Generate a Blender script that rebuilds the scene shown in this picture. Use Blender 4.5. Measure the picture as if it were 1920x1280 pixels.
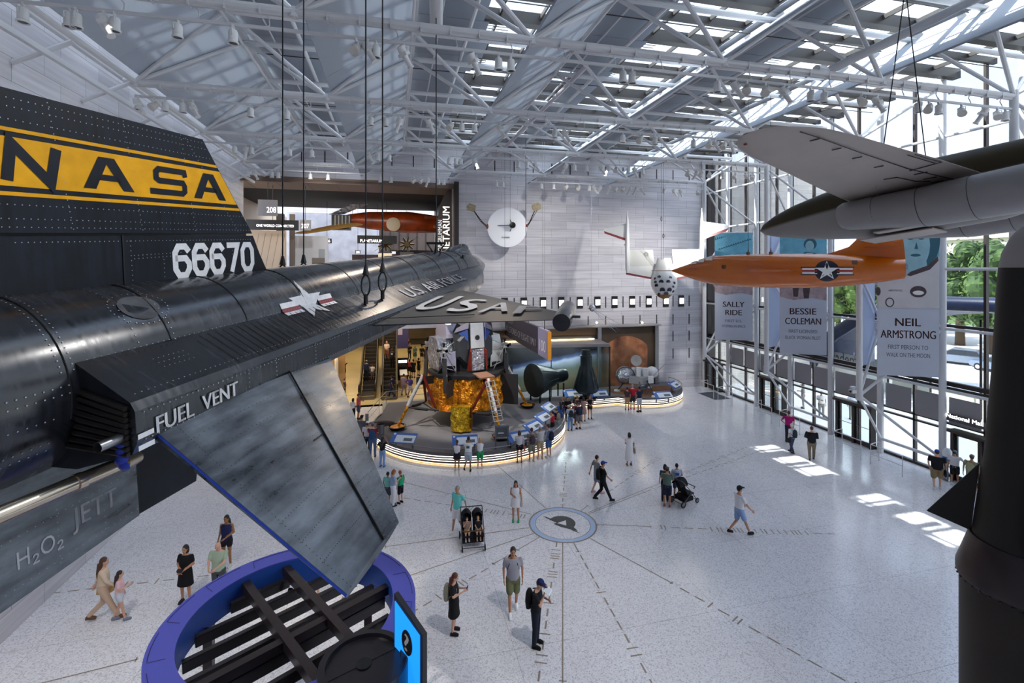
import bpy, bmesh, math, random
from mathutils import Vector, Matrix
sc = bpy.context.scene
for o in list(bpy.data.objects): bpy.data.objects.remove(o)
PI = math.pi; rnd = random.Random(7)
# ------------------------------------------------------------ camera
FP, YAW, HY, CH = 906.24, 0.2395, 505.2, 9.4          # focal length in pixels of a 1920 frame, heading, horizon row, eye height
cam = bpy.data.cameras.new('camera'); cam.sensor_width = 36; cam.lens = FP/1920*36
cam.shift_y = (HY-640)/1920; cam.clip_end = 2000; cam.clip_start = .05
co = bpy.data.objects.new('camera', cam); sc.collection.objects.link(co)
co.location = (0, 0, CH); co.rotation_euler = (PI/2, 0, -YAW); sc.camera = co
# ------------------------------------------------------------ sky, sun, exposure
sc.view_settings.view_transform = 'Standard'; sc.view_settings.look = 'None'
sc.view_settings.gamma = 1; sc.view_settings.use_curve_mapping = False
sc.view_settings.exposure = 1.32
SKY, SUN = 1.75, 7.0
w = bpy.data.worlds.new('sky'); sc.world = w; w.use_nodes = True; nt = w.node_tree; nt.nodes.clear()
def N(t, typ, **k):
    n = t.nodes.new('ShaderNode'+typ)
    for a, b in k.items():
        if a in n.inputs: n.inputs[a].default_value = b
        else: setattr(n, a, b)
    return n
def ramp(t, stops):
    r = N(t, 'ValToRGB'); e = r.color_ramp.elements
    e[0].position, e[0].color = stops[0][0], (*stops[0][1], 1); e[1].position, e[1].color = stops[1][0], (*stops[1][1], 1)
    for p, c in stops[2:]:
        q = e.new(p); q.color = (*c, 1)
    return r
tc = N(nt, 'TexCoord'); sx = N(nt, 'SeparateXYZ'); nt.links.new(tc.outputs['Generated'], sx.inputs[0])
gr = ramp(nt, [(0.0, (.84, .88, .95)), (.55, (.50, .64, .93)), (.12, (.74, .82, .95))]); nt.links.new(sx.outputs['Z'], gr.inputs[0])
nz = N(nt, 'TexNoise', Scale=3.2, Detail=6, Roughness=.62); nt.links.new(tc.outputs['Generated'], nz.inputs[0])
cr = ramp(nt, [(.42, (0, 0, 0)), (.6, (1, 1, 1))]); nt.links.new(nz.outputs[0], cr.inputs[0])
mx = N(nt, 'MixRGB'); nt.links.new(cr.outputs[0], mx.inputs[0]); nt.links.new(gr.outputs[0], mx.inputs[1]); mx.inputs[2].default_value = (1, 1, 1.02, 1)
bg = N(nt, 'Background', Strength=SKY); nt.links.new(mx.outputs[0], bg.inputs[0])
wo = N(nt, 'OutputWorld'); nt.links.new(bg.outputs[0], wo.inputs[0])
sl = bpy.data.lights.new('sun', 'SUN'); sl.energy = SUN; sl.angle = .009; sl.color = (1, .96, .9)
so = bpy.data.objects.new('sun', sl); sc.collection.objects.link(so)
so.rotation_euler = Vector((.52, -.33, -.79)).to_track_quat('-Z', 'Y').to_euler()
sc.cycles.max_bounces = 8; sc.cycles.diffuse_bounces = 4; sc.cycles.glossy_bounces = 3; sc.cycles.transmission_bounces = 3
sc.cycles.transparent_max_bounces = 12; sc.cycles.sample_clamp_indirect = 6; sc.cycles.caustics_reflective = False; sc.cycles.caustics_refractive = False
sc.cycles.use_adaptive_sampling = True; sc.cycles.adaptive_threshold = .02
def area(name, loc, size, power, col=(1, 1, 1), rot=(0, 0, 0), sy=None, spread=PI):
    l = bpy.data.lights.new(name, 'AREA'); l.energy = power; l.color = col; l.size = size; l.spread = spread
    if sy: l.shape = 'RECTANGLE'; l.size_y = sy
    o = bpy.data.objects.new(name, l); sc.collection.objects.link(o); o.location = loc; o.rotation_euler = rot; return o
def spot(name, loc, to, power, ang=40, col=(1, .93, .84), r=.06, blend=.5):
    l = bpy.data.lights.new(name, 'SPOT'); l.energy = power; l.color = col; l.spot_size = math.radians(ang); l.spot_blend = blend; l.shadow_soft_size = r
    o = bpy.data.objects.new(name, l); sc.collection.objects.link(o); o.location = loc
    o.rotation_euler = (Vector(to)-Vector(loc)).to_track_quat('-Z', 'Y').to_euler(); return o
for i, x in enumerate((-4, 4, 11, 18)): spot('track_lamp_wall', (x, 23.9, 14.7), (x+.5, 34.3, 9.5-2*(i%2)), 1500, 75, (1, .97, .93), .1, 1)
for x, y, to, p, a in ((-2, 23.9, (3.8, 28.2, 2), 2600, 32), (9, 18.1, (5, 27.5, 1.5), 3000, 26), (4, 18.1, (4.3, 28.5, 4), 2200, 24), (12, 23.9, (10, 32.4, 2), 500, 30), (18, 23.9, (17.7, 32.6, 1.5), 700, 26)): spot('track_lamp_exhibit', (x, y, 14.7), to, p, a, (1, .93, .82))
for x, y, to, p, a in ((-6, 12.3, (-4, 13, 0), 1500, 60), (-7, 6.5, (-5, 9, 0), 1500, 70), (2, 6.5, (-1.5, 10, 2.5), 900, 40), (6, 6.5, (3, 11, 0), 900, 55)): spot('track_lamp_floor', (x, y, 14.7), to, p, a, (1, .95, .9), .1, .9)
spot('track_lamp_plane', (5, 6.5, 14.7), (-2.6, 4.2, 8.6), 260, 34, (1, .97, .94), .08, .8); spot('track_lamp_plane', (3, 15.5, 14.9), (1.0, 8.6, 9.4), 150, 34, (1, .8, .6), .04, .6)
spot('track_lamp_gallery', (-5, 29.7, 14.7), (-5, 38, 12.5), 220, 60, (1, .95, .9), .1, .9)
spot('track_lamp_sign', (-2, 23.9, 14.7), (7.8, 27.5, 5.4), 1500, 40, (1, .97, .95), .08, .8)
area('lobby_fill', (-3.5, 42, 5.1), 14, 420, (1, .78, .5), sy=12); area('lobby_fill_far', (-1, 55, 5.1), 14, 260, (1, .8, .55), sy=10)  # warm area fill added under the lobby ceiling, no fixtures modelled
area('gallery_fill', (-4, 38, 15.3), 12, 200, (1, .86, .7), sy=4); area('gallery_far_fill', (-4, 56, 15.8), 14, 330, (.9, .95, 1), sy=10)  # added area fill, standing for soffit spots and the far skylight
area('shop_fill', (-2.5, 49, 11), 5, 90, (1, .75, .45), sy=1.5); area('cream_wall_fill', (-5.2, 37.6, 5.0), 3, 45, (1, .8, .55), sy=1)  # area lights added to warm the shop counter and the cream wall
area('case_fill', (11, 32.8, 3.95), 5, 110, (.9, .95, 1), sy=.6)  # area light added under the canopy to brighten the capsules
# ------------------------------------------------------------ where a point of the hall lies
CY, SY = math.cos(YAW), math.sin(YAW)
def cw(lat, up, dep): return Vector((lat*CY+dep*SY, -lat*SY+dep*CY, CH+up))     # right / up / ahead of the visitor on the balcony
def ray(x, y):
    l = (x-960)/FP; return Vector((l*CY+SY, -l*SY+CY, (HY-y)/FP))
def onfloor(x, y, z=0): d = ray(x, y); return Vector((0, 0, CH))+d*((z-CH)/d.z)
def onY(x, y, Y): d = ray(x, y); return Vector((0, 0, CH))+d*(Y/d.y)
def onX(x, y, X): d = ray(x, y); return Vector((0, 0, CH))+d*(X/d.x)
def atd(x, y, t): return Vector((0, 0, CH))+ray(x, y)*t
# ------------------------------------------------------------ materials
def lin(h):
    h = h.lstrip('#'); v = [int(h[i:i+2], 16)/255 for i in (0, 2, 4)]
    return tuple(c/12.92 if c <= .04045 else ((c+.055)/1.055)**2.4 for c in v)
MATS = {}
def M(name, col='#808080', r=.5, m=0, n=None, b=None, em=0, spec=.5, coat=0, col2=None):
    """Principled material; n=(scale, amount[, detail]) mottles the colour, b=(scale, strength) bumps it"""
    if name in MATS: return MATS[name]
    k = bpy.data.materials.new(name); k.use_nodes = True; t = k.node_tree; p = t.nodes['Principled BSDF']
    c = lin(col) if isinstance(col, str) else col
    p.inputs['Base Color'].default_value = (*c, 1); p.inputs['Roughness'].default_value = r; p.inputs['Metallic'].default_value = m
    p.inputs['Specular IOR Level'].default_value = spec; p.inputs['Coat Weight'].default_value = coat; p.inputs['Coat Roughness'].default_value = .08
    k.diffuse_color = (*c, 1)
    if em: p.inputs['Emission Color'].default_value = (*c, 1); p.inputs['Emission Strength'].default_value = em
    if n or b: tc = N(t, 'TexCoord')
    if n:
        x = N(t, 'TexNoise', Scale=n[0], Detail=n[2] if len(n) > 2 else 4); t.links.new(tc.outputs['Object'], x.inputs[0])
        c2 = lin(col2) if col2 else tuple(q*(1-n[1]) for q in c)
        rr = ramp(t, [(.3, c2), (.7, c)]); t.links.new(x.outputs[0], rr.inputs[0]); t.links.new(rr.outputs[0], p.inputs['Base Color'])
    if b:
        x = N(t, 'TexNoise', Scale=b[0], Detail=3); t.links.new(tc.outputs['Object'], x.inputs[0])
        bb = N(t, 'Bump', Strength=b[1], Distance=b[2] if len(b) > 2 else .02); t.links.new(x.outputs[0], bb.inputs['Height']); t.links.new(bb.outputs[0], p.inputs['Normal'])
    MATS[name] = k; return k
def glass(name, tint=(.93, .97, .98), refl=.08):
    if name in MATS: return MATS[name]
    k = bpy.data.materials.new(name); k.use_nodes = True; t = k.node_tree; t.nodes.clear()
    a = N(t, 'BsdfTransparent'); a.inputs[0].default_value = (*tint, 1); g = N(t, 'BsdfGlossy', Roughness=.02)
    lw = N(t, 'LayerWeight', Blend=.25); mm = N(t, 'Math', operation='MULTIPLY'); t.links.new(lw.outputs['Fresnel'], mm.inputs[0]); mm.inputs[1].default_value = refl*5
    s = N(t, 'MixShader'); t.links.new(mm.outputs[0], s.inputs[0]); t.links.new(a.outputs[0], s.inputs[1]); t.links.new(g.outputs[0], s.inputs[2])
    o = N(t, 'OutputMaterial'); t.links.new(s.outputs[0], o.inputs[0]); MATS[name] = k; return k
def translucent(name, col, f=.35):
    if name in MATS: return MATS[name]
    k = bpy.data.materials.new(name); k.use_nodes = True; t = k.node_tree; t.nodes.clear()
    a = N(t, 'BsdfDiffuse'); g = N(t, 'BsdfTranslucent'); a.inputs[0].default_value = (*lin(col), 1); g.inputs[0].default_value = (*lin(col), 1)
    s = N(t, 'MixShader', Fac=f); t.links.new(a.outputs[0], s.inputs[1]); t.links.new(g.outputs[0], s.inputs[2])
    o = N(t, 'OutputMaterial'); t.links.new(s.outputs[0], o.inputs[0]); MATS[name] = k; return k
def C(h, r=.75): return M('cloth_'+h.lstrip('#'), h, r, spec=.25)
def P(h, r=.45): return M('paint_'+h.lstrip('#'), h, r)
# ------------------------------------------------------------ mesh building
def frame(o, z, x=None):
    """matrix with local Z along z, local X near x"""
    z = Vector(z).normalized(); x = Vector(x) if x is not None else (Vector((1, 0, 0)) if abs(z.x) < .9 else Vector((0, 1, 0)))
    y = z.cross(x).normalized(); x = y.cross(z)
    m = Matrix((x, y, z)).transposed().to_4x4(); m.translation = Vector(o); return m
TXT = {}
def text2d(s, bold=0.0, space=1.0):
    """2-D triangulated lettering, cap height about .7, as (verts, faces, width)"""
    k = (s, bold, space)
    if k in TXT: return TXT[k]
    cu = bpy.data.curves.new('t', 'FONT'); cu.body = s; cu.space_character = space; cu.resolution_u = 3
    o = bpy.data.objects.new('t', cu); sc.collection.objects.link(o); dg = bpy.context.evaluated_depsgraph_get()
    me = bpy.data.meshes.new_from_object(o.evaluated_get(dg)); vs = [(v.co.x, v.co.y) for v in me.vertices]; fs = [tuple(f.vertices) for f in me.polygons]
    if bold >= .006: n = len(vs); vs = [(x-bold, y) for x, y in vs]+[(x+bold, y) for x, y in vs]; fs = fs+[tuple(i+n for i in f) for f in fs]
    bpy.data.objects.remove(o); bpy.data.curves.remove(cu); bpy.data.meshes.remove(me)
    x0 = min(v[0] for v in vs); x1 = max(v[0] for v in vs); y0 = min(v[1] for v in vs); y1 = max(v[1] for v in vs)
    TXT[k] = ([(x-x0, y-y0) for x, y in vs], fs, x1-x0, y1-y0); return TXT[k]
class MB:
    def __init__(s): s.v = []; s.f = []; s.mi = []; s.m = 0; s.T = Matrix(); s.st = []
    def push(s, m): s.st.append(s.T.copy()); s.T = s.T @ m; return s
    def pop(s): s.T = s.st.pop(); return s
    def add(s, vs, fs, m=None):
        b = len(s.v); s.v += [s.T @ Vector(p) for p in vs]; s.f += [[i+b for i in f] for f in fs]; s.mi += [s.m if m is None else m]*len(fs); return s
    def box(s, c, d, rz=0, R=None):
        x, y, z = d[0]/2, d[1]/2, d[2]/2; q = R if R is not None else Matrix.Rotation(rz, 3, 'Z'); c = Vector(c)
        vs = [c+q @ Vector((i*x, j*y, k*z)) for k in (-1, 1) for j in (-1, 1) for i in (-1, 1)]
        return s.add(vs, [(0, 2, 3, 1), (4, 5, 7, 6), (0, 1, 5, 4), (2, 6, 7, 3), (0, 4, 6, 2), (1, 3, 7, 5)])
    def beam(s, a, b, w, h, up=(0, 0, 1)):
        a, b = Vector(a), Vector(b); d = b-a; L = d.length; z = d.normalized(); u = Vector(up)
        if abs(z.dot(u)) > .98: u = Vector((1, 0, 0))
        x = u.cross(z).normalized(); y = z.cross(x)
        return s.box((a+b)/2, (w, h, L), R=Matrix((x, y, z)).transposed())
    def loft(s, rings, caps=True, closed=True, loop=False):
        n = len(rings[0]); vs = [p for r in rings for p in r]; fs = []
        for i in range(len(rings)-(0 if loop else 1)):
            a, b = i*n, ((i+1) % len(rings))*n
            for j in range(n if closed else n-1): k = (j+1) % n; fs.append((a+j, a+k, b+k, b+j))
        if caps and not loop: fs.append(tuple(range(n))[::-1]); fs.append(tuple(range((len(rings)-1)*n, len(rings)*n)))
        return s.add(vs, fs)
    def tube(s, a, b, r, r2=None, n=8, caps=True):
        F = frame(a, Vector(b)-Vector(a)); L = (Vector(b)-Vector(a)).length; r2 = r if r2 is None else r2
        return s.loft([[F @ Vector((q*math.cos(2*PI*i/n), q*math.sin(2*PI*i/n), z)) for i in range(n)] for q, z in ((r, 0), (r2, L))], caps)
    def path(s, pts, r, n=6, loop=False, caps=True):
        pts = [Vector(p) for p in pts]; rings = []; prev = None; L = len(pts)
        for i, p in enumerate(pts):
            d = (pts[(i+1) % L]-pts[i-1]) if loop or 0 < i < L-1 else (pts[1]-pts[0] if i == 0 else pts[-1]-pts[-2])
            d = d.normalized(); x = prev-d*prev.dot(d) if prev is not None else (Vector((0, 0, 1)).cross(d) if abs(d.z) < .95 else Vector((1, 0, 0)))
            x = x.normalized(); prev = x; y = d.cross(x); q = r[i] if isinstance(r, (list, tuple)) else r
            rings.append([p+x*q*math.cos(2*PI*j/n)+y*q*math.sin(2*PI*j/n) for j in range(n)])
        return s.loft(rings, caps, loop=loop)
    def lathe(s, prof, n=24, F=None, caps=True, a0=0, a1=2*PI):
        F = F if F is not None else Matrix(); full = abs(a1-a0-2*PI) < 1e-6; k = n if full else n+1
        rings = [[F @ Vector((r*math.cos(a0+(a1-a0)*i/n), r*math.sin(a0+(a1-a0)*i/n), z)) for i in range(k)] for r, z in prof]
        return s.loft(rings, caps and full, closed=full)
    def ell(s, c, r, n=12, m=8, R=None):
        c = Vector(c); r = (r,)*3 if isinstance(r, (int, float)) else r; q = R if R is not None else Matrix.Identity(3)
        rings = [[c+q @ Vector((r[0]*math.sin(PI*i/m)*math.cos(2*PI*j/n), r[1]*math.sin(PI*i/m)*math.sin(2*PI*j/n), -r[2]*math.cos(PI*i/m))) for j in range(n)] for i in range(1, m)]
        b = len(s.v); s.loft(rings, False); t = len(s.v)
        s.v += [s.T @ (c+q @ Vector((0, 0, -r[2]))), s.T @ (c+q @ Vector((0, 0, r[2])))]
        for j in range(n): k = (j+1) % n; s.f += [[b+k, b+j, t], [t-n+j, t-n+k, t+1]]; s.mi += [s.m]*2
        return s
    def prism(s, pts, z0, z1, F=None):
        F = F if F is not None else Matrix(); n = len(pts)
        return s.loft([[F @ Vector((x, y, z)) for x, y in pts] for z in (z0, z1)])
    def poly(s, pts): return s.add(pts, [tuple(range(len(pts)))])
    def quad(s, a, b, c, d): return s.add([a, b, c, d], [(0, 1, 2, 3)])
    def text(s, t, h, F, bold=.004, align='c', w=None, fn=None, space=1.0):
        """lettering of cap height h in the XY plane of F (origin at the baseline); w fits a width; fn maps (x, y) to a point"""
        vs, fs, W, H0 = text2d(t, bold, space); k = h/.7 if h else 1; kx = (w/W) if w else k
        ox = {'c': -W*kx/2, 'l': 0, 'r': -W*kx}[align]
        if fn: return s.add([fn(x*kx+ox, y*k) for x, y in vs], fs)
        return s.add([F @ Vector((x*kx+ox, y*k, 0)) for x, y in vs], fs)
    def build(s, name, mats, parent=None, ang=35, fix=True, col=None):
        me = bpy.data.meshes.new(name); me.from_pydata([tuple(p) for p in s.v], [], s.f)
        for k in (mats if isinstance(mats, (list, tuple)) else [mats]): me.materials.append(k)
        me.polygons.foreach_set('material_index', s.mi)
        if fix:
            bm = bmesh.new(); bm.from_mesh(me); bmesh.ops.recalc_face_normals(bm, faces=bm.faces); bm.to_mesh(me); bm.free()
        if ang: me.shade_smooth(); me.set_sharp_from_angle(angle=math.radians(ang))
        me.update(); o = bpy.data.objects.new(name, me); sc.collection.objects.link(o)
        if parent is not None: o.parent = parent
        return o
def tag(o, label=None, cat=None, group=None, kind=None):
    if label: o['label'] = label
    if cat: o['category'] = cat
    if group: o['group'] = group
    if kind: o['kind'] = kind
    return o
def thing(name, label, cat, loc=(0, 0, 0), rz=0, group=None, mat=None):
    o = bpy.data.objects.new(name, None); sc.collection.objects.link(o); o.empty_display_size = .1
    if mat is not None: o.matrix_world = mat
    else: o.location = loc; o.rotation_euler = (0, 0, rz)
    return tag(o, label, cat, group)
def kids(o): return [c for c in ALLCH.get(o.name, [])]
def copy_tree(o, parent=None):
    c = o.copy(); sc.collection.objects.link(c)
    if parent is not None: c.parent = parent
    for ch in o.children: copy_tree(ch, c)
    return c
def struct(o, kind='structure'): o['kind'] = kind; return o
# ============================================================ the hall
XL, XG, XI, YB = -9.6, 24.24, 21.17, 34.33             # left wall, glass wall columns, inner columns, back wall
NX = [-8.165+5.865*k for k in range(6)]; TY = [29.75-5.81*k for k in range(7)]
ZC, ZT, RW = 15.49, 17.6, 2.95                          # bottom chord, top chords, reach of a ceiling plate
white = M('white_steel', '#cfcfd1', .38); white2 = M('white_steel_old', '#c4c4c6', .45)
bronze = M('bronze_frame', '#3a3230', .45, .3); dark = M('black_metal', '#17171a', .45, .2); steel = M('brushed_steel', '#9a9a9c', .32, .9, b=(40, .05))
gl = glass('clear_glass')
def stone(name, ax, c1, c2, sx=1.9, sy=.62):
    k = bpy.data.materials.new(name); k.use_nodes = True; t = k.node_tree; p = t.nodes['Principled BSDF']; p.inputs['Roughness'].default_value = .62; p.inputs['Specular IOR Level'].default_value = .3
    tc = N(t, 'TexCoord'); s = N(t, 'SeparateXYZ'); t.links.new(tc.outputs['Object'], s.inputs[0]); c = N(t, 'CombineXYZ')
    t.links.new(s.outputs[ax], c.inputs[0]); t.links.new(s.outputs['Z'], c.inputs[1])
    b = N(t, 'TexBrick', Scale=1.0); b.inputs['Brick Width'].default_value = sx; b.inputs['Row Height'].default_value = sy; b.inputs['Mortar Size'].default_value = .008; b.inputs['Bias'].default_value = 0
    b.inputs['Color1'].default_value = (*lin(c1), 1); b.inputs['Color2'].default_value = (*lin(c2), 1); b.inputs['Mortar'].default_value = (*lin('#8e8c8f'), 1); b.offset = .37
    t.links.new(c.outputs[0], b.inputs[0])
    mp = N(t, 'Mapping'); mp.inputs['Scale'].default_value = (.25, .25, 5); t.links.new(tc.outputs['Object'], mp.inputs[0])
    z = N(t, 'TexNoise', Scale=1.6, Detail=5); t.links.new(mp.outputs[0], z.inputs[0]); r = ramp(t, [(.3, (.8, .79, .8)), (.7, (1.03, 1.02, 1.03))]); t.links.new(z.outputs[0], r.inputs[0])
    mm = N(t, 'MixRGB', blend_type='MULTIPLY', Fac=1); t.links.new(b.outputs[0], mm.inputs[1]); t.links.new(r.outputs[0], mm.inputs[2]); t.links.new(mm.outputs[0], p.inputs['Base Color'])
    return k
lime = stone('limestone_blocks', 'X', '#dad7da', '#c9c6ca'); limeL = stone('limestone_side', 'Y', '#d4d1d3', '#c3c0c2')
# floor: polished white terrazzo
k = bpy.data.materials.new('terrazzo'); k.use_nodes = True; t = k.node_tree; p = t.nodes['Principled BSDF']; p.inputs['Roughness'].default_value = .16; p.inputs['Specular IOR Level'].default_value = .55
tc = N(t, 'TexCoord'); v = N(t, 'TexVoronoi', Scale=38); t.links.new(tc.outputs['Object'], v.inputs[0])
r = ramp(t, [(0, lin('#bdbbc0')), (.3, lin('#e2e0e2')), (.9, lin('#efedef'))])
sv = N(t, 'SeparateXYZ'); t.links.new(v.outputs['Color'], sv.inputs[0]); t.links.new(sv.outputs[0], r.inputs[0])
z = N(t, 'TexNoise', Scale=.35, Detail=3); t.links.new(tc.outputs['Object'], z.inputs[0]); r2 = ramp(t, [(.3, (.9, .9, .91)), (.7, (1, 1, 1))]); t.links.new(z.outputs[0], r2.inputs[0])
bk = N(t, 'TexBrick', Scale=1.0); bk.offset = 0; bk.inputs['Brick Width'].default_value = 2.9; bk.inputs['Row Height'].default_value = 2.9; bk.inputs['Mortar Size'].default_value = .006
for q in ('Color1', 'Color2'): bk.inputs[q].default_value = (1, 1, 1, 1)
bk.inputs['Mortar'].default_value = (.6, .6, .6, 1); t.links.new(tc.outputs['Object'], bk.inputs[0])
m1 = N(t, 'MixRGB', blend_type='MULTIPLY', Fac=1); m2 = N(t, 'MixRGB', blend_type='MULTIPLY', Fac=1)
t.links.new(r.outputs[0], m1.inputs[1]); t.links.new(r2.outputs[0], m1.inputs[2]); t.links.new(m1.outputs[0], m2.inputs[1]); t.links.new(bk.outputs[0], m2.inputs[2]); t.links.new(m2.outputs[0], p.inputs['Base Color'])
terrazzo = k
b = MB(); b.box(((XL+XG+.5)/2, 12.5, -.15), (XG-XL+1.3, 45, .3)); struct(b.build('floor', terrazzo))
# ---- back wall with the lobby opening below and the gallery opening above
OX, OZ0, OZ1 = 4.09, 7.75, 15.47; LX, LZ = 6.75, 5.3
b = MB()
b.box(((OX+XG+.4)/2, YB+.25, (LZ+19.5)/2), (XG+.4-OX, .5, 19.5-LZ)); b.box(((LX+XG+.4)/2, YB+.25, LZ/2), (XG+.4-LX, .5, LZ))
b.box(((XL+OX)/2, YB+.25, (OZ1+19.5)/2), (OX-XL, .5, 19.5-OZ1)); b.box(((XL+OX)/2, YB+.25, (LZ+OZ0)/2), (OX-XL, .5, OZ0-LZ))
wb = struct(b.build('wall_back', lime))
sl_ = MB()
LXs = [onY(px, 563, YB).x for px in (910, 946, 982, 1018, 1052, 1087, 1120, 1152, 1185, 1216, 1248, 1277)]
stp = (LXs[-1]-LXs[1])/10
for i in range(-2, 12): sl_.box((LXs[1]+stp*(i-.5), YB-.005, 6.9), (.07, .03, .86))
for i in range(4, 11): sl_.box((LXs[1]+stp*(i+.5), YB-.005, 5.45), (.07, .03, .8))
for i in (9, 10):
    for z in (4.1, 2.72): sl_.box((LXs[1]+stp*(i+.5), YB-.005, z), (.07, .03, .8))
for i in range(-14, 16): sl_.box((LXs[1]+stp*(i+.5), YB-.005, 16.9), (.07, .03, .8))
sl_.build('slot', dark, wb)
lampm = M('lamp_glow', '#fff6ea', .5, em=3.2)
g0 = thing('wall_light', '', 'wall light', (0, 0, 0), 0, 'square recessed lights in the back wall row')
b = MB(); b.box((0, -.02, 0), (.5, .06, .9)); b.build('frame', dark, g0); b = MB(); b.box((.02, -.06, .0), (.36, .04, .42)); b.build('diffuser', lampm, g0)
ords = ['first', 'second', 'third', 'fourth', 'fifth', 'sixth', 'seventh', 'eighth', 'ninth', 'tenth', 'eleventh', 'twelfth', 'thirteenth', 'fourteenth', 'fifteenth', 'sixteenth', 'seventeenth', 'eighteenth', 'nineteenth', 'twentieth', 'twenty-first', 'twenty-second', 'twenty-third', 'twenty-fourth']
for i in range(12):
    o = g0 if i == 0 else copy_tree(g0); o.location = (LXs[i], YB, 6.9); o['label'] = 'square recessed light in the stone back wall, %s from the glass wall' % ords[11-i]
# ---- left wall, wall behind the balcony
b = MB(); b.box((XL-.25, 12.5, 9.7), (.5, 45, 19.6)); struct(b.build('wall_left', limeL))
b = MB(); b.box(((XL+XG)/2, -10, 9.7), (XG-XL+1, .5, 19.6)); struct(b.build('wall_front', lime))
# ---- roof trusses
def truss(i, y):
    o = bpy.data.objects.new('roof_truss', None); sc.collection.objects.link(o); struct(o)
    b = MB(); b.tube((NX[0]-.3, y, ZC), (XI, y, ZC), .1, n=10)
    for k in range(40): x = NX[0]+k*.735; b.box((x, y, ZC-.05), (.035, .2, .2))
    for x in NX: b.tube((x, y, ZC-.14), (x, y, ZC+.1), .11, .09, n=10)
    b.build('bottom_chord', white, o)
    b = MB()
    for s in (-1, 1): b.tube((NX[0]-1.4, y+s*1.1, ZT), (XG, y+s*1.1, ZT), .1, n=10)
    b.build('top_chord', white, o)
    b = MB()
    for x in NX:
        for s in (-1, 1):
            if x > NX[0]+1: b.tube((x, y, ZC), (x-5.865+RW, y+s*1.1, ZT), .07, n=8)
            if x < XI-1: b.tube((x, y, ZC), (x+RW, y+s*1.1, ZT), .07, n=8)
            else: b.tube((x, y, ZC), (XG, y+s*1.1, ZT), .062, n=8)
    b.build('web', white, o)
    b = MB(); b.box(((NX[0]+XI)/2, y, ZC-.46), (XI-NX[0], .055, .075)); b.box(((NX[0]+XI)/2, y, ZC-.12), (XI-NX[0], .07, .05))
    for k in range(20):
        x = NX[0]+.8+k*1.47; b.path([(x, y, ZC-.08), (x+.1, y+.1, ZC-.2), (x+.12, y+.05, ZC-.36), (x+.05, y, ZC-.46)], .014, 5)
    b.build('light_rail', white2, o); return o
for i, y in enumerate(TY[:6]): truss(i, y)
# ---- sloping ceiling plates between the node lines, each bay a panel
plate = translucent('ceiling_fabric', '#b9bec6', .3)
for n in range(5):
    b = MB()
    for j in range(8):
        y1 = TY[0]+2.9+1.6-j*5.81; y0 = y1-5.81; y1 = min(y1, YB-.05)
        if j == 7: y0 = -9.7
        x0 = NX[n]+.12; z0 = ZC+.22
        b.box(((x0+NX[n]+RW)/2, (y0+y1)/2, (z0+ZT+.1)/2), (math.hypot(RW-.12, ZT+.1-z0), y1-y0-.02, .06), R=Matrix.Rotation(-math.atan2(ZT+.1-z0, RW-.12), 3, 'Y'))
    struct(b.build('ceiling', plate, ang=0))
    b = MB(); b.box((NX[n]+RW+.03, 12, ZT+.12), (.14, 44, .2)); b.tube((NX[n]+RW-.05, -9.7, ZT-.12), (NX[n]+RW-.05, YB, ZT-.12), .05); struct(b.build('trim_%d' % (n+1), white))
# ---- roof glazing: bars, glass, grey roller blinds
skf = M('skylight_frame', '#2b2624', .5); blind = translucent('grey_blind', '#9a9fa8', .09)
RZ = 18.25
for n in range(6):
    xa = (NX[n-1]+RW) if n else XL; xb = NX[n]+RW if n < 5 else XG+.6
    o = bpy.data.objects.new('window_%d' % (n+1), None); sc.collection.objects.link(o); struct(o)
    b = MB(); y = -9.6; k = 0
    while y < YB:
        b.box(((xa+xb)/2, y, RZ), (xb-xa, .16 if k % 2 else .34, .26 if k % 2 else .42)); y += 1.4525; k += 1
    for x in [xa+(xb-xa)*f for f in (0, .25, .5, .75)]: b.box((x, 12.3, RZ+.05), (.07, 44.4, .16))
    b.build('frame', skf, o)
    b = MB(); b.box(((xa+xb)/2, 12.3, RZ+.16), (xb-xa, 44.4, .012)); b.build('pane', gl, o)
    b = MB(); k = 0; y = -9.6
    while y < YB-.2:
        ln = [2.5, 2.3, 2.5, 2.75][(k*7+n*3) % 4]
        if n == 0: ln = xb-xa
        if n == 5: ln = 1.2
        
        
        if n == 3 and 17 < y < 29 and k % 4 != 3: b.box((xa+2.1, y+.73, RZ-.22), (1.4, 1.43, .02)); b.box((xa+.5, y+.3, RZ-.2), (1.6, .35, .02))
        elif n: b.box((xa-.12+(ln+.2)/2, y+.73, RZ-.22), (ln+.2, 1.43, .02))
        y += 1.4525; k += 1
    if n: b.build('blind', blind, o)
    b = MB(); y = -9.6; k = 0
    while y < YB-.2:                                    # louvre blades and rods between blind and gutter
        for q in range(3):
            b.box((xa+2.0+(k % 2)*.3, y+.25+q*.2, RZ-.12), (2.2, .1, .02), R=Matrix.Rotation(.6, 3, 'X'))
        b.tube((xa+.1, y+1.0, RZ-.5), (xb-.1, y+1.0, RZ-.5), .02, n=6)
        y += 2.905; k += 1
    b.build('louvre', skf, o)
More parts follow.
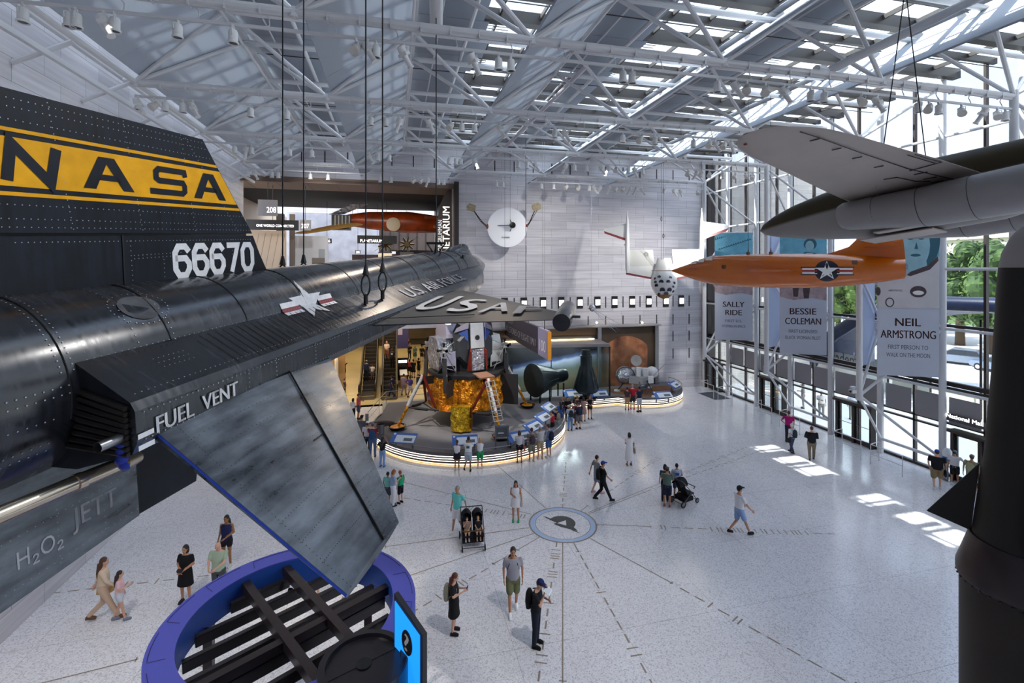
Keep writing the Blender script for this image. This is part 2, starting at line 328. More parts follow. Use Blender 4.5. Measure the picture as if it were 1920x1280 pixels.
# side wall above the left chord and the longitudinal tubes and rods under the ridges
b = MB()
for x in NX[:1]:
    b.tube((x, -9, ZC), (x, YB, ZC), .09); b.box((x-.55, 12, ZC-.5), (.12, 44, .14)); b.tube((x-.9, -9, ZC+.5), (x-.9, YB, ZC+.5), .1)
    for k in range(15): y = -8+k*2.9; b.tube((XL, y, ZC-.75), (x-.1, y, ZC-.05), .07)
for n in range(1, 5):
    x = NX[n-1]+RW
    for dx, dz in ((.9, .3), (1.05, .45), (1.9, .15)): b.tube((x+dx, -9, ZT+dz), (x+dx, YB, ZT+dz), .03 if dx < 1.5 else .075)
struct(b.build('trim_6', white))
# ---- glass wall on the right
OYs = [31.23-2.904*k for k in range(-1, 12)]
gw = bpy.data.objects.new('wall_right', None); sc.collection.objects.link(gw); struct(gw)
for y in OYs:
    b = MB(); b.tube((XG, y, 0), (XG, y, 18), .14, n=12); b.build('column', white, gw)
XM = XG+.35
b = MB()
for y in OYs:
    for d in (.2, -1.45): b.box((XM, y+d, 9), (.16, .1, 18.4))
b.build('mullion', bronze, gw)
b = MB()
for z in (3.95, 6.72, 9.42, 15.42, 12.6): b.tube((XG, -3, z), (XG, YB, z), .065, n=8)
for y in OYs[1::2]: b.tube((XG, y, .75), (XG, y-2.904*1, .75), .075, n=8)
b.build('rail', white, gw)
b = MB()
for z in (4.0, 6.85): b.box((XM-.1, 15.5, z), (.22, 37, .13)); 
b.box((XM, 15.5, 4.2), (.2, 37, .2)); b.box((XM, 15.5, 2.4), (.16, 37, .09)); b.box((XM, 15.5, 2.12), (.16, 37, .08)); b.box((XM, 15.5, .06), (.2, 37, .12))
b.build('transom', bronze, gw)
b = MB(); b.box((XM+.05, 15.5, 11.2), (.012, 37.6, 14.2)); b.build('pane', glass('tinted_glass', (.58, .61, .64), .08), gw); b = MB(); b.box((XM+.05, 15.5, 2.05), (.012, 37.6, 4.1)); b.build('pane', gl, gw)  # upper pane tint added to dim the bright sky outside; lower pane clear
grey = M('grey_shade', '#8f8d92', .7)
for i, y in enumerate(OYs[1:9]):
    b = MB()
    for d in (-.05, -1.5): b.box((XM-.12, y+d-.68, 3.03), (.03, 1.24, 1.2))
    b.build('shade', grey, gw)
b = MB(); b.box((XM+.1, YB-.3, 9), (.7, .5, 18)); b.build('corner_post', bronze, gw)
# inner wall truss: hanging inner columns tied back to the glass columns
for i, y in enumerate(TY[:5]):
    o = bpy.data.objects.new('wall_truss', None); sc.collection.objects.link(o); struct(o)
    b = MB(); b.tube((XI, y, 3.4), (XI, y, ZC+.2), .125, n=12); b.tube((XI, y, 3.3), (XI, y, 3.75), .15, n=12); b.build('inner_column', white, o)
    b = MB()
    for s in (-1, 1):
        yo = y+s*1.452
        for z0, z1 in ((3.5, 6.72), (3.5, .75), (9.3, 6.72), (9.3, 12.4), (15.3, 12.4)): b.tube((XI, y, z0), (XG, yo, z1), .062, n=8)
    b.build('web', white, o)
# ---- doors in the glass wall
def door(i, y0, y1, h=2.08, open_=0):
    o = bpy.data.objects.new('door_%d' % i, None); sc.collection.objects.link(o); struct(o); x = XM-.25; w = y1-y0
    b = MB()
    for y in (y0, (y0+y1)/2, y1): b.box((x, y, h/2), (.34, .11, h))
    b.box((x, (y0+y1)/2, h+.05), (.5, w+.3, .12)); b.build('frame', bronze, o)
    for s in (0, 1):
        ya, yb = (y0+.06, (y0+y1)/2-.06) if s == 0 else ((y0+y1)/2+.06, y1-.06)
        b = MB(); b.box((x-.02, ya+.04, h/2), (.05, .08, h-.04)); b.box((x-.02, yb-.04, h/2), (.05, .08, h-.04)); b.box((x-.02, (ya+yb)/2, .13), (.05, yb-ya, .24)); b.box((x-.02, (ya+yb)/2, h-.08), (.05, yb-ya, .12))
        l = b.build('door_leaf', bronze, o); b = MB(); b.box((x-.02, (ya+yb)/2, h/2), (.012, yb-ya-.1, h-.3)); b.build('pane', gl, l)
        b = MB(); b.tube((x-.09, ya+.08, 1.0), (x-.09, yb-.08, 1.0), .018, n=6); b.build('push_bar', steel, l)
door(1, 32.2, 33.9); door(2, 26.0, 27.9); door(3, 20.1, 22.1); door(4, 14.2, 16.3, 2.15); door(5, 9, 11)
b = MB(); b.box((XM-.3, 33.05, 1.2), (.5, 2.2, 2.4))
# slim handrails standing on the floor before the doors
for i, (xa, ya) in enumerate([(22.6, 32.2), (22.6, 30.2), (22.4, 26.4), (22.4, 24.3), (22.4, 20.6), (22.4, 18.6)]):
    o = thing('handrail', 'low white tubular floor rail before the glass doors, %s from the back wall' % ords[i], 'handrail', (xa, ya, 0), 0, 'floor rails before the doors')
    b = MB(); b.path([(0, 0, 0), (0, 0, .95), (0, -1.5, .95), (0, -1.5, 0)], .022, 6); b.build('frame', white, o)
    b = MB(); b.path([(0, 0, .95), (.75, .2, .95), (.75, .2, 0)], .022, 6); b.tube((0, -1.5, .5), (0, 0, .5), .018, n=6); b.build('side_rail', white, o)
# ============================================================ black rocket plane hung beside the balcony
def stroke(mb, pts, wd, F, closed=False):
    """flat mitred stroke in the XY plane of F (F is a matrix or a function of x, y)"""
    fn = F if callable(F) else (lambda x, y: F @ Vector((x, y, 0)))
    P_ = [Vector(p) for p in pts]; n = len(P_); L = []; Rr = []
    for i, p in enumerate(P_):
        d0 = (p-P_[i-1]).normalized() if (i or closed) else None; d1 = (P_[(i+1) % n]-p).normalized() if (i < n-1 or closed) else None
        d0 = d0 if d0 is not None else d1; d1 = d1 if d1 is not None else d0
        n0 = Vector((-d0.y, d0.x)); n1 = Vector((-d1.y, d1.x)); m = (n0+n1).normalized(); k = wd/2/max(.45, m.dot(n0))
        L.append(fn(*(p+m*k))); Rr.append(fn(*(p-m*k)))
    b = 2*n; mb.add(L+Rr, [(i, (i+1) % n, n+(i+1) % n, n+i) for i in range(n if closed else n-1)])
OCT = {'6': [[(.95, .78), (.72, .95), (.28, .95), (.07, .75), (.07, .25), (.28, .05), (.72, .05), (.93, .25), (.93, .42), (.72, .58), (.07, .58)]],
       '7': [[(.02, .95), (.9, .95), (.35, 0)]], '0': [[(.28, .05), (.72, .05), (.93, .25), (.93, .75), (.72, .95), (.28, .95), (.07, .75), (.07, .25)]]}
def octnum(mb, s, x0, x1, y0, y1, wd, fn, gap=.22):
    n = len(s); cwid = (x1-x0)/(n+gap*(n-1))
    for i, ch in enumerate(s):
        ox = x0+i*cwid*(1+gap)
        for st in OCT[ch]: stroke(mb, [(ox+p[0]*cwid, y0+p[1]*(y1-y0)) for p in st], wd, fn, ch == '0')
ax = cw(.1876, .072, 1)-Vector((0, 0, CH)); ax.normalize()
xf = frame(cw(-3.3, -.715, 5.2), Vector((0, 0, 1)).cross(ax).cross(ax)*-1, ax)
xp = thing('rocket_plane', 'long black rocket plane with yellow-banded tail fin hanging beside the balcony', 'aircraft', mat=xf)
def skinmat(name, col, col2, r, sc_=1.4, str_=(.35, 9, 9), sp=.75):
    k = bpy.data.materials.new(name); k.use_nodes = True; t = k.node_tree; p = t.nodes['Principled BSDF']; p.inputs['Specular IOR Level'].default_value = sp
    tc = N(t, 'TexCoord'); z = N(t, 'TexNoise', Scale=sc_, Detail=8, Roughness=.65); t.links.new(tc.outputs['Object'], z.inputs[0])
    mp = N(t, 'Mapping'); mp.inputs['Scale'].default_value = str_; t.links.new(tc.outputs['Object'], mp.inputs[0]); y = N(t, 'TexNoise', Scale=3, Detail=4); t.links.new(mp.outputs[0], y.inputs[0])
    m = N(t, 'Math', operation='MULTIPLY'); t.links.new(z.outputs[0], m.inputs[0]); t.links.new(y.outputs[0], m.inputs[1])
    c = ramp(t, [(.12, lin(col)), (.42, lin(col2))]); t.links.new(m.outputs[0], c.inputs[0]); t.links.new(c.outputs[0], p.inputs['Base Color'])
    q = ramp(t, [(.1, (r-.08,)*3), (.45, (r+.14,)*3)]); t.links.new(m.outputs[0], q.inputs[0]); t.links.new(q.outputs[0], p.inputs['Roughness']); return k
xk = skinmat('rocket_black', '#0c0e12', '#2a2d35', .22, 1.4, (9, .6, .6)); xk2 = skinmat('rocket_black_fin', '#06080d', '#181e2b', .42, 2.2, (6, 6, .6), .22)
xg = skinmat('rocket_grey_tail', '#262b31', '#7e8892', .33, 2.0, (.8, 3, 3)); xdk = M('engine_bay', '#1c1512', .6); rv = M('rivet_bright', '#9da1a8', .4, .3)
wht = M('stencil_white', '#e9e9ea', .5, n=(14, .18)); yel = M('band_yellow', '#f3ae0c', .5, n=(7, .2), spec=.2); lgrey = M('stencil_grey', '#8e9299', .5); redp = M('insignia_red', '#7e2733', .5)
R_ = lambda s, y, z: Vector((s, -y, z))
def dots(mb, pts, nrm, r=.0055, m=1):
    for p, nn in zip(pts, nrm):
        F = frame(p+nn*.004, nn); mb.add([F @ Vector((r*math.cos(a*PI/3), r*math.sin(a*PI/3), 0)) for a in range(6)], [tuple(range(6))], m)
def lerp(a, b, f): return a+(b-a)*f
def row(mb, a, b, nn, gap=.045, m=1, r=.0055):
    a, b = Vector(a), Vector(b); n = max(2, int((b-a).length/gap)); dots(mb, [a+(b-a)*i/n for i in range(n+1)], [Vector(nn)]*(n+1), r, m)
FP_ = [(-3.2, .62), (-2.6, .67), (-1.8, .665), (0, .655), (4, .655), (7.5, .655), (8.6, .64), (9.6, .57), (10.5, .46), (11.3, .3), (12.0, .15), (12.45, .02)]
def fr(s):
    for (a, ra), (b, rb) in zip(FP_, FP_[1:]):
        if a <= s <= b: return ra+(rb-ra)*(s-a)/(b-a)
    return .6
b = MB(); b.lathe([(r, s) for s, r in FP_], 48, frame((0, 0, 0), (1, 0, 0)))
def fpt(s, a, off=0): return R_(s, (fr(s)+off)*math.cos(a), (fr(s)+off)*math.sin(a))
def fdir(a): return R_(0, math.cos(a), math.sin(a))
b.m = 2
for s in (-1.84, -1.02, -.12, .9, 2.2, 3.4, 4.6, 6.0, 7.4, 8.2): b.path([fpt(s, a*PI/24, .002) for a in range(-2, 26)], .006, 4)
b.m = 1
for s, g in ((-1.88, .04), (-1.8, .04), (-1.3, .06), (-.98, .05), (.86, .06)):
    ag = [q*g/.66 for q in range(int(.28*.66/g), int(2.4*.66/g))]; dots(b, [fpt(s, a) for a in ag], [fdir(a) for a in ag])
for a in (.02, .1): ag = [-3.1+q*.05 for q in range(26)]; dots(b, [fpt(s, a) for s in ag], [fdir(a)]*26)
for a in (-.55, -.46, -.2): ag = [-3.1+q*.05 for q in range(24)]; dots(b, [fpt(s, a) for s in ag], [fdir(a)]*24)
ag = [-1.75+q*.05 for q in range(45)]; dots(b, [fpt(s, .27) for s in ag], [fdir(.27)]*45)
for q in range(30):                                        # oval of fasteners round a scuffed hatch
    t_ = 2*PI*q/30; dots(b, [fpt(-1.12+.24*math.cos(t_), .83+.26*math.sin(t_))], [fdir(.83+.26*math.sin(t_))])
ov = [(-1.12+.17*math.cos(2*PI*q/24), .83+.2*math.sin(2*PI*q/24)) for q in range(24)]; b.m = 3; b.poly([fpt(s, a, .005) for s, a in ov])
b.build('fuselage', [xk, rv, M('seam', '#0a0a0c', .7), M('scuffed_hatch', '#55565a', .6, n=(9, .5))], xp)
b = MB(); b.ell((9.25, 0, .42), (1.25, .3, .36), 20, 12); b.build('canopy', [xk], xp)
b = MB(); b.box(R_(8.35, .45, .5), (.2, .05, .06)); b.build('probe_stub', dark, xp)
b = MB(); b.ell((9.75, 0, .62), (.4, .2, .2), 12, 8); b.build('windscreen', M('dark_glass', '#1b2228', .08), xp)
for q in range(3): pass
# side fairings
def fairing(sg):
    b = MB(); rings = []
    for s, k in ((-1.78, 1), (0, 1), (3, 1), (6, 1), (7.4, .95), (8.6, .72), (9.4, .35), (9.9, .05)):
        r0 = fr(s); yj, zj = r0*.95, r0*.3; w = .47*k; zt = lerp(zj, -.04, k) if k < 1 else -.06+.03*(s+1.8)/9
        rings.append([R_(s, sg*y, z) for y, z in ((yj-.3, zj), (yj, zj), (yj+w*.93, zt+.0), (yj+w, zt-.06), (yj+w, zt-.28), (yj+w*.9, zt-.36), (yj-.05, zt-.5), (yj-.3, zt-.5))])
    b.loft(rings)
    if sg > 0:
        for y, z, nn in ((.66, .205, (0, -.5, .87)), (1.04, -.02, (0, -.5, .87)), (1.105, -.14, (0, -1, 0)), (1.105, -.33, (0, -1, 0))): row(b, R_(-1.72, y, z), R_(3.5, y, z+.02), nn, .05)
        for s in (-.72, -.35, .3, 1.0): row(b, R_(s, 1.105, -.12), R_(s, 1.105, -.36), (0, -1, 0), .04)
        for i in range(7):
            for j in range(3): dots(b, [R_(-1.35+i*.045, .8+j*.05, .12-j*.027)], [Vector((0, -.5, .87))], .004)
        b.m = 2
        for s in [-.8+.09*q for q in range(26)]: b.box(R_(s, .87, .09), (.006, .4, .004), R=Matrix.Rotation(.52, 3, 'X'))
    o = b.build('side_fairing', [xk, rv, M('seam', '#0a0a0c')], xp, ang=28); return o
fr_ = fairing(1); fairing(-1)
b = MB()                                                  # ribbed end plate inside the open rear of the fairing
for i in range(9): b.tube(R_(-1.79, .45, .06-i*.055), R_(-1.79, 1.04, -.1-i*.04), .02, n=6)
b.build('ribbed_bulkhead', xdk, fr_)
b = MB(); b.tube(R_(-1.95, .99, -.3), R_(-1.7, .99, -.3), .035, n=14, caps=False); b.build('vent_pipe', steel, fr_)
b = MB()                                                  # blue tape where the pipe leaves
for i in range(6): b.ell(R_(-1.79, .98+.02*math.sin(i*3), -.35-.03*i), (.02, .05, .03), 8, 6)
b.build('blue_tape', M('blue_tape', '#2a3fae', .5), fr_)
b = MB()
fv = lambda x, y: R_(-1.64+x, 1.112, -.325+.03*x+y)
b.text('FUEL  VENT', .12, None, .02, 'l', .78, fn=fv)
for i, z in enumerate((-.3, -.38)): b.add([fv(-.14, z+.33-.015), fv(-.02, z+.33-.015), fv(-.02, z+.33+.02), fv(-.14, z+.33+.02)], [(0, 1, 2, 3)])
b.build('lettering', wht, fr_)
def surf(s, v):                                           # v up from the seam between fuselage (v > 0) and fairing top (v < 0)
    r0 = fr(s)
    if v >= 0: a = .31+v/r0; return R_(s, (r0+.006)*math.cos(a), (r0+.006)*math.sin(a))
    k = -v/.54; yj, zj = r0*.95, r0*.3; return R_(s, yj+.44*k+.003, lerp(zj, -.05+.03*(s+1.8)/9, k)+.006)
def onsurf(mb, pts, n=6):                                 # small polygon draped by fan subdivision
    c = (sum(p[0] for p in pts)/len(pts), sum(p[1] for p in pts)/len(pts))
    for i in range(len(pts)):
        a, q = pts[i], pts[(i+1) % len(pts)]
        for k in range(n):
            f0, f1 = k/n, (k+1)/n; L = lambda p, f: (c[0]+(p[0]-c[0])*f, c[1]+(p[1]-c[1])*f)
            if k == 0: mb.add([surf(*c), surf(*L(a, f1)), surf(*L(q, f1))], [(0, 1, 2)])
            else: mb.add([surf(*L(a, f0)), surf(*L(a, f1)), surf(*L(q, f1)), surf(*L(q, f0))], [(0, 1, 2, 3)])
b = MB(); cs, cv_ = .95, .04; star = [(cs+(.34 if i % 2 == 0 else .135)*math.sin(i*PI/5), cv_+(.34 if i % 2 == 0 else .135)*math.cos(i*PI/5)) for i in range(10)]
onsurf(b, star)
for sg in (-1, 1):
    for v0, v1, m in ((-.09, -.03, 0), (-.03, .035, 1), (.035, .1, 0)):
        b.m = m; x0, x1 = cs+sg*.2, cs+sg*.52
        for k in range(4):
            xa, xb = lerp(x0, x1, k/4), lerp(x0, x1, (k+1)/4); b.add([surf(xa, v0), surf(xb, v0), surf(xb, v1), surf(xa, v1)], [(0, 1, 2, 3)])
b.build('star_insignia', [wht, redp], xp)
b = MB(); b.text('U.S. AIR FORCE', .3, None, .016, 'l', 3.4, fn=lambda x, y: surf(3.3+x, -.46+y)); b.build('air_force_lettering', lgrey, fr_)
# upper fin, a wedge
def fin(pts, name, mat, t0=.03, t1=.1, par=xp):
    b = MB(); smax = 1.0
    hw = lambda s: lerp(t0, t1, min(1, max(0, (smax-s)/3.6)))
    b.loft([[Vector((s, sg*hw(s), z)) for s, z in pts] for sg in (-1, 1)]); return b, hw
b, hw = fin([(-2.7, .3), (-2.7, 1.075), (.755, 1.075), (.86, .85), (1.08, .45), (.9, .3)], 'x', xk2)
def ffn(s, z, off=.004): return Vector((s, -hw(s)-off, z))
for s0, z0, s1, z1 in ((-1.7, 1.03, .7, 1.03), (-.8, .9, -.3, .91), (-.8, .87, -.3, .88), (-.5, .5, .6, .63), (-.83, .55, -.83, 1.03), (-.5, .6, -.5, .85), (0, .6, 0, 1.03), (.4, .62, .4, 1.03)): row(b, ffn(s0, z0, 0), ffn(s1, z1, 0), (0, -1, 0), .04, r=.0045)
b.m = 2; b.beam(ffn(-.9, 1.08, 0), ffn(-.91, .5, 0), .014, .01); b.m = 0
o = b.build('lower_fin', [xk2, rv, M('seam', '#0a0a0c')], xp)
b = MB(); octnum(b, '66670', -.385, .735, .665, .985, .062, ffn); b.build('number', wht, o)
b, hw = fin([(-2.7, 1.1), (-2.7, 2.13), (.06, 2.09), (.745, 1.1)], 'x', xk2)
for z in (2.05, 1.99, 1.9, 1.3, 1.2, 1.14): row(b, ffn(-2, z, 0), ffn(.06+(2.09-z)*.66, z, 0), (0, -1, 0), .045, r=.0045)
for s in (-1.3, -.7, -.1): row(b, ffn(s, 1.13, 0), ffn(s-.12, 2.08, 0), (0, -1, 0), .045, r=.0045)
row(b, ffn(-.16, 2.06, 0), ffn(.5, 1.13, 0), (0, -1, 0), .04, r=.0045)
o = b.build('upper_fin', [xk2, rv], xp)
b = MB()
le = lambda z: .06+(2.09-z)*.69-.01
for z0, z1, m in ((1.815, 1.842, 0), (1.43, 1.777, 0), (1.362, 1.39, 0)):
    for k in range(8):
        f0, f1 = k/8, (k+1)/8; b.add([ffn(lerp(-2.7, le(z), f), z) for z, f in ((z0, f0), (z0, f1), (z1, f1), (z1, f0))], [(0, 1, 2, 3)])
b.build('yellow_band', yel, o)
b = MB()
f2 = lambda s, z: ffn(s, z, .008)
stroke(b, [(-1.72, 1.468), (-1.68, 1.735), (-1.44, 1.475), (-1.385, 1.74)], .075, f2)
def letA(x0, x1):
    xm = (x0+x1)/2-.03
    b.add([f2(x, z) for x, z in ((x0, 1.465), (x0+.1, 1.465), (xm+.01, 1.68), (x1-.1, 1.465), (x1, 1.465), (xm+.08, 1.735), (xm-.055, 1.735))], [(0, 1, 2, 6), (2, 3, 4, 5), (2, 5, 6)])
    b.add([f2(x, z) for x, z in ((x0+.12, 1.54), (x1-.12, 1.54), (x1-.15, 1.59), (x0+.16, 1.59))], [(0, 1, 2, 3)])
letA(-1.2, -.76); letA(-.1, .34)
stroke(b, [(-.2, 1.66), (-.21, 1.708), (-.5, 1.708), (-.53, 1.68), (-.53, 1.62), (-.5, 1.6), (-.23, 1.6), (-.21, 1.57), (-.21, 1.52), (-.24, 1.495), (-.6, 1.495)], .056, f2)
b.build('lettering', xk2, o)
b = MB(); b.box((-1.0, 0, 1.09), (3.3, .06, .1)); b.build('fin_gap_filler', M('seam', '#0a0a0c'), xp)  # dark block added to keep bright background out of the fin gap
# ventral fin
b, hw = fin([(-2.6, -.55), (-.95, -.55), (-.95, -1.43), (-1.95, -1.52), (-2.6, -1.56)], 'x', xg, .09, .12)
for z in (-1.0, -1.36): row(b, ffn(-1.95, z-.06, 0), ffn(-.97, z, 0), (0, -1, 0), .05, r=.0045)
for s in (-1.6, -1.25): row(b, ffn(s, -1.0, 0), ffn(s, -1.42, 0), (0, -1, 0), .05, r=.0045)
o = b.build('ventral_fin', [xg, rv], xp)
b = MB(); b.text('H₂O₂', .13, None, .004, 'l', .3, fn=lambda x, y: ffn(-1.87+x, -1.32+y)); b.build('lettering', M('ventral_stencil', '#c3c6cc', .5), o); b = MB(); b.text('JETT', .16, None, .006, 'l', .36, fn=lambda x, y: ffn(-1.5+x, -1.27+y)); b.build('lettering', M('ventral_stencil', '#c3c6cc', .5), o)
b, hw = fin([(-.94, -.5), (-.1, -.5), (-.3, -1.45), (-.94, -1.43)], 'x', xk, .05, .12); b.build('ventral_fin_front', [xk2], xp)
# chrome jettison pipe under the fairing
b = MB(); b.tube(R_(-3.1, .78, -.5), R_(-1.62, .78, -.575), .052, n=16); b.tube(R_(-1.62, .78, -.575), R_(-1.5, .78, -.58), .065, .045, n=16); b.tube(R_(-1.95, .78, -.56), R_(-1.9, .78, -.563), .06, n=16)
b.tube(R_(-3.1, .7, -.56), R_(-1.95, .72, -.62), .018, n=8); b.build('jettison_pipe', M('chrome_pipe', '#c9b9a4', .2, .95), xp)
# wings
def wing(sg):
    b = MB(); rings = []
    for f in (0, 1):
        y = lerp(.9, 3.6, f); le_, te, z, t_ = lerp(6.3, 2.5, f), lerp(1.72, 1.86, f), lerp(-.19, -.08, f), lerp(.1, .03, f)
        c = le_-te; rings.append([R_(te+c*u, sg*y, z+d*t_) for u, d in ((1, 0), (.9, .5), (.6, .9), (.3, .6), (0, .1), (0, -.1), (.3, -.5), (.6, -.8), (.9, -.5))])
    b.loft(rings); b.m = 1; b.beam(R_(2.0, 1.0, -.135) if sg > 0 else R_(2.0, -1, -.135), R_(2.2, sg*2.4, -.085), .012, .01)
    o = b.build('wing', [M('wing_black', '#26282d', .42, n=(3, .35), col2='#3b3936'), M('seam', '#0a0a0c')], xp)
    if sg > 0:
        def wf(x, y):                                     # x outward along the span, y forward
            f = (x-.9)/2.7; le_, te, z, t_ = lerp(6.3, 2.5, f), lerp(1.72, 1.86, f), lerp(-.19, -.08, f), lerp(.1, .03, f); u = min(1, max(0, (y-te)/(le_-te)))
            h = .1+(.5*u/.3 if u < .3 else .5+.3*(u-.3)/.3 if u < .6 else .8-.4*(u-.6)/.3); return R_(y, x, z+h*t_+.03)
        b = MB()
        for ch, x0, x1, y0, y1 in (('U', 1.2, 1.7, 2.65, 4.1), ('S', 1.85, 2.3, 2.45, 3.6), ('A', 2.4, 2.85, 2.35, 3.2), ('F', 2.95, 3.32, 2.18, 2.8)):
            vs, fs, W, H0 = text2d(ch, .02); b.add([wf(x0+x/W*(x1-x0), y0+y/H0*(y1-y0)) for x, y in vs], fs)
        b.build('lettering', M('wing_stencil', '#96989c', .5), o)
        b = MB(); b.lathe([(.02, 1.72), (.115, 1.72), (.125, 1.8), (.125, 2.9), (.1, 3.0), (.02, 3.02)], 20, Matrix.Translation((0, -3.68, -.09)) @ frame((0, 0, 0), (1, 0, 0))); b.tube(R_(2.2, 3.6, -.09), R_(2.2, 3.9, -.09), .02); b.build('tip_pod', xk, o)
wing(1); wing(-1)
# all-moving tailplanes, drooping outward
def tailplane(sg):
    b = MB(); rings = []
    for y, le_, te, z, t_ in ((.95, .78, -1.58, -.31, .07), (2.7, -1.175, -1.93, -1.1, .03)):
        c = le_-te; rings.append([R_(te+c*u, sg*y, z+d*t_) for u, d in ((1, 0), (.8, .6), (.5, 1), (.2, .8), (0, .5), (0, -.5), (.2, -.8), (.5, -1), (.8, -.6))])
    b.loft(rings)
    if sg > 0:
        tp = lambda u, v: R_(lerp(lerp(-1.58, -1.93, v), lerp(.78, -1.175, v), u), lerp(.95, 2.7, v), lerp(-.31, -1.1, v)+lerp(.07, .03, v)*(.5+1.7*u if u < .3 else 1-.15*abs(u-.5) if u < .7 else 1-2.4*(u-.7))+.004)
        nn = R_(0, .41, .91)
        for v in [.08+.1*q for q in range(9)]:
            pts = [tp(.05+.9*q/40, v) for q in range(41)]; dots(b, pts, [nn]*41, .004, 2)
        for u in (.06, .72, .93): pts = [tp(u, q/60) for q in range(61)]; dots(b, pts, [nn]*61, .004, 2 if u != .93 else 1)
        b.m = 2; b.path([tp(.66-.0*v, v) for v in [q/12 for q in range(13)]], .009, 4); b.path([tp(.66-.1*v, .5+0*v) for v in (0, 1)], .004, 4)
        b.m = 3; b.path([tp(0, v/10)-R_(0, 0, .02) for v in range(11)], .011, 4)  # blue light from the ring canopy, painted along the trailing edge
    b.build('tailplane', [xg, rv, M('seam', '#0a0a0c'), M('blue_light_edge', '#3154c8', .4)], xp)
tailplane(1); tailplane(-1)
b = MB(); b.box(R_(-2.45, .66, -.2), (.3, .01, .16)); b.build('warning_placard', wht, xp)
# hoist cables: cable, socket, long link
def hoist(p, top, label, link=True):
    p = xf @ p; o = thing('hoist_cable', label, 'suspension cable', p); h = top-p.z; b = MB(); b.tube((0, 0, .5), (0, 0, h), .011, n=6); b.build('cable', dark, o)
    b = MB(); b.tube((0, 0, .42), (0, 0, .56), .05, .02, n=10); b.build('socket', dark, o)
    b = MB(); b.path([(.06*math.sin(a*PI/8), 0, .27+(.15 if math.cos(a*PI/8) > 0 else .15)*math.cos(a*PI/8)) for a in range(16)], .014, 6, loop=True); b.build('chain_link', dark, o)
    b = MB(); b.tube((0, 0, 0), (0, 0, .12), .03, n=8); b.path([(0, .035*math.sin(a*PI/6), .12+.05*math.cos(a*PI/6)) for a in range(12)], .01, 5, loop=True); b.build('shackle', dark, o); return o
hoist(R_(1.96, .85, .08), 17.6, 'dark hoist cable with long link on the black plane, nearer the tail fin')
hoist(R_(2.5, .85, .08), 17.6, 'dark hoist cable with long link on the black plane, next toward its nose')
hoist(R_(2.4, -.8, .2), 17.6, 'dark hoist cable on the far side of the black plane, nearest the tail fin')
hoist(R_(2.95, -.8, .2), 17.6, 'dark hoist cable on the far side of the black plane, just right of its twin')
o = thing('hoist_cable', 'thin dark cable holding the cockpit end of the black plane', 'suspension cable', xf @ R_(7.4, 0, .6)); b = MB(); b.tube((0, 0, .3), (0, 0, 8), .014, n=6); b.build('cable', dark, o)
b = MB(); b.box((0, 0, .27), (.5, .06, .06)); b.tube((0, 0, 0), (0, 0, .27), .06, .03); 
for s in (-1, 1): b.beam((s*.22, 0, .25), (s*.05, .1, 0), .03, .03)
b.build('lifting_frame', dark, o)
# ============================================================ the other aircraft and spacecraft in the air
def camframe(lat, up, dep, fwd):                          # local X forward (lat, up, dep), Z up
    f = cw(*fwd)-Vector((0, 0, CH)); f.normalize(); z = Vector((0, 0, 1)); z = (z-f*z.dot(f)).normalized()
    return frame(cw(lat, up, dep), z, f)
def zsplit(name, hi, lo, z0, band, r=.45, slope=0):
    k = bpy.data.materials.new(name); k.use_nodes = True; t = k.node_tree; p = t.nodes['Principled BSDF']; p.inputs['Roughness'].default_value = r; p.inputs['Specular IOR Level'].default_value = .25
    tc = N(t, 'TexCoord'); s = N(t, 'SeparateXYZ'); t.links.new(tc.outputs['Object'], s.inputs[0])
    a = N(t, 'MapRange'); a.inputs['From Min'].default_value = z0-band; a.inputs['From Max'].default_value = z0+band
    if slope:
        m = N(t, 'Math', operation='MULTIPLY_ADD'); t.links.new(s.outputs['X'], m.inputs[0]); m.inputs[1].default_value = slope; t.links.new(s.outputs['Z'], m.inputs[2]); t.links.new(m.outputs[0], a.inputs['Value'])
    else: t.links.new(s.outputs['Z'], a.inputs['Value'])
    q = N(t, 'MixRGB'); q.inputs[1].default_value = (*lin(lo), 1); q.inputs[2].default_value = (*lin(hi), 1); t.links.new(a.outputs[0], q.inputs[0]); t.links.new(q.outputs[0], p.inputs['Base Color']); return k
def eloft(mb, secs, n=28):                                # sections (x, cz, ry, rz)
    mb.loft([[Vector((x, ry*math.cos(2*PI*i/n), cz+rz*math.sin(2*PI*i/n))) for i in range(n)] for x, cz, ry, rz in secs])
def foil(mb, secs, up=(0, 0, 1)):                         # sections (leading point, trailing point, thickness)
    u = Vector(up); prof = [(0, 0), (.06, .45), (.25, 1), (.6, .75), (1, .06), (1, -.06), (.6, -.5), (.25, -.8), (.06, -.45)]
    mb.loft([[Vector(a)+(Vector(b_)-Vector(a))*c+u*(d*t_/2) for c, d in prof] for a, b_, t_ in secs])
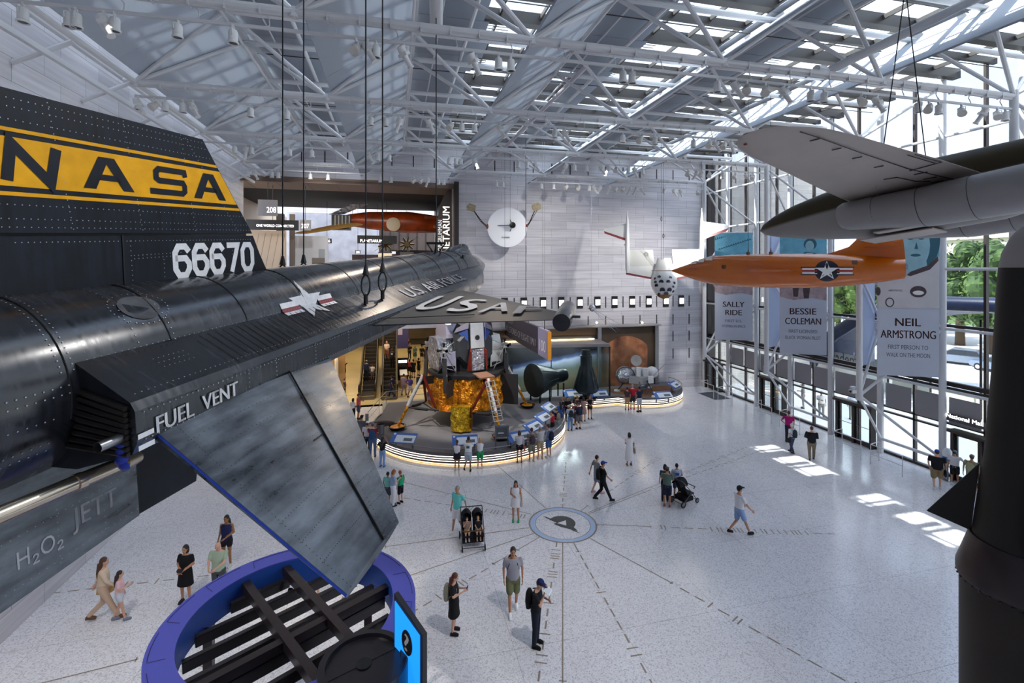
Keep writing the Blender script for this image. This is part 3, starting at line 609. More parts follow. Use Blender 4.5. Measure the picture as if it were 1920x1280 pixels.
# ---- orange research plane
org = M('gloss_orange', '#c5660a', .22, coat=.5, n=(2.5, .1)); navy = M('navy_paint', '#161a2c', .35); pw = M('insignia_white', '#ecebe8', .4); pr_ = M('insignia_bars_red', '#a3231d', .4); blk = M('gloss_black', '#0c0c0e', .25)
xo = thing('research_plane', 'glossy orange rocket research plane with star insignia hanging before the banners', 'aircraft', mat=camframe(12.25, -.06, 22.45, (-.873, 0, .487)))
OP = [(4.72, .0, .01, .01), (4.3, -.0, .17, .17), (3.8, -.01, .36, .36), (3.3, .0, .53, .53), (2.7, .02, .67, .7), (1.9, .01, .75, .77), (.5, 0, .78, .79), (-1.2, 0, .76, .78), (-2.6, .02, .67, .7), (-3.8, .06, .54, .56), (-4.7, .1, .42, .42)]
b = MB(); eloft(b, OP, 32); b.build('fuselage', org, xo)
def orad(x):
    for a, c in zip(OP, OP[1:]):
        if c[0] <= x <= a[0]: f = (a[0]-x)/(a[0]-c[0]); return tuple(lerp(a[i], c[i], f) for i in (1, 2, 3))
def oside(x, z):
    cz, ry, rz = orad(x); q = max(-1, min(1, (z-cz)/rz)); return Vector((x, ry*math.sqrt(1-q*q)+.008, z))
b = MB(); b.tube((4.65, 0, 0), (5.7, 0, 0), .022, .014, n=8); b.build('nose_probe', M('probe_dark', '#5a3b28', .4), xo)
b = MB(); foil(b, [((1.35, .5, -.02), (-.95, .5, -.02), .2), ((.75, 4.25, .05), (-.4, 4.25, .05), .08)]); b.build('wing', org, xo)
b = MB(); foil(b, [((1.35, -.5, -.02), (-.95, -.5, -.02), .2), ((.75, -4.25, .05), (-.4, -4.25, .05), .08)]); b.build('wing', org, xo)
b = MB(); foil(b, [((-1.2, 0, .55), (-4.75, 0, .35), .1), ((-2.2, 0, .82), (-4.72, 0, .8), .14), ((-2.8, 0, 1.05), (-4.7, 0, 1.05), .16), ((-3.2, 0, 1.5), (-4.65, 0, 1.5), .14), ((-3.55, 0, 2.5), (-4.6, 0, 2.5), .09)], up=(0, 1, 0)); fn_ = b.build('tail_fin', org, xo)
b = MB(); b.text('6062', .36, None, .03, 'c', fn=lambda x, y: Vector((-3.85-x, .085, 1.5+y))); b.build('number', M('number_dark', '#4a2410', .5), fn_)
for sg in (-1, 1):
    b = MB(); foil(b, [((-3.3, sg*.05, 1.02), (-4.55, sg*.05, 1.02), .1), ((-3.7, sg*1.7, 1.04), (-4.4, sg*1.7, 1.04), .05)]); b.build('tailplane', org, xo)
b = MB(); b.m = 0
def disc(mb, cx, cz, r, fn, n=36, off=0):
    P0 = fn(cx, cz); rim = [fn(cx+r*math.cos(2*PI*i/n), cz+r*math.sin(2*PI*i/n)) for i in range(n)]
    for k in range(5):
        r0, r1 = r*k/5, r*(k+1)/5; L = lambda q, a: fn(cx+q*math.cos(a), cz+q*math.sin(a))+Vector((0, off, 0))
        for i in range(n): a0, a1 = 2*PI*i/n, 2*PI*(i+1)/n; mb.add([L(r0, a0), L(r1, a0), L(r1, a1), L(r0, a1)] if k else [L(0, 0), L(r1, a0), L(r1, a1)], [(0, 1, 2, 3)] if k else [(0, 1, 2)])
IX = -1.95; disc(b, IX, .0, .46, oside)
for sg in (-1, 1):
    for m, z0, z1, o_, e in ((0, -.18, .18, 0, .06), (1, -.13, .13, .004, 0), (2, -.04, .04, .007, 0)):
        b.m = m; xa, xb = IX+sg*.36, IX+sg*(.92+e)
        for k in range(5): u, v = lerp(xa, xb, k/5), lerp(xa, xb, (k+1)/5); b.add([oside(x, z)+Vector((0, o_, 0)) for x, z in ((u, z0), (v, z0), (v, z1), (u, z1))], [(0, 1, 2, 3)])
b.m = 1; s_ = [(IX+(.44 if i % 2 == 0 else .17)*math.sin(i*PI/5), (.44 if i % 2 == 0 else .17)*math.cos(i*PI/5)) for i in range(10)]
for i in range(10):
    a, c = s_[i], s_[(i+1) % 10]; b.add([oside(IX, 0)+Vector((0, .02, 0)), oside(*a)+Vector((0, .02, 0)), oside(*c)+Vector((0, .02, 0))], [(0, 1, 2)])
b.build('star_insignia', [navy, pw, pr_], xo, ang=0)
b = MB()
for x0, x1, z0, z1 in ((2.05, 2.25, .1, .28), (-3.05, -2.85, .28, .45)): b = MB(); b.add([oside(x, z) for x, z in ((x0, z0), (x1, z0), (x1, z1), (x0, z1))], [(0, 1, 2, 3)]); b.build('hatch_window', M('hatch_brown', '#5b3a20', .3), xo)
b = MB(); b.m = 0; cz_ = [(3.75, .3), (3.4, .3), (3.05, .3), (2.65, .32)]
tp = lambda x: orad(x)[2]+orad(x)[0]
for sg in (1, -1):
    for i in range(3):
        for f0, f1 in ((.45, .92),):
            q = []
            for x, f in ((cz_[i][0]-.03, f0+.1), (cz_[i+1][0]+.03, f0), (cz_[i+1][0]+.03, f1), (cz_[i][0]-.03, f1+.02)):
                cz, ry, rz = orad(x); a = f*PI/2; q.append(Vector((x, sg*(ry+.045)*math.cos(a), cz+(rz+.045)*math.sin(a))))
            b.add(q, [(0, 1, 2, 3)])
b.build('cockpit_window', M('canopy_glass', '#c9c7c2', .08, spec=.8), xo)
b = MB(); b.text('GLAMOROUS', .1, None, .01, 'c', fn=lambda x, y: oside(3.55-x, .08+y*.9)) if False else b.box((3.55, .46, .1), (.5, .02, .03), R=Matrix.Rotation(-.35, 3, 'Z')); b.build('name_lettering', M('name_red', '#a12c10', .4), xo)
for x, w_ in ((1.15, 'nearer its nose'), (.2, 'nearer its tail')):
    p = xo.matrix_world @ Vector((x, 0, .78)); o = thing('suspension_cable', 'thin cable holding the orange plane, the one '+w_, 'suspension cable', p)
    b = MB(); b.tube((0, 0, .3), (0, 0, 17.5-p.z), .012, n=5); b.build('cable', dark, o); b = MB(); b.box((0, 0, .05), (.14, .08, .12)); b.tube((0, 0, .1), (0, 0, .32), .035, .012); b.build('hoist_lug', M('lug_brown', '#5a3a26', .5), o)
# ---- olive and grey jet above
F = Matrix.Identity(4); ps, th, ph = .527, -.132, .073
Rz = Matrix(((-math.sin(ps), -math.cos(ps), 0), (math.cos(ps), -math.sin(ps), 0), (0, 0, 1)))
Ry = Matrix(((math.cos(th), 0, -math.sin(th)), (0, 1, 0), (math.sin(th), 0, math.cos(th)))); Rx = Matrix.Rotation(ph, 3, 'X')
Q = Rz @ Ry @ Rx; Wc = Matrix(((CY, SY, 0), (-SY, CY, 0), (0, 0, 1)))       # (lat, dep, up) to world axes
F = (Wc @ Q).to_4x4(); F.translation = cw(10.705, 1.848, 14.713)
jt = thing('jet_fighter', 'grey and olive early jet hanging overhead with its broad round-tipped wing', 'aircraft', mat=F)
jg = M('jet_grey', '#a99f97', .48, n=(1.3, .12)); jf = zsplit('jet_fuselage_two_tone', '#33290f', '#8a8684', 0, .05, .45, .02); jd = M('panel_line', '#242222', .7); olive = M('olive_drab', '#3d3723', .5, n=(2, .2))
b = MB(); eloft(b, [(3.35, 0, .02, .02), (3.15, .0, .2, .2), (2.7, .02, .38, .38), (2.0, .03, .55, .57), (1.0, .0, .72, .76), (0, -.02, .82, .9), (-1.5, -.02, .84, 1.0), (-3, -.05, .78, .95), (-5, .1, .6, .7), (-7.5, .4, .3, .38), (-8.3, .5, .12, .2)], 32); b.build('fuselage', jf, jt)
wo_ = [(-.05, .8), (-.1, 2.05), (-.29, 5.0), (-.33, 6.0), (-.45, 6.6), (-.62, 6.92), (-.9, 7.07), (-1.25, 7.05), (-1.55, 6.85), (-1.94, 6.25), (-2.14, 5.74), (-2.28, 4.96), (-2.56, 3.33), (-2.75, 2.28), (-3.0, .5)]
def jwing(sg):
    b = MB(); ys = [.5, 1.5, 2.5, 3.5, 4.5, 5.3, 5.9, 6.3, 6.6, 6.85, 7.0, 7.06]
    def xat(y, lead):
        q = [p for p in (wo_[:7] if lead else wo_[6:][::-1])]
        q = sorted(q, key=lambda p: p[1])
        if y <= q[0][1]: return q[0][0]
        for (x0, y0), (x1, y1) in zip(q, q[1:]):
            if y0 <= y <= y1: return x0+(x1-x0)*(y-y0)/max(1e-6, y1-y0)
        return q[-1][0]
    foil(b, [((xat(y, 1), sg*y, .065*y), (xat(y, 0), sg*y, .065*y), max(.03, .3-.036*y)) for y in ys])
    o = b.build('wing', jg, jt)
    if sg > 0:
        b = MB(); zu = lambda y, x: .065*y-.5*(max(.03, .3-.036*y)/2)*(1.0 if x > -2 else .7)-.012
        L = lambda *pts: b.path([Vector((x, y, zu(y, x))) for x, y in pts], .012, 4)
        L((-1.7, 6.31), (-1.78, 5.79), (-1.93, 4.3), (-2.12, 2.55), (-2.5, .9)); L((-2.08, 2.38), (-2.72, 2.43), (-2.62, 2.9), (-2.56, 3.33)); L((-2.62, 2.4), (-2.45, 3.4))
        for y in (5.7, 4.9, 4.1, 3.2): L((-1.80+.08*(5-y)*-.6, y), (-1.62+.08*(5-y)*-.6, y+.05))
        for y in (2.0, 1.5, 1.1): L((-2.3, y), (-2.05, y+.05))
        L((-1.5, 2.3), (-1.75, 2.2), (-1.9, 1.6), (-2.1, 1.3)); L((-1.2, 2.0), (-1.05, 1.7), (-1.2, 1.4))
        for k in b.f: pass
        b.build('panel_line', jd, o); b = MB(); b.ell((-.7, 6.7, .39), (.04, .03, .02), 8, 6); b.build('tip_light', M('tip_red', '#7d1f1c', .3), o)
jwing(1); jwing(-1)
for sg in (1, -1):
    b = MB(); eloft_ = [(.02, -.42, .34), (-.1, -.43, .4), (-.6, -.47, .44), (-2.0, -.6, .52), (-4, -.62, .54), (-5.6, -.5, .42), (-6.2, -.4, .3)]
    b.push(Matrix.Translation((0, sg*1.28, 0))); b.loft([[Vector((x, ry*1.05*math.cos(2*PI*i/24), cz+ry*math.sin(2*PI*i/24))) for i in range(24)] for x, cz, ry in eloft_], caps=False)
    b.m = 1; b.ell((-.15, 0, -.43), (.05, .36, .34), 20, 8); b.m = 1
    for x, cz, ry in ((-.9, -.49, .455), (-1.9, -.59, .52), (-2.9, -.61, .535)): b.path([(x, 1.05*ry*math.cos(a*PI/14), cz+ry*math.sin(a*PI/14)) for a in range(28)], .006, 4, loop=True)
    b.pop(); b.build('engine_nacelle', [M('nacelle_grey', '#8f8b8b', .42, n=(3, .1)), jd], jt)
b = MB(); b.box((-1.0, .35, -1.08), (1.7, .9, .03)); b.box((-1.2, 1.1, -1.02), (1.0, .3, .03)); b.build('gear_door', jg, jt)
b = MB(); foil(b, [((-6.3, 0, .6), (-8.2, 0, .6), .16), ((-7.2, 0, 2.2), (-8.2, 0, 2.2), .08)], up=(0, 1, 0)); b.build('tail_fin', olive, jt)
for k, (x, y, w_) in enumerate(((-2.0, 3.4, 'left'), (-2.3, 2.2, 'right'))):
    pass
hk = onX(1695, 75, 17.3); tip0 = F @ Vector((-2.2, 3.9, .35)); tip1 = F @ Vector((-2.4, 2.3, .25))
o = thing('suspension_cable', 'pair of steel cables hung from a hook above the grey jet wing', 'suspension cable', tuple(tip0)); top = Vector((tip0+tip1)/2)+Vector((0, 0, 3.9)); b = MB()
b.tube((0, 0, 0), top-tip0, .012, n=5); b.build('cable', dark, o); b = MB(); b.tube(tip1-tip0, top-tip0, .012, n=5); b.build('cable', dark, o)
b = MB(); b.path([top-tip0+Vector((.05*math.sin(a*PI/6), 0, .12+.09*math.cos(a*PI/6))) for a in range(12)], .018, 6, loop=True); b.tube(top-tip0+Vector((0, 0, .2)), (top.x-tip0.x, top.y-tip0.y, 17.5-tip0.z), .02); b.build('hook', dark, o)
# ---- white spaceship with raised twin tail booms, nose down before the stone wall
d0 = atd(1245, 505, 30); f_ = Vector((-ray(1245, 505).x, -ray(1245, 505).y, 0)).normalized()       # toward the balcony
S = frame(d0, (0, 0, 1), Vector((0, 0, 1)).cross(f_)*-1)                       # X to the right, Y away, Z up, origin at eye level
S = Matrix((tuple(Vector((-f_.y, f_.x, 0))), tuple(-f_), (0, 0, 1))).transposed().to_4x4(); S.translation = d0
if S.to_3x3().determinant() < 0: S = Matrix((tuple(Vector((f_.y, -f_.x, 0))), tuple(-f_), (0, 0, 1))).transposed().to_4x4(); S.translation = d0
sp = thing('spaceship', 'white twin-boom spaceship hanging nose-down, its round nose spotted with dark portholes', 'spacecraft', mat=S)
K = 30/FP; xx_ = lambda px, py: (px-1245)*K*.954*(1+LEAN(py)/31.4); zz_ = lambda py: (HY-py)*K*(1+LEAN(py)/31.4); LEAN = lambda py: (py-535)*K*-.5
sw = M('composite_white', '#e6e6e3', .35, n=(3, .05)); sr = M('leading_edge_red', '#8a3b3f', .4); sgd = M('nose_gold', '#8d6a3c', .15, .7); 
YF = LEAN                                                 # the craft leans away upward
b = MB(); n = 24
secs = [(560, .03), (557, .3), (550, .55), (540, .74), (531, .8), (522, .76), (512, .62), (500, .52), (488, .45), (484, .4)]
b.loft([[Vector((r*math.cos(2*PI*i/n), YF(py)+r*math.sin(2*PI*i/n), zz_(py))) for i in range(n)] for py, r in secs]); b.build('fuselage', sw, sp)
b = MB(); b.loft([[Vector(((r+.012)*math.cos(2*PI*i/n), YF(py)+(r+.012)*math.sin(2*PI*i/n), zz_(py)-.008)) for i in range(n)] for py, r in [(560.3, .03), (557, .3), (551.5, .5)]]); b.build('nose_cap', sgd, sp)
def spr(py):
    for (a, ra), (c, rc) in zip(secs, secs[1:]):
        if c <= py <= a: return lerp(ra, rc, (a-py)/(a-c))
    return .4
pb = M('porthole', '#171a33', .1, spec=.8)
for px, py, r in ((1236, 519, .11), (1257, 520, .1), (1229, 529, .1), (1240, 528, .14), (1253, 528, .13), (1264, 530, .09), (1231, 535, .12), (1262, 537, .08), (1242, 543, .16), (1255, 543, .15), (1249, 550, .14), (1236, 551, .09), (1262, 546, .09), (1228, 522, .08)):
    R0 = spr(py); x = max(-R0*.93, min(R0*.93, xx_(px, py))); y = YF(py)-math.sqrt(R0*R0-x*x); nn = Vector((x, y-YF(py), (zz_(py)-zz_(532))*.8)).normalized()
    b = MB(); F = frame(Vector((x, y, zz_(py)))+nn*.0, nn); b.lathe([(r, -.03), (r, .012), (.01, .018)], 14, F); b.build('porthole', pb, sp)
WY = lambda py: YF(py)+.15
def panel(name, pts, mat, th=.12):
    b = MB(); a = [Vector((xx_(px, py), WY(py), zz_(py))) for px, py in pts]; nrm = Vector((0, .7, .7)); b.loft([[q+nrm*th/2 for q in a], [q-nrm*th/2 for q in a]]); return b.build(name, mat, sp, ang=25)
panel('wing', [(1172, 499), (1172, 509), (1226, 519), (1245, 521), (1264, 519), (1318, 509), (1318, 499), (1268, 497), (1222, 497)], sw, .2)
panel('elevon', [(1177, 498), (1177, 469), (1224, 469), (1227, 498)], M('elevon_ivory', '#d9d9d2', .4)); panel('elevon', [(1263, 498), (1260, 469), (1313, 469), (1313, 498)], M('elevon_ivory', '#d9d9d2', .4))
panel('leading_edge', [(1172, 509), (1226, 519), (1226, 522), (1172, 512.5)], sr, .24); panel('leading_edge', [(1264, 519), (1318, 509), (1318, 512.5), (1264, 522)], sr, .24)
for sx in (1174.5, 1314.5):
    b = MB(); b.loft([[Vector((xx_(sx, py)+r*math.cos(2*PI*i/12), WY(py)+r*2.0*math.sin(2*PI*i/12), zz_(py))) for i in range(12)] for py, r in ((512, .06), (505, .13), (470, .15), (440, .14), (415, .1), (392, .02))]); b.build('tail_boom', sw, sp)
    s = -1 if sx < 1245 else 1
    b = MB(); e = lambda px, py: Vector((xx_(px, py), WY(py), zz_(py)))
    for pts, m in (([(sx, 417), (sx+s*46, 424.5), (sx+s*47, 428.5), (sx, 441)], 0), ([(sx, 441), (sx+s*47, 428.5), (sx+s*46, 433), (sx, 449)], 0), ([(sx, 445.5), (sx+s*46.5, 429.5), (sx+s*45, 434), (sx, 450)], 1)):
        a = [e(*q) for q in pts]; b.m = m; nn = Vector((0, .25, .1))*(.1 if m else .08); b.loft([[q+nn*4 for q in a], [q-nn*4 for q in a]] if m == 0 else [[q+nn*4.4 for q in a], [q-nn*4.4 for q in a]])
    b.build('tailplane', [sw, sr], sp, ang=25)
    b = MB(); a = [e(sx, 456), e(sx+s*7, 456.5), e(sx, 470)]; b.loft([[q+Vector((0, .04, 0)) for q in a], [q-Vector((0, .04, 0)) for q in a]]); b.build('strake', sw, sp)
for px, w_ in ((1240, 'left'), (1244, 'right')):
    p = S @ Vector((xx_(px, py), YF(500)-.2, zz_(488 if px < 1242 else 505))); o = thing('suspension_cable', 'thin %s wire of the pair holding the white spaceship' % w_, 'suspension cable', p); b = MB(); b.tube((0, 0, 0), (0, 0, 17.5-p.z), .01, n=5); b.build('wire', dark, o)
    b = MB(); b.path([(.05*math.sin(a*PI/5), 0, 2.1+(.5 if px < 1242 else 0)+.14*math.cos(a*PI/5)) for a in range(10)], .015, 5, loop=True); b.build('link', dark, o)
# ---- space probe with white dish
def facing(px, py, t):
    o = atd(px, py, t); d = ray(px, py); d.z = 0; y = d.normalized(); m = Matrix((tuple(Vector((y.y, -y.x, 0))), tuple(y), (0, 0, 1))).transposed().to_4x4(); m.translation = o; return m
S = facing(951, 426, 33.2); K = 33.2/FP
pb_ = thing('space_probe', 'white dish antenna space probe hanging flat against the stone wall', 'spacecraft', mat=S)
b = MB(); b.lathe([(1.37, 0), (1.34, .0), (1.0, .12), (.5, .24), (.02, .28), (.02, .32), (.5, .28), (1.0, .16), (1.37, .04)], 48, frame((0, 0, 0), (0, 1, 0))); dish = b.build('dish', M('dish_white', '#f0f0f4', .4), pb_)
b = MB(); b.text('PIONEER', .1, Matrix.Translation((-.1, -.02, -.75)) @ Matrix.Rotation(PI/2, 4, 'X'), .012); b.build('lettering', dark, dish)
b = MB(); b.lathe([(.02, -.62), (.2, -.6), (.22, -.5), (.12, -.45), (.02, -.45)], 20, frame((.36, 0, .1), (0, 1, 0))); b.build('feed_horn', blk, pb_)
b = MB()
for q in ((-.95, .1), (.25, .72), (.25, -.5)): b.tube((q[0]*.75, .05, q[1]*.7+.05), (.36, -.5, .1), .028, n=6)
b.build('tripod', dark, pb_)
rtg = M('power_unit_tan', '#b5a788', .6, n=(9, .3))
for s, (x, z) in ((-1, (-2.45, 1.35)), (1, (2.0, 1.4))):
    b = MB(); p0 = Vector((s*1.3, .2, .0)); p1 = Vector((x, 0, z)); b.path([p0, p0*.6+p1*.4+Vector((0, 0, -.12)), p1], .035, 5); b.path([p0+Vector((0, 0, -.1)), p0*.5+p1*.5+Vector((0, 0, -.22)), p1+Vector((.1, 0, -.15))], .02, 5); b.build('boom', dark, pb_)
    F = frame((x, 0, z), (s*.85, 0, .35 if s > 0 else .3)); b = MB(); b.lathe([(.02, -.3), (.15, -.28), (.15, .3), (.02, .34)], 10, F)
    for a in range(6): b.push(F @ Matrix.Rotation(a*PI/3, 4, 'Z')); b.box((.18, 0, 0), (.16, .02, .5)); b.pop()
    b.build('power_unit', rtg, pb_)
b = MB(); b.ell((-1.36, -.05, .05), (.08, .08, .18), 8, 8); b.build('thruster', M('thruster_red', '#8a3a22', .5), pb_); b = MB(); b.ell((1.36, -.05, .12), (.08, .08, .1), 8, 8); b.build('thruster', M('thruster_red', '#8a3a22', .5), pb_)
for dx, w_, pz0, pz1 in ((-.16, 'just left of the dish center', -9, 17.5), (.2, 'in front of the dish center', 3, 17.5)):
    p = S @ Vector((dx, -.75, 0)); o = thing('suspension_wire', 'hair-thin vertical wire '+w_, 'suspension cable', p); b = MB(); b.tube((0, 0, 0 if pz0 > 0 else -4.2), (0, 0, 17.5-p.z), .009, n=5); b.build('wire', dark, o)
p = atd(986, 430, 30); o = thing('suspension_wire', 'dark vertical wire passing the right edge of the white dish', 'suspension cable', p); b = MB(); b.tube((0, 0, -4.6), (0, 0, 7.8), .018, n=5); b.build('wire', dark, o)
for px in (1017, 1021): 
    p = atd(px, 430, 33.8); o = thing('suspension_wire', 'thin grey wire of the pair hanging at the stone wall right of the dish', 'suspension cable', p, group='paired grey wires by the dish'); b = MB(); b.tube((0, 0, -4.5), (0, 0, 7.6), .01, n=5); b.build('wire', steel, o)
# ---- small satellite ball with whip antennas
S = facing(1109, 577, 34.0); st_ = thing('satellite', 'small polished ball satellite with trailing whip antennas near the stone wall', 'spacecraft', mat=S)
chrome = M('polished_steel', '#cfcfd2', .12, 1.0)
b = MB(); b.ell((0, 0, 0), .27, 24, 16); b.build('ball', chrome, st_)
for d in ((1.75, .3, -1.75), (3.3, 1.0, -2.0), (1.2, -1.6, -1.2), (2.2, -1, -1.7)):
    v = Vector(d).normalized(); b = MB(); b.tube(v*.25, v*2.45, .014, .006, n=5); b.build('antenna', chrome, st_)
p = S.translation; o = thing('suspension_wire', 'faint wire holding the small ball satellite', 'suspension cable', p+Vector((0, 0, .27))); b = MB(); b.tube((0, 0, -.02), (0, 0, 8.35), .008, n=5); b.build('wire', steel, o)
# ---- dark missile standing at the right edge of the balcony
mp_ = cw(5.34, -9.4, 5.0); ms = thing('missile', 'tall dark missile standing close by with a small fin at its collar', 'missile', mp_)
mk = M('missile_dark', '#1b1917', .55, n=(3, .3), spec=.35); mo = M('missile_brown', '#2a221b', .55, n=(2, .3), spec=.35)
b = MB(); b.lathe([(.3, 0), (.53, .0), (.53, 6.12)], 40); b.build('body', mo, ms)
b = MB(); b.lathe([(.535, 6.1), (.56, 6.13), (.56, 6.2), (.455, 6.55), (.44, 6.57)], 40)
for i in range(40): a = 2*PI*i/40; b.ell((.55*math.cos(a), .55*math.sin(a), 6.1), .012, 6, 4)
b.build('collar', [M('collar_maroon', '#241418', .35)], ms)
b = MB(); b.lathe([(.43, 6.55), (.33, 7.44), (.275, 8.3), (.24, 9.1), (.222, 9.42)], 40); b.build('nose_section', mk, ms)
b = MB(); b.lathe([(.222, 9.42), (.195, 9.58), (.13, 9.74), (.06, 9.84), (.02, 9.86)], 40); b.build('nose_cone', M('radome_grey', '#8f8886', .5), ms)
for i in range(4):
    a = 2.08+i*PI/2; b = MB(); b.push(Matrix.Rotation(a, 4, 'Z')); b.prism([(.36, 7.3), (.8, 6.62), (.43, 6.54)], -.02, .02, Matrix.Rotation(PI/2, 4, 'X')); b.pop(); b.build('fin', mk, ms)
# ============================================================ display platform along the back wall
DZ = .55
cl, rl, cv2, rv2 = Vector((4.4, 28.5)), 5.55, Vector((17.7, 33.3)), 3.36
out = []
for a in range(-2, -183, -6): out.append(cv2+Vector((math.cos(math.radians(a)), math.sin(math.radians(a))))*rv2 if -140 < a else None)
out = [p for p in out if p is not None]
front = [cv2+Vector((math.cos(math.radians(a)), math.sin(math.radians(a))))*rv2 for a in range(12, -142, -6)]+[Vector((13.1, 30.95)), Vector((10.4, 30.0))]
front += [cl+Vector((math.cos(math.radians(a)), math.sin(math.radians(a))))*rl for a in range(8, -206, -6)]
deckp = front+[Vector((-.4, 33.2)), Vector((6.75, 33.2)), Vector((6.75, 34.25)), Vector((20.9, 34.25))]
plat = thing('display_platform', 'low curved grey exhibit platform with three lit stripes round its edge', 'platform')
carpet = M('deck_grey', '#7a787d', .8, n=(.6, .25), b=(60, .05)); edge = M('platform_edge', '#5f5d60', .4, .2)
b = MB(); b.prism([(p.x, p.y) for p in deckp], .1, DZ); b.build('deck', [carpet], plat, ang=20)
def ribbon(mb, pts, z0, z1, off=0.0, th=.03):
    n = len(pts); O = []; I = []
    for i, p in enumerate(pts):
        d = (pts[min(n-1, i+1)]-pts[max(0, i-1)]).normalized(); nn = Vector((d.y, -d.x))*-1
        O.append(p-nn*-1*0+(-nn)*-off); 
    for i, p in enumerate(pts):
        d = (pts[min(n-1, i+1)]-pts[max(0, i-1)]).normalized(); nn = Vector((-d.y, d.x)); nn = nn if True else nn
        O[i] = p-nn*off*-1*-1 if False else p+nn*off; I.append(p+nn*(off-th))
    mb.loft([[Vector((*O[i], z0)), Vector((*O[i], z1)), Vector((*I[i], z1)), Vector((*I[i], z0))] for i in range(n)])
b = MB(); ribbon(b, front, .1, DZ+.06, .05, .08); b.build('curb', edge, plat)
b = MB(); ribbon(b, front, 0, .1, -.06, .1); b.build('plinth', M('plinth_dark', '#2d2a2a', .6), plat)
strip = M('light_strip', '#fff4e4', .5, em=1.1); 
for z in (.2, .31, .42): b = MB(); ribbon(b, front, z, z+.032, .06, .02); b.build('light_strip', strip, plat)
b = MB(); ribbon(b, front, .03, .06, -.03, .02); b.build('glow_strip', M('warm_strip', '#ffc983', .5, em=2.5), plat)
rl_ = thing('guard_rail', 'slim grey rail running along the curved platform edge', 'handrail')
fr3 = [Vector((p.x, p.y, .78)) for p in front[len(front)-36:len(front)-6]]
b = MB(); b.path(fr3, .022, 6); b.build('top_rail', steel, rl_); b = MB()
for p in fr3[::4]: b.tube((p.x, p.y, DZ), (p.x, p.y, .78), .018, n=6)
b.build("rail_posts", steel, rl_)
rl2 = thing('guard_rail', 'curved rail round the platform end by the glass wall', 'handrail')
fr4 = [Vector((p.x, p.y, .95)) for p in front[:14]]
b = MB(); b.path(fr4, .022, 6); b.build('top_rail', steel, rl2); b = MB()
for p in fr4[::4]: b.tube((p.x, p.y, DZ), (p.x, p.y, .95), .016, n=6)
b.build("rail_posts", steel, rl2)
# ramp rail at the left, in front of the lobby
rr = thing('ramp', 'grey ramp with thin tubular rail left of the gold-legged lander', 'ramp')
b = MB(); b.prism([(-.55, 30.2), (-.75, 33.6), (5.2, 34.1), (5.2, 33.2), (.4, 32.8), (-.1, 30.5)], 0, .5); b.build('ramp_slab', M('ramp_grey', '#a3a1a2', .6), rr)
b = MB(); rp = [(-1.5, 29.9, .95), (-.9, 31.3, 1.3), (-.5, 32.9, 1.35), (1.2, 33.3, 1.35), (3.2, 33.6, 1.35), (5.0, 33.8, 1.35)]; b.path(rp, .022, 6); b.path([(x, y, z-.42) for x, y, z in rp], .016, 6)
for x, y, z in rp: b.tube((x, y, 0), (x, y, z), .018, n=6)
b.build('rail', steel, rr)
# ---- mural wall behind the capsules
mw = thing('mural_wall', 'dark bronze mural wall showing planet limbs behind the capsules', 'mural')
bz = M('bronze_panel', '#5a4a3a', .4, .4, n=(.8, .3)); 
b = MB(); b.box(((6.85+19.9)/2, 34.05, 2.75), (13.05, .4, 4.7)); b.build('backing', bz, mw)
k = bpy.data.materials.new('earth_mural'); k.use_nodes = True; t = k.node_tree; p = t.nodes['Principled BSDF']; p.inputs['Roughness'].default_value = .35
tc = N(t, 'TexCoord'); s = N(t, 'SeparateXYZ'); t.links.new(tc.outputs['Object'], s.inputs[0]); nz = N(t, 'TexNoise', Scale=1.4, Detail=5); t.links.new(tc.outputs['Object'], nz.inputs[0])
m = N(t, 'Math', operation='MULTIPLY_ADD'); m.inputs[1].default_value = -.13; t.links.new(s.outputs['X'], m.inputs[0]); t.links.new(s.outputs['Z'], m.inputs[2])
m2 = N(t, 'Math', operation='MULTIPLY_ADD'); m2.inputs[1].default_value = .35; t.links.new(nz.outputs[0], m2.inputs[0]); t.links.new(m.outputs[0], m2.inputs[2])
q = N(t, 'MapRange'); q.inputs['From Min'].default_value = -1.2; q.inputs['From Max'].default_value = 3.2; t.links.new(m2.outputs[0], q.inputs['Value'])
rm = ramp(t, [(0, lin('#4a3f30')), (.98, lin('#14120f')), (.25, lin('#6f6a55')), (.42, lin('#5c6660')), (.56, lin('#8a93a8')), (.6, lin('#3a4668')), (.66, lin('#1a1a22'))]); t.links.new(q.outputs[0], rm.inputs[0]); t.links.new(rm.outputs[0], p.inputs['Base Color']); earth = k
b = MB(); b.box(((7.0+14.9)/2, 33.83, 2.55), (7.85, .03, 3.9)); b.build('earth_panel', earth, mw)
mars = M('mars_mural', '#bd7f55', .5, n=(1.3, .5, 12), col2='#6f3c22')
xa, xb, za, zb = onY(1127, 660, 33.8).x, onY(1214, 660, 33.8).x, DZ, 5.0; cx, cz, R_m = onY(1174, 690, 33.8).x, onY(1174, 690, 33.8).z, 2.45
pts = []
for a in range(0, 120): x, z = cx+R_m*math.cos(a*PI/60), cz+R_m*math.sin(a*PI/60); pts.append((min(xb, x), max(za, min(zb, z))))
b = MB(); b.prism(pts, 33.80, 33.84, Matrix(((1, 0, 0, 0), (0, 0, 1, 0), (0, 1, 0, 0), (0, 0, 0, 1)))); b.build('planet_disc', mars, mw, ang=20)
for x in (14.98, 19.75): b = MB(); b.box((x, 33.75, 2.75), (.3, .25, 4.75)); b.build('steel_pilaster', steel, mw)
b = MB(); b.box((13.3, 33.7, 5.15), (13.2, .9, .1)); b.build('cornice', M('cornice_grey', '#8b8889', .5), mw)
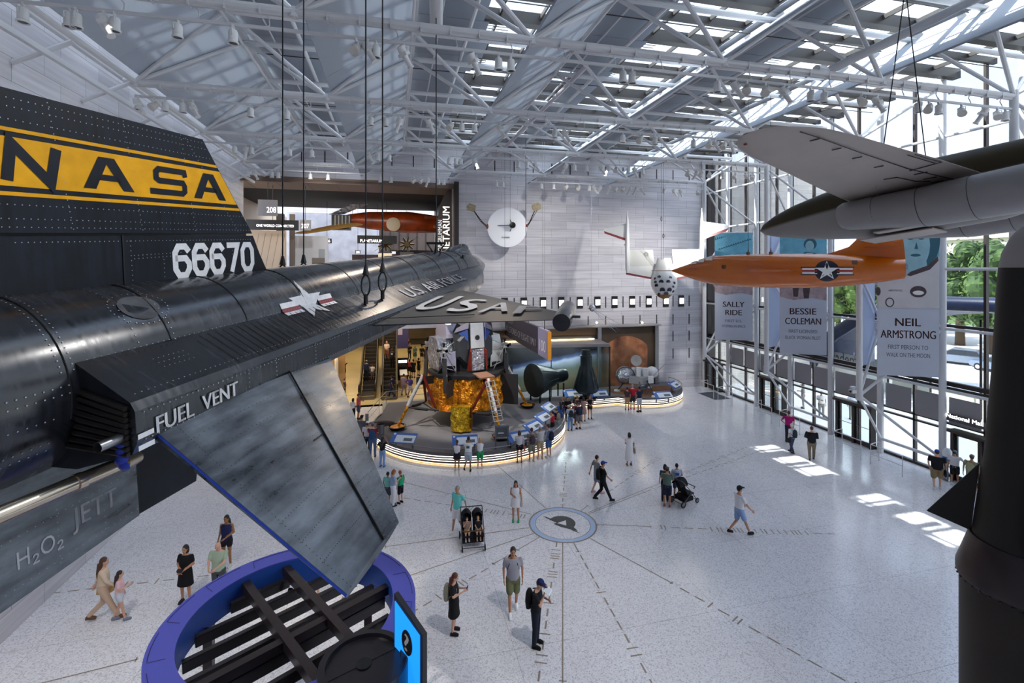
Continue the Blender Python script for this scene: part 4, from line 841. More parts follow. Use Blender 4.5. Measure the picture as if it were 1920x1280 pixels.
for i, px in enumerate((1118, 1203)):
    p_ = onY(px, 604, 33.4); o = thing('spotlight', ['bright little spotlight over the join of the two murals', 'bright little spotlight over the red planet mural'][i], 'spotlight', p_); b = MB(); b.tube((0, .15, .05), (0, -.08, -.02), .07, n=12); b.tube((0, .1, .0), (0, .1, 5.19-p_.z), .02); b.build('body', white, o); b = MB(); b.ell((0, -.1, -.02), .06, 10, 8); b.build('lens', M('bulb_hot', '#ffe6b8', .5, em=60), o)
# glass case
cs_ = thing('display_case', 'tall glass case with flat grey canopy holding two dark capsules', 'display case')
A, Bq, Cq, Dq = Vector((7.65, 32.4, 0)), Vector((14.66, 31.24, 0)), Vector((14.9, 33.75, 0)), Vector((7.65, 33.75, 0))
b = MB(); b.prism([(p.x, p.y) for p in (A, Bq, Cq, Dq)], 4.0, 4.2); b.build('canopy', M('canopy_grey', '#7c7b80', .5), cs_, ang=20)
cg = glass('case_glass', (.90, .96, .94), .12)
for f0, f1 in ((0, .25), (.25, .5), (.5, .75), (.75, 1)):
    b = MB(); p, q = A.lerp(Bq, f0), A.lerp(Bq, f1); b.beam(p+Vector((0, 0, 2.28)), q+Vector((0, 0, 2.28)), .015, 3.44); b.build('pane', cg, cs_)
b = MB(); b.beam(Bq+Vector((0, 0, 2.28)), Cq+Vector((0, 0, 2.28)), .015, 3.44); b.build('pane', cg, cs_)
b = MB(); b.box(Bq+Vector((0, 0, 2.28)), (.09, .09, 3.45)); b.build('corner_post', blk, cs_)
b = MB(); q = A.lerp(Bq, .42); b.box(q+Vector((0, 0, 2.28)), (.05, .05, 3.45)); b.build('mullion', blk, cs_)
b = MB(); b.beam(A.lerp(Dq, .9)+Vector((0, 0, 4.26)), Cq+Vector((-.4, -.2, 4.26)), .08, .03); b.build('light_strip', M('warm_strip2', '#ffe2b0', .5, em=6), cs_)
# capsules
tealk = M('capsule_dark', '#16242a', .35, .3, n=(4, .4), b=(8, .08)); shield = M('heat_shield', '#1d2b2e', .75, n=(5, .5))
g = onfloor(1012, 748, DZ); cz = 2.0; cc = atd(1000, 713, 32.3)
fa = cw(.8, .02, .56)-Vector((0, 0, CH)); F = frame((0, 0, 0), fa, (0, 0, 1))
cp = thing('space_capsule', 'dark capsule lying on its side in the glass case, its round heat shield facing out', 'spacecraft', (cc.x, cc.y, DZ)); T_ = Matrix.Translation((0, 0, cc.z-DZ)) @ F
b = MB(); b.lathe([(.02, -.18), (.5, -.16), (.9, -.09), (1.12, 0), (1.12, .05)], 40, T_); b.build('heat_shield', shield, cp)
b = MB(); b.lathe([(1.1, .05), (1.02, .3), (.55, 1.75), (.5, 1.9), (.5, 2.45), (.44, 2.5), (.43, 2.75), (.02, 2.78)], 40, T_)
for a in range(8): q = a*PI/4; b.tube(T_ @ Vector((1.04*math.cos(q), 1.04*math.sin(q), .3)), T_ @ Vector((.57*math.cos(q), .57*math.sin(q), 1.75)), .02, n=4)
b.build('body', tealk, cp); b = MB(); b.lathe([(.16, 0), (.16, .03), (.02, .03)], 16, T_ @ frame((.66, -.55, .75), (.8, -.6, .3))); b.build('hatch_window', blk, cp)
b = MB()
for d in (.15, 1.0, 2.4):
    for s in (-.5, .5):
        q = T_ @ Vector((-.5, s*(1 if d < 1.5 else .6), d)); b.tube((q.x, q.y, 0), (q.x, q.y, q.z), .06, n=8)
b.build('stand', blk, cp)
c2 = onfloor(1099, 742, DZ+.15); c2 = atd(1099, 728, 33.2)
cp = thing('space_capsule', 'dark cone capsule standing upright in the glass case by its corner post', 'spacecraft', (c2.x, c2.y, DZ))
b = MB(); b.lathe([(.02, .5), (.6, .42), (.9, .5), (.93, .62), (.86, .75), (.42, 2.2), (.4, 2.35), (.4, 2.95), (.34, 3.0), (.3, 3.35), (.02, 3.36)], 36)
for a in range(10): q = a*PI/5; b.tube((.86*math.cos(q), .86*math.sin(q), .78), (.43*math.cos(q), .43*math.sin(q), 2.2), .02, n=4)
b.build('body', tealk, cp); b = MB(); q = frame((.42, -.52, 1.25), (.6, -.75, .28), (0, 0, 1)); b.push(q); b.box((0, 0, 0), (.55, .3, .05)); b.m = 1; b.box((0, 0, .03), (.42, .2, .03)); b.pop(); b.build('hatch', [M('hatch_grey', '#7d8588', .4), blk], cp)
b = MB(); b.lathe([(.75, 0), (.75, .1), (.5, .12), (.45, .48)], 24); b.build('stand', blk, cp)
# ============================================================ gold-foil lander
lm = thing('lunar_lander', 'large four-legged lander with gold foil base and black and silver cabin', 'spacecraft', (4.25, 28.75, DZ), math.radians(-73.6))
def foilmat(name, c1, c2, r=.22, sc_=3.2):
    k = bpy.data.materials.new(name); k.use_nodes = True; t = k.node_tree; p = t.nodes['Principled BSDF']; p.inputs['Metallic'].default_value = .9; p.inputs['Roughness'].default_value = r
    tc = N(t, 'TexCoord'); v = N(t, 'TexVoronoi', Scale=sc_, feature='SMOOTH_F1'); n = N(t, 'TexNoise', Scale=sc_*1.6, Detail=5, Distortion=1.5); t.links.new(tc.outputs['Object'], n.inputs[0]); t.links.new(tc.outputs['Object'], v.inputs[0])
    a = N(t, 'Math', operation='ADD'); t.links.new(n.outputs[0], a.inputs[0]); t.links.new(v.outputs[0], a.inputs[1]); bb = N(t, 'Bump', Strength=1, Distance=.16); t.links.new(a.outputs[0], bb.inputs['Height']); t.links.new(bb.outputs[0], p.inputs['Normal'])
    c = ramp(t, [(.3, lin(c1)), (.7, lin(c2))]); t.links.new(n.outputs[0], c.inputs[0]); t.links.new(c.outputs[0], p.inputs['Base Color']); return k
gold = foilmat('foil_amber', '#c8690c', '#ffb93a', .28); ygold = foilmat('foil_yellow', '#c99a12', '#f6d548', .2, 4); silver = foilmat('foil_silver', '#8d8f96', '#d9d9e2', .28, 2.5); redf = M('foil_red', '#8c2f22', .3, .5, n=(4, .4), b=(9, .4)); lb = M('lander_black', '#1b1b1f', .6, n=(3, .3)); lgk = M('lander_slate', '#2f3238', .55, n=(2, .3)); alu = M('lander_aluminium', '#c9c7c4', .3, .7, n=(4, .12)); lil = M('lander_lilac', '#b9b3c4', .35, .5)
oc = lambda r, z, ph=PI/8: [Vector((r*math.cos(ph+i*PI/4), r*math.sin(ph+i*PI/4), z)) for i in range(8)]
rs = random.Random(3)
b = MB()
def crinkle(a, c, nx=8, ny=6, amp=.07):                   # a foil face between two vertical edges
    a0, a1, c0, c1 = a[0], a[1], c[0], c[1]; nn = (c0-a0).cross(a1-a0).normalized(); g = []
    for j in range(ny+1):
        for i in range(nx+1):
            p = (a0.lerp(c0, i/nx)).lerp(a1.lerp(c1, i/nx), j/ny)
            if 0 < i < nx: p = p+nn*rs.uniform(-amp, amp)
            g.append(p)
    b.add(g, [(j*(nx+1)+i, j*(nx+1)+i+1, (j+1)*(nx+1)+i+1, (j+1)*(nx+1)+i) for j in range(ny) for i in range(nx)])
lo, hi = oc(2.35, .95), oc(2.3, 2.75)
for i in range(8): crinkle((lo[i], hi[i]), (lo[(i+1) % 8], hi[(i+1) % 8]), amp=.1)
b.poly(lo[::-1]); b.poly(hi); b.build('descent_stage', gold, lm, ang=0, fix=True)
b = MB(); b.loft([oc(2.34, 2.74), oc(2.36, 2.95), oc(1.6, 3.0)]); b.build('upper_deck', lb, lm, ang=20)
for i, (z0, z1) in ((6, (1.9, 2.76)), (7, (2.55, 2.76)), (5, (2.3, 2.76)), (0, (1.0, 2.76)), (1, (1.4, 2.76))):
    b = MB(); p0, p1 = oc(2.44, 0)[i], oc(2.44, 0)[(i+1) % 8]; b.beam((p0+p1)/2*1.0+Vector((0, 0, z0)), (p0+p1)/2+Vector((0, 0, z1)), (p1-p0).length*.96, .03, up=tuple((p0+p1).normalized().cross(Vector((0, 0, 1))))); b.build('thermal_blanket', lb, lm)
b = MB(); b.lathe([(.35, 1.0), (.55, .7), (.72, .35), (.7, .35), (.5, .7)], 24); b.build('engine_bell', blk, lm)
b = MB(); F = Matrix.Translation((2.35, -1.25, .05)); b.push(Matrix.Translation((2.2, -1.35, .72)) @ Matrix.Rotation(-.5, 4, 'Z')); 
b.loft([[Vector(((.3+.07*math.sin(i*2.3+z*7))*math.cos(i*PI/9)*1.1, (.5+.06*math.sin(i*3.7+z*5))*math.sin(i*PI/9)*1.1, z+(.05*math.sin(i*5) if -.5 < z < .6 else 0))) for i in range(18)] for z in (-.62, -.5, -.35, -.2, -.05, .1, .25, .4, .55, .7)]); b.pop(); b.build('equipment_bay', ygold, lm, ang=0)
b = MB(); b.push(Matrix.Translation((2.2, -1.35, .72)) @ Matrix.Rotation(-.5, 4, 'Z')); b.box((.05, .56, .1), (.5, .05, 1.2)); b.pop(); b.build('bay_side', redf, lm)
b = MB(); pf = oc(2.40, 0); p0, p1 = pf[5], pf[6]; e = (p1-p0).normalized(); nrm = Vector((e.y, -e.x, 0)); 
FL = Matrix((tuple(e), (0, 0, 1), tuple(nrm))).transposed().to_4x4(); FL.translation = (p0+p1)/2+Vector((0, 0, 1.25))+nrm*.03-e*.75
b.push(FL); 
for i in range(13): b.m = 0 if i % 2 == 0 else 1; b.box((.0+.375, i*.033+.016, 0), (.75, .033, .012))
b.m = 2; b.box((.15, .3, .004), (.3, .23, .014)); b.pop(); b.build('flag', [M('flag_red', '#a24a52', .6), M('flag_white', '#cfcbd0', .6), M('flag_blue', '#3a4468', .6)], lm)
# ascent cabin
b = MB(); F = frame((-.9, 0, 4.35), (1, 0, 0), (0, 0, 1)); b.lathe([(.02, 0), (1.2, .02), (1.22, 2.0), (1.1, 2.15), (.02, 2.16)], 8, F @ Matrix.Rotation(PI/8, 4, 'Z')); b.build('cabin', lgk, lm, ang=20)
b = MB(); b.loft([oc(1.25, 3.0), oc(1.35, 4.0), oc(1.15, 5.3), oc(.7, 5.9)]); b.build('mid_section', lb, lm, ang=20)
def facet(name, pts, mat, th=.03):
    P_ = [Vector(p) for p in pts]; n = (P_[1]-P_[0]).cross(P_[2]-P_[0]).normalized(); b = MB(); b.loft([[p+n*th for p in P_], [p-n*th for p in P_]]); return b.build(name, mat, lm, ang=20)
facet('front_face', [(1.42, -.42, 4.35), (1.42, .42, 4.35), (1.2, .45, 5.9), (1.2, -.38, 5.9)], alu, .04)
b = MB(); b.lathe([(.14, 0), (.14, .05), (.02, .05)], 20, frame((1.38, 0, 4.95), (1, 0, .14))); b.build('dock_target', blk, lm)
for s in (-1, 1):
    facet('window_facet', [(1.3, s*.45, 4.3), (1.25, s*.45, 5.8), (.7, s*1.25, 5.2), (.9, s*1.15, 4.3)], lgk); facet('window', [(1.29, s*.55, 5.45), (1.0, s*1.0, 5.2), (1.33, s*.52, 4.75)], M('window_blue', '#3b4f8d', .1), .05)
    facet('window_brow', [(1.33, s*.5, 5.85), (1.28, s*.5, 5.5), (.85, s*1.2, 5.25), (.95, s*1.1, 5.5)], lil, .04)
    facet('hatch_flange', [(1.45, s*.42, 4.35), (1.6, s*.5, 4.2), (1.62, s*.5, 3.15), (1.4, s*.6, 3.05)], redf, .05)
facet('hatch', [(1.48, -.38, 3.1), (1.48, .38, 3.1), (1.44, .38, 4.3), (1.44, -.38, 4.3)], silver)
b = MB(); b.push(Matrix.Translation((1.5, 0, 4.5))); b.pop(); facet('porch', [(1.7, -.45, 2.98), (2.7, -.45, 2.9), (2.7, .45, 2.9), (1.7, .45, 2.98)], M('porch_tan', '#8a6450', .6), .04)
for s in (-1, 1):                                         # side tanks, blankets and thruster clusters
    b = MB(); b.loft([[Vector((x, s*y, z)) for x, z in ((.6, 3.1), (.75, 3.9), (.3, 4.9), (-.9, 4.9), (-1.2, 3.9), (-.9, 3.1))] for y in (1.0, 1.75, 2.05)]); b.build('tank_cover', silver if s < 0 else alu, lm, ang=20)
    facet('blanket', [(.85, s*1.1, 3.05), (.9, s*1.9, 3.3), (.8, s*2.0, 4.0), (.9, s*1.15, 4.2)], lil if s < 0 else alu, .05); facet('blanket', [(.8, s*1.2, 3.0), (.6, s*2.15, 3.0), (.9, s*1.95, 3.4), (1.0, s*1.2, 3.35)], lb, .04)
    b = MB(); b.loft([[Vector((x, s*y, z)) for x, z in ((-1.2, 4.6), (-1.2, 5.8), (.2, 5.9), (.5, 4.9))] for y in (.5, 1.5)]); b.build('upper_cover', lil if s < 0 else lb, lm, ang=20)
    for x in (1.15, -1.5):
        b = MB(); q = Vector((x, s*1.95, 4.35)); b.box(q, (.24, .24, .3)); b.m = 1
        for d in ((0, 0, 1), (0, 0, -1), (1, 0, 0), (0, s, 0)): v = Vector(d); b.tube(q+v*.12, q+v*.38, .03, .09, n=10, caps=False)
        b.build('thruster_cluster', [alu, blk], lm)
        b = MB()
        for e_ in ((x*.7, s*1.2, 4.7), (x*.7, s*1.2, 3.9), (x, s*1.2, 3.0), (x*1.4, s*1.95, 2.95)): b.tube(q, e_, .022, n=5)
        b.build('strut', alu, lm)
        b = MB(); b.beam((x*1.25, s*1.95, 2.0), (x*1.05, s*1.95, 3.9), .55, .06, up=(0, 1, 0)); b.build('plume_deflector', lgk, lm)
b = MB(); b.box((-1.9, 0, 4.2), (.9, 2.2, 1.8)); b.build('aft_bay', silver, lm); b = MB(); b.tube((0, 0, 5.9), (0, 0, 6.3), .5, n=20); b.build('docking_tunnel', lb, lm)
b = MB(); b.lathe([(.02, 0), (.3, .08), (.34, .14)], 16, frame((.5, -1.3, 5.9), (.5, -.6, .5))); b.tube((.4, -1.1, 5.6), (.5, -1.3, 5.9), .03); b.build('dish_antenna', alu, lm)
for i in range(4):                                        # landing gear
    q = i*PI/2; L = lambda r, t_, z: Vector((r*math.cos(q)-t_*math.sin(q), r*math.sin(q)+t_*math.cos(q), z))
    g_ = MB(); g_.tube(L(2.75, 0, 2.85), L(3.65, 0, 1.2), .1, .1, n=10); leg = g_.build('leg', M('strut_white', '#d4d1cf', .4, .3, n=(9, .2)), lm)
    b = MB(); b.tube(L(3.62, 0, 1.22), L(4.2, 0, .16), .088, .075, n=10); b.build('lower_strut', gold, leg)
    b = MB(); b.lathe([(.02, .04), (.25, .0), (.4, .06), (.5, .2), (.47, .21), (.36, .1), (.02, .1)], 20, Matrix.Translation(L(4.26, 0, 0))); b.m = 1; b.ell(L(4.26, 0, .14), (.4, .4, .07), 16, 6); b.build('footpad', [blk, gold], leg)
    b = MB()
    for s in (-1, 1): b.tube(L(2.75, 0, 2.85), L(2.3, s*.75, 1.15), .1, .07, n=8)
    b.build('outrigger', redf, leg)
    b = MB()
    for s in (-1, 1): b.tube(L(3.55, 0, 1.1), L(2.2, s*1.05, 1.0), .045, n=8); b.tube(L(3.3, s*.2, 1.08), L(2.7, s*.65, 1.03), .085, n=8); b.tube(L(2.35, 0, .95), L(2.4, s*1.0, .98), .04, n=6)
    b.build('side_strut', lb, leg)
    if i == 0:
        b = MB(); 
        for s in (-1, 1): b.tube(L(2.95, s*.26, 2.75), L(3.95, s*.26, .85), .024, n=6)
        for k in range(9): f = k/8; b.tube(L(lerp(2.95, 3.95, f), -.26, lerp(2.75, .85, f)), L(lerp(2.95, 3.95, f), .26, lerp(2.75, .85, f)), .018, n=6)
        for k in range(5): f = .3+k*.16; z = lerp(2.75, .85, f); r0 = lerp(2.95, 3.95, f); b.path([L(r0, -.26, z), L(r0+.3, -.2, z), L(r0+.3, .2, z), L(r0, .26, z)], .014, 5)
        b.build('ladder', alu, leg)
# ============================================================ mars lander
vk = thing('planet_lander', 'grey three-legged lander with small dish standing on the brown platform end', 'spacecraft', (*onfloor(1199, 735, DZ).xy, DZ), -.25)
vg = M('lander_grey', '#9fa1a5', .45, .2, n=(4, .2)); vw = M('lander_pale', '#d8d8da', .4)
b = MB(); b.loft([[Vector((1.0*math.cos(a)*(1 if i % 2 else .82), .95*math.sin(a)*(1 if i % 2 else .82), z)) for i, a in enumerate([q*PI/6 for q in range(12)])] for z in (.75, .8, 1.2, 1.25)]); b.build('body', vg, vk, ang=20)
b = MB(); b.ell((-1.05, .1, 1.25), (.62, .6, .62), 20, 14); b.m = 1; b.path([(-1.05+.64*math.cos(a*PI/10), .1-.3, 1.25+.6*math.sin(a*PI/10)) for a in range(20)], .03, 5, loop=True); b.build('fuel_tank', [silver, lgk], vk)
b = MB(); b.ell((.95, .2, 1.4), (.45, .45, .42), 16, 12); b.build('fuel_tank', vw, vk)
b = MB()
for x, y, z, r, h in ((-.15, -.35, 1.25, .17, .62), (.35, -.3, 1.25, .2, .55), (.1, .3, 1.25, .25, .45), (-.4, .1, 1.25, .15, .5)): b.tube((x, y, z), (x, y, z+h), r, n=14)
b.build('instrument_can', vw, vk)
b = MB(); b.tube((-.2, .3, 1.25), (-.2, .25, 2.0), .035); b.build('mast', vg, vk); b = MB(); b.lathe([(.02, .1), (.2, .06), (.38, -.04), (.4, -.03), (.2, .1), (.02, .14)], 24, frame((-.2, .15, 2.25), (0, 1, -.25))); b.tube((-.2, .0, 2.25), (-.2, -.12, 2.3), .03); b.build('dish', M('dish_grey', '#a8a5a0', .5), vk)
for a in (-1.1, .9, 2.95):
    q = Vector((math.cos(a), math.sin(a), 0)); b = MB(); b.tube(q*.8+Vector((0, 0, 1.0)), q*1.55+Vector((0, 0, .06)), .05); b.tube(q*.85+Vector((0, 0, .8)), q*1.3+Vector((0, 0, .5)), .03); lg = b.build('leg', lgk, vk); b = MB(); b.lathe([(.02, .02), (.24, .02), (.22, .1), (.06, .14)], 14, Matrix.Translation(q*1.57)); b.build('footpad', vw, lg)
b = MB(); b.tube((.9, -.2, 1.2), (1.35, -.4, 1.75), .02); b.tube((1.35, -.4, 1.75), (1.7, -.5, 2.15), .015); b.build('arm', vg, vk)
b = MB(); b.box((.55, -1.0, 1.15), (.35, .12, .5), rz=.2); b.build('equipment_box', vw, vk)
sand = M('red_sand', '#8a5a3c', .9, n=(2, .25)); b = MB(); b.lathe([(2.6, DZ), (2.6, DZ+.02), (.02, DZ+.04)], 40, Matrix.Translation((17.7, 33.0, 0)), a0=-PI*1.02, a1=0); b.build('sand_bed', sand, plat)
# ============================================================ hanging hall sign
sg = thing('hanging_sign', 'long dark hanging sign naming the hall, with a lilac square reading 100', 'sign', (7.85, 24.0, 4.7))
b = MB(); b.box((0, 5.85, .75), (.16, 8.3, 1.5)); b.build('panel', M('sign_plum', '#3b3644', .5), sg); b = MB(); b.box((-.005, .87, .75), (.17, 1.66, 1.5)); b.build('number_panel', M('sign_lilac', '#9d95b0', .5), sg); b = MB(); b.box((0, -.02, .72), (.2, .12, 1.46)); b.build('end_edge', M('sign_orange', '#d98d1c', .5), sg)
SF = Matrix(((0, 0, -1, -.095), (-1, 0, 0, 0), (0, 1, 0, 0), (0, 0, 0, 1)))     # text reads toward the near end on the face turned to -X
b = MB(); b.text('MILESTONES OF FLIGHT HALL', .42, SF @ Matrix.Translation((-9.6, .35, 0)), .014, 'l', 7.6); b.build('lettering', M('sign_white', '#f2f0f2', .5), sg); b = MB(); b.text('BOEING', .42, SF @ Matrix.Translation((-9.6, .98, 0)), .014, 'l', 2.0); b.build('lettering', M('sign_white', '#f2f0f2', .5), sg); b = MB(); b.text('100', .6, SF @ Matrix.Translation((-.87, .3, 0)), .0, 'c', 1.1); b.build('lettering', M('sign_white', '#f2f0f2', .5), sg)
b = MB(); 
for y in (.8, 4, 8): b.tube((0, y, 1.5), (0, y, 2.2), .02)
b.tube((0, .4, 2.2), (0, 10.2, 2.2), .03); b.build('hanger', dark, sg)
# ============================================================ banners between inner columns and glass
bcloth = M('banner_cloth', '#b9bec9', .8, spec=.2); btxt = M('banner_text', '#43231c', .7); bsub = M('banner_subtext', '#62616b', .7); teal = M('banner_teal', '#6fb2c9', .8, n=(2.2, .25)); teald = M('banner_teal_dark', '#2b5866', .8); mauve = M('banner_mauve', '#b09a9c', .8, n=(5, .35)); maud = M('banner_brown', '#4d3f42', .8, n=(6, .4)); pale = M('banner_pale_grey', '#c4c0c2', .8, n=(1.5, .12)); tskin = M('banner_teal_skin', '#8fb7c2', .8, n=(2.5, .2))
def banner(i, y, label, l1, l2, s1, s2, art):
    a, c = Vector((21.75, y-.25, 0)), Vector((23.9, y-1.35, 0)); e = (c-a).normalized(); w_ = (c-a).length
    o = thing('banner', label, 'banner', (a.x-.11, a.y-.24, 4.55)); n = Vector((e.y, -e.x, 0)); B = Matrix((tuple(e), (0, 0, 1), tuple(n))).transposed().to_4x4()
    b = MB(); b.push(B); b.box((w_/2, 3.68, -.012), (w_, 7.36, .02)); b.pop(); b.build('cloth', bcloth, o)
    T = lambda x, y_, z=.006: B @ Matrix.Translation((x, y_, z)); 
    b = MB(); b.text(l1, .36, T(w_/2, 2.28), .018); b.build('name_lettering', btxt, o); b = MB(); b.text(l2, .36, T(w_/2, 1.72), .018, w=min(w_*.9, len(l2)*.265)); b.build('name_lettering', btxt, o)
    b = MB(); b.text(s1, .19, T(w_/2, 1.22), .0, w=len(s1)*.105); b.build('caption_lettering', bsub, o); b = MB(); b.text(s2, .19, T(w_/2, .86), .0, w=len(s2)*.107); b.build('caption_lettering', bsub, o)
    rects = {'sky': [(0, 5.2, w_, 7.34, teal, 0)], 'pilot': [(0, 5.2, w_, 7.34, teal, 0)], 'suit': [(0, 5.2, w_, 7.34, teal, 0)]}[art]
    b = MB(); b.push(B); b.box((w_/2, 6.1, .004), (w_, 2.5, .004)); b.pop(); b.build('picture_top', teal, o)
    b = MB(); b.push(B); pp = [(0, 3.3), (w_*.3, 3.1), (w_*.7, 3.25), (w_, 3.1), (w_, 4.86), (0, 4.86)]; b.prism(pp, .002, .006); b.pop(); b.build('picture_base', mauve if art != 'suit' else pale, o)
    fig = MB(); fig.push(B)
    E_ = lambda x, y_, rx, ry, z0=.006, z1=.012, k=20: fig.prism([(x+rx*math.cos(2*PI*q/k), y_+ry*math.sin(2*PI*q/k)) for q in range(k)], z0, z1)
    if art == 'sky':
        fig.m = 0
        for q in range(14): x = .2+q*.15; fig.prism([(x, 6.2+q*.05), (x+.1, 6.35+q*.05), (x+.2, 6.2+q*.05), (x+.12, 6.24+q*.05)], .006, .01); 
        for q in range(6): fig.prism([(q*.12, 6.9+q*.04), (q*.12+.06, 7.15), (q*.12+.12, 6.9+q*.04)], .006, .01)
        fig.prism([(.05, 5.25), (.4, 5.6), (1.1, 5.75), (1.9, 5.45), (2.3, 5.25)], .006, .01); fig.m = 1; fig.prism([(.1, 3.7), (.5, 4.1), (.6, 3.8), (1.0, 4.2), (1.1, 3.75), (1.7, 4.15), (2.2, 3.8), (2.2, 4.4), (.1, 4.4)], .008, .012)
    elif art == 'pilot':
        fig.m = 0; fig.prism([(.95, 5.25), (1.02, 5.6), (1.3, 5.85), (1.85, 5.8), (2.15, 5.55), (2.25, 5.25)], .006, .01); E_(1.58, 6.3, .33, .33); fig.m = 2; E_(1.55, 6.2, .22, .29, .012, .016); fig.prism([(1.4, 5.3), (1.38, 5.8), (1.7, 5.8), (1.75, 5.3)], .01, .014)
        fig.m = 1; fig.prism([(.72, 3.3), (.6, 4.5), (1.05, 4.5), (.95, 3.3)], .008, .012); fig.prism([(1.25, 3.2), (1.15, 4.5), (1.65, 4.5), (1.5, 3.2)], .008, .012)
    else:
        fig.m = 0; E_(1.75, 6.2, .7, 1.3); fig.m = 2; E_(1.5, 5.95, .56, 1.05, .012, .016); fig.prism([(1.2, 4.6), (1.2, 5.4), (1.9, 5.4), (2.0, 4.6)], .011, .014)
        fig.m = 0
        for x in (1.3, 1.72): E_(x, 6.25, .11, .05, .017, .02)
        E_(1.5, 5.5, .2, .065, .017, .02); fig.prism([(1.45, 5.78), (1.6, 5.78), (1.53, 6.1)], .017, .02); fig.m = 4; fig.prism([(0, 3.1), (0, 4.1), (.5, 4.55), (1.2, 4.55), (1.8, 4.8), (2.3, 5.4), (2.41, 5.45), (2.41, 3.1)], .014, .018); fig.m = 1; fig.prism([(1.15, 4.6), (1.3, 4.75), (2.0, 5.05), (2.35, 5.45), (2.38, 5.25), (2.05, 4.85), (1.3, 4.55)], .02, .024)
        E_(1.6, 3.85, .32, .26, .019, .024); E_(.02, 3.85, .1, .2, .019, .024); fig.m = 3; E_(1.6, 3.8, .22, .1, .025, .028); fig.m = 1; E_(.48, 3.35, .18, .22, .019, .022); fig.m = 4; E_(.48, 3.35, .13, .17, .023, .026)
    fig.pop(); fig.build('portrait', [teald, maud, tskin, M('banner_white', '#dedada', .8), pale], o)
    if art == 'suit': b = MB(); b.text('ARMSTRONG', .09, T(.7, 3.85, .026), .002, w=.55); b.build('tag_lettering', maud, o)
    b = MB(); b.tube(Vector((-.05, .02, 7.4)), e*(w_+.05)+Vector((0, 0, 7.4)), .03); b.tube(Vector((-.05, .02, 7.4)), Vector((XI-a.x, y-a.y, 7.6)), .02); b.build('pole', white, o)
banner(0, TY[0], 'tall pale banner with teal picture top nearest the stone wall', 'SALLY', 'RIDE', 'FIRST U.S.', 'WOMAN IN SPACE', 'sky')
banner(1, TY[1], 'tall pale banner with a pilot figure, middle of the three banners', 'BESSIE', 'COLEMAN', 'FIRST LICENSED', 'BLACK WOMAN PILOT', 'pilot')
banner(2, TY[2], 'tall pale banner showing a person in a white pressure suit', 'NEIL', 'ARMSTRONG', 'FIRST PERSON TO', 'WALK ON THE MOON', 'suit')
bk_ = translucent('banner_back', '#cfd8ec', .5)
for i in (1, 2):
    a, c = Vector((21.5, TY[i]+.3, 0)), Vector((23.9, TY[i]+1.5, 0)); o = thing('banner', ['', 'blank blue-white back of a banner behind the middle banner', 'blank blue-white back of a banner behind the pressure suit banner'][i], 'banner', a+Vector((0, 0, 4.75)))
    b = MB(); b.beam((0, 0, 3.6), c-a+Vector((0, 0, 3.6)), .02, 7.2); b.build('cloth', bk_, o); b = MB(); b.tube((0, 0, 7.2), c-a+Vector((0, 0, 7.2)), .03); b.build('pole', white, o)
# ============================================================ floor compass and inlaid lines
fm = thing('floor_emblem', 'round blue-ringed emblem inlaid in the white floor', 'floor emblem', (6.06, 16.91, 0))
brass = M('inlay_taupe', '#8f8171', .4); 
def annulus(mb, r0, r1, z, n=64): mb.add([(r*math.cos(2*PI*i/n), r*math.sin(2*PI*i/n), z) for r in (r0, r1) for i in range(n)], [(i, (i+1) % n, n+(i+1) % n, n+i) for i in range(n)])
b = MB(); annulus(b, 1.02, 1.2, .004); b.build('blue_ring', M('inlay_blue', '#a9bede', .3), fm); b = MB(); annulus(b, 1.2, 1.26, .004); annulus(b, 1.0, 1.02, .0045); b.build('border', brass, fm)
b = MB(); ez = YAW*-1; b.push(Matrix.Rotation(-YAW, 4, 'Z'))
b.poly([(-.02+.5*math.cos(a*PI/14), .08+.5*math.sin(a*PI/14)-.0, .005) for a in range(-4, 13)]); b.poly([(-.7, .55, .007), (-.55, .5, .007), (.55, -.62, .007), (.42, -.55, .007)]); b.poly([(-.35, .0, .006), (.15, .3, .006), (.5, -.5, .006), (-.1, -.2, .006)]); b.m = 1; b.poly([(-.2, .05, .008), (.14, .25, .008), (.12, -.12, .008)]); b.pop()
b.build('emblem', [M('inlay_black', '#23262b', .4), M('inlay_white', '#e6e4e6', .3)], fm, fix=False)
E0 = Vector((6.06, 16.91, 0))
def fp(x, y): p = onfloor(x, y); return Vector((p.x, p.y, .003))
def strip_(mb, a, c, w_): 
    d = (c-a).normalized(); n = Vector((-d.y, d.x, 0))*w_/2; mb.quad(a+n, c+n, c-n, a-n)
def solid(name, a, c, w_=.035, tick=True):
    a, c = fp(*a), fp(*c); b = MB(); strip_(b, a, c, w_); d = (c-a).normalized(); n = Vector((-d.y, d.x, 0))
    if tick: strip_(b, c-n*.09-d*.05, c+n*.09-d*.05, .03)
    return b
LN = thing('floor_inlay', 'thin taupe lines and dashes radiating from the floor emblem', 'floor inlay')
for a, c in (((1055, 1014), (1055, 1280)), ((1101, 1006), (1262, 1094)), ((1023, 952), (931, 871)), ((997, 964), (757, 904)), ((992, 989), (720, 1025)), ((1003, 999), (640, 1122)), ((1012, 1006), (969, 1032)), ((964, 1035), (923, 1058)), ((1118, 983), (1222, 987)), ((1102, 961), (1246, 902)), ((1104, 963), (1210, 922)), ((1090, 957), (1103, 947)), ((1073, 1012), (1085, 1035)), ((1055, 951), (1055, 945)), ((270, 1237), (390, 1250)), ((0, 1300), (260, 1235))): solid('l', a, c).build('line', brass, LN, fix=False)
rd = random.Random(11)
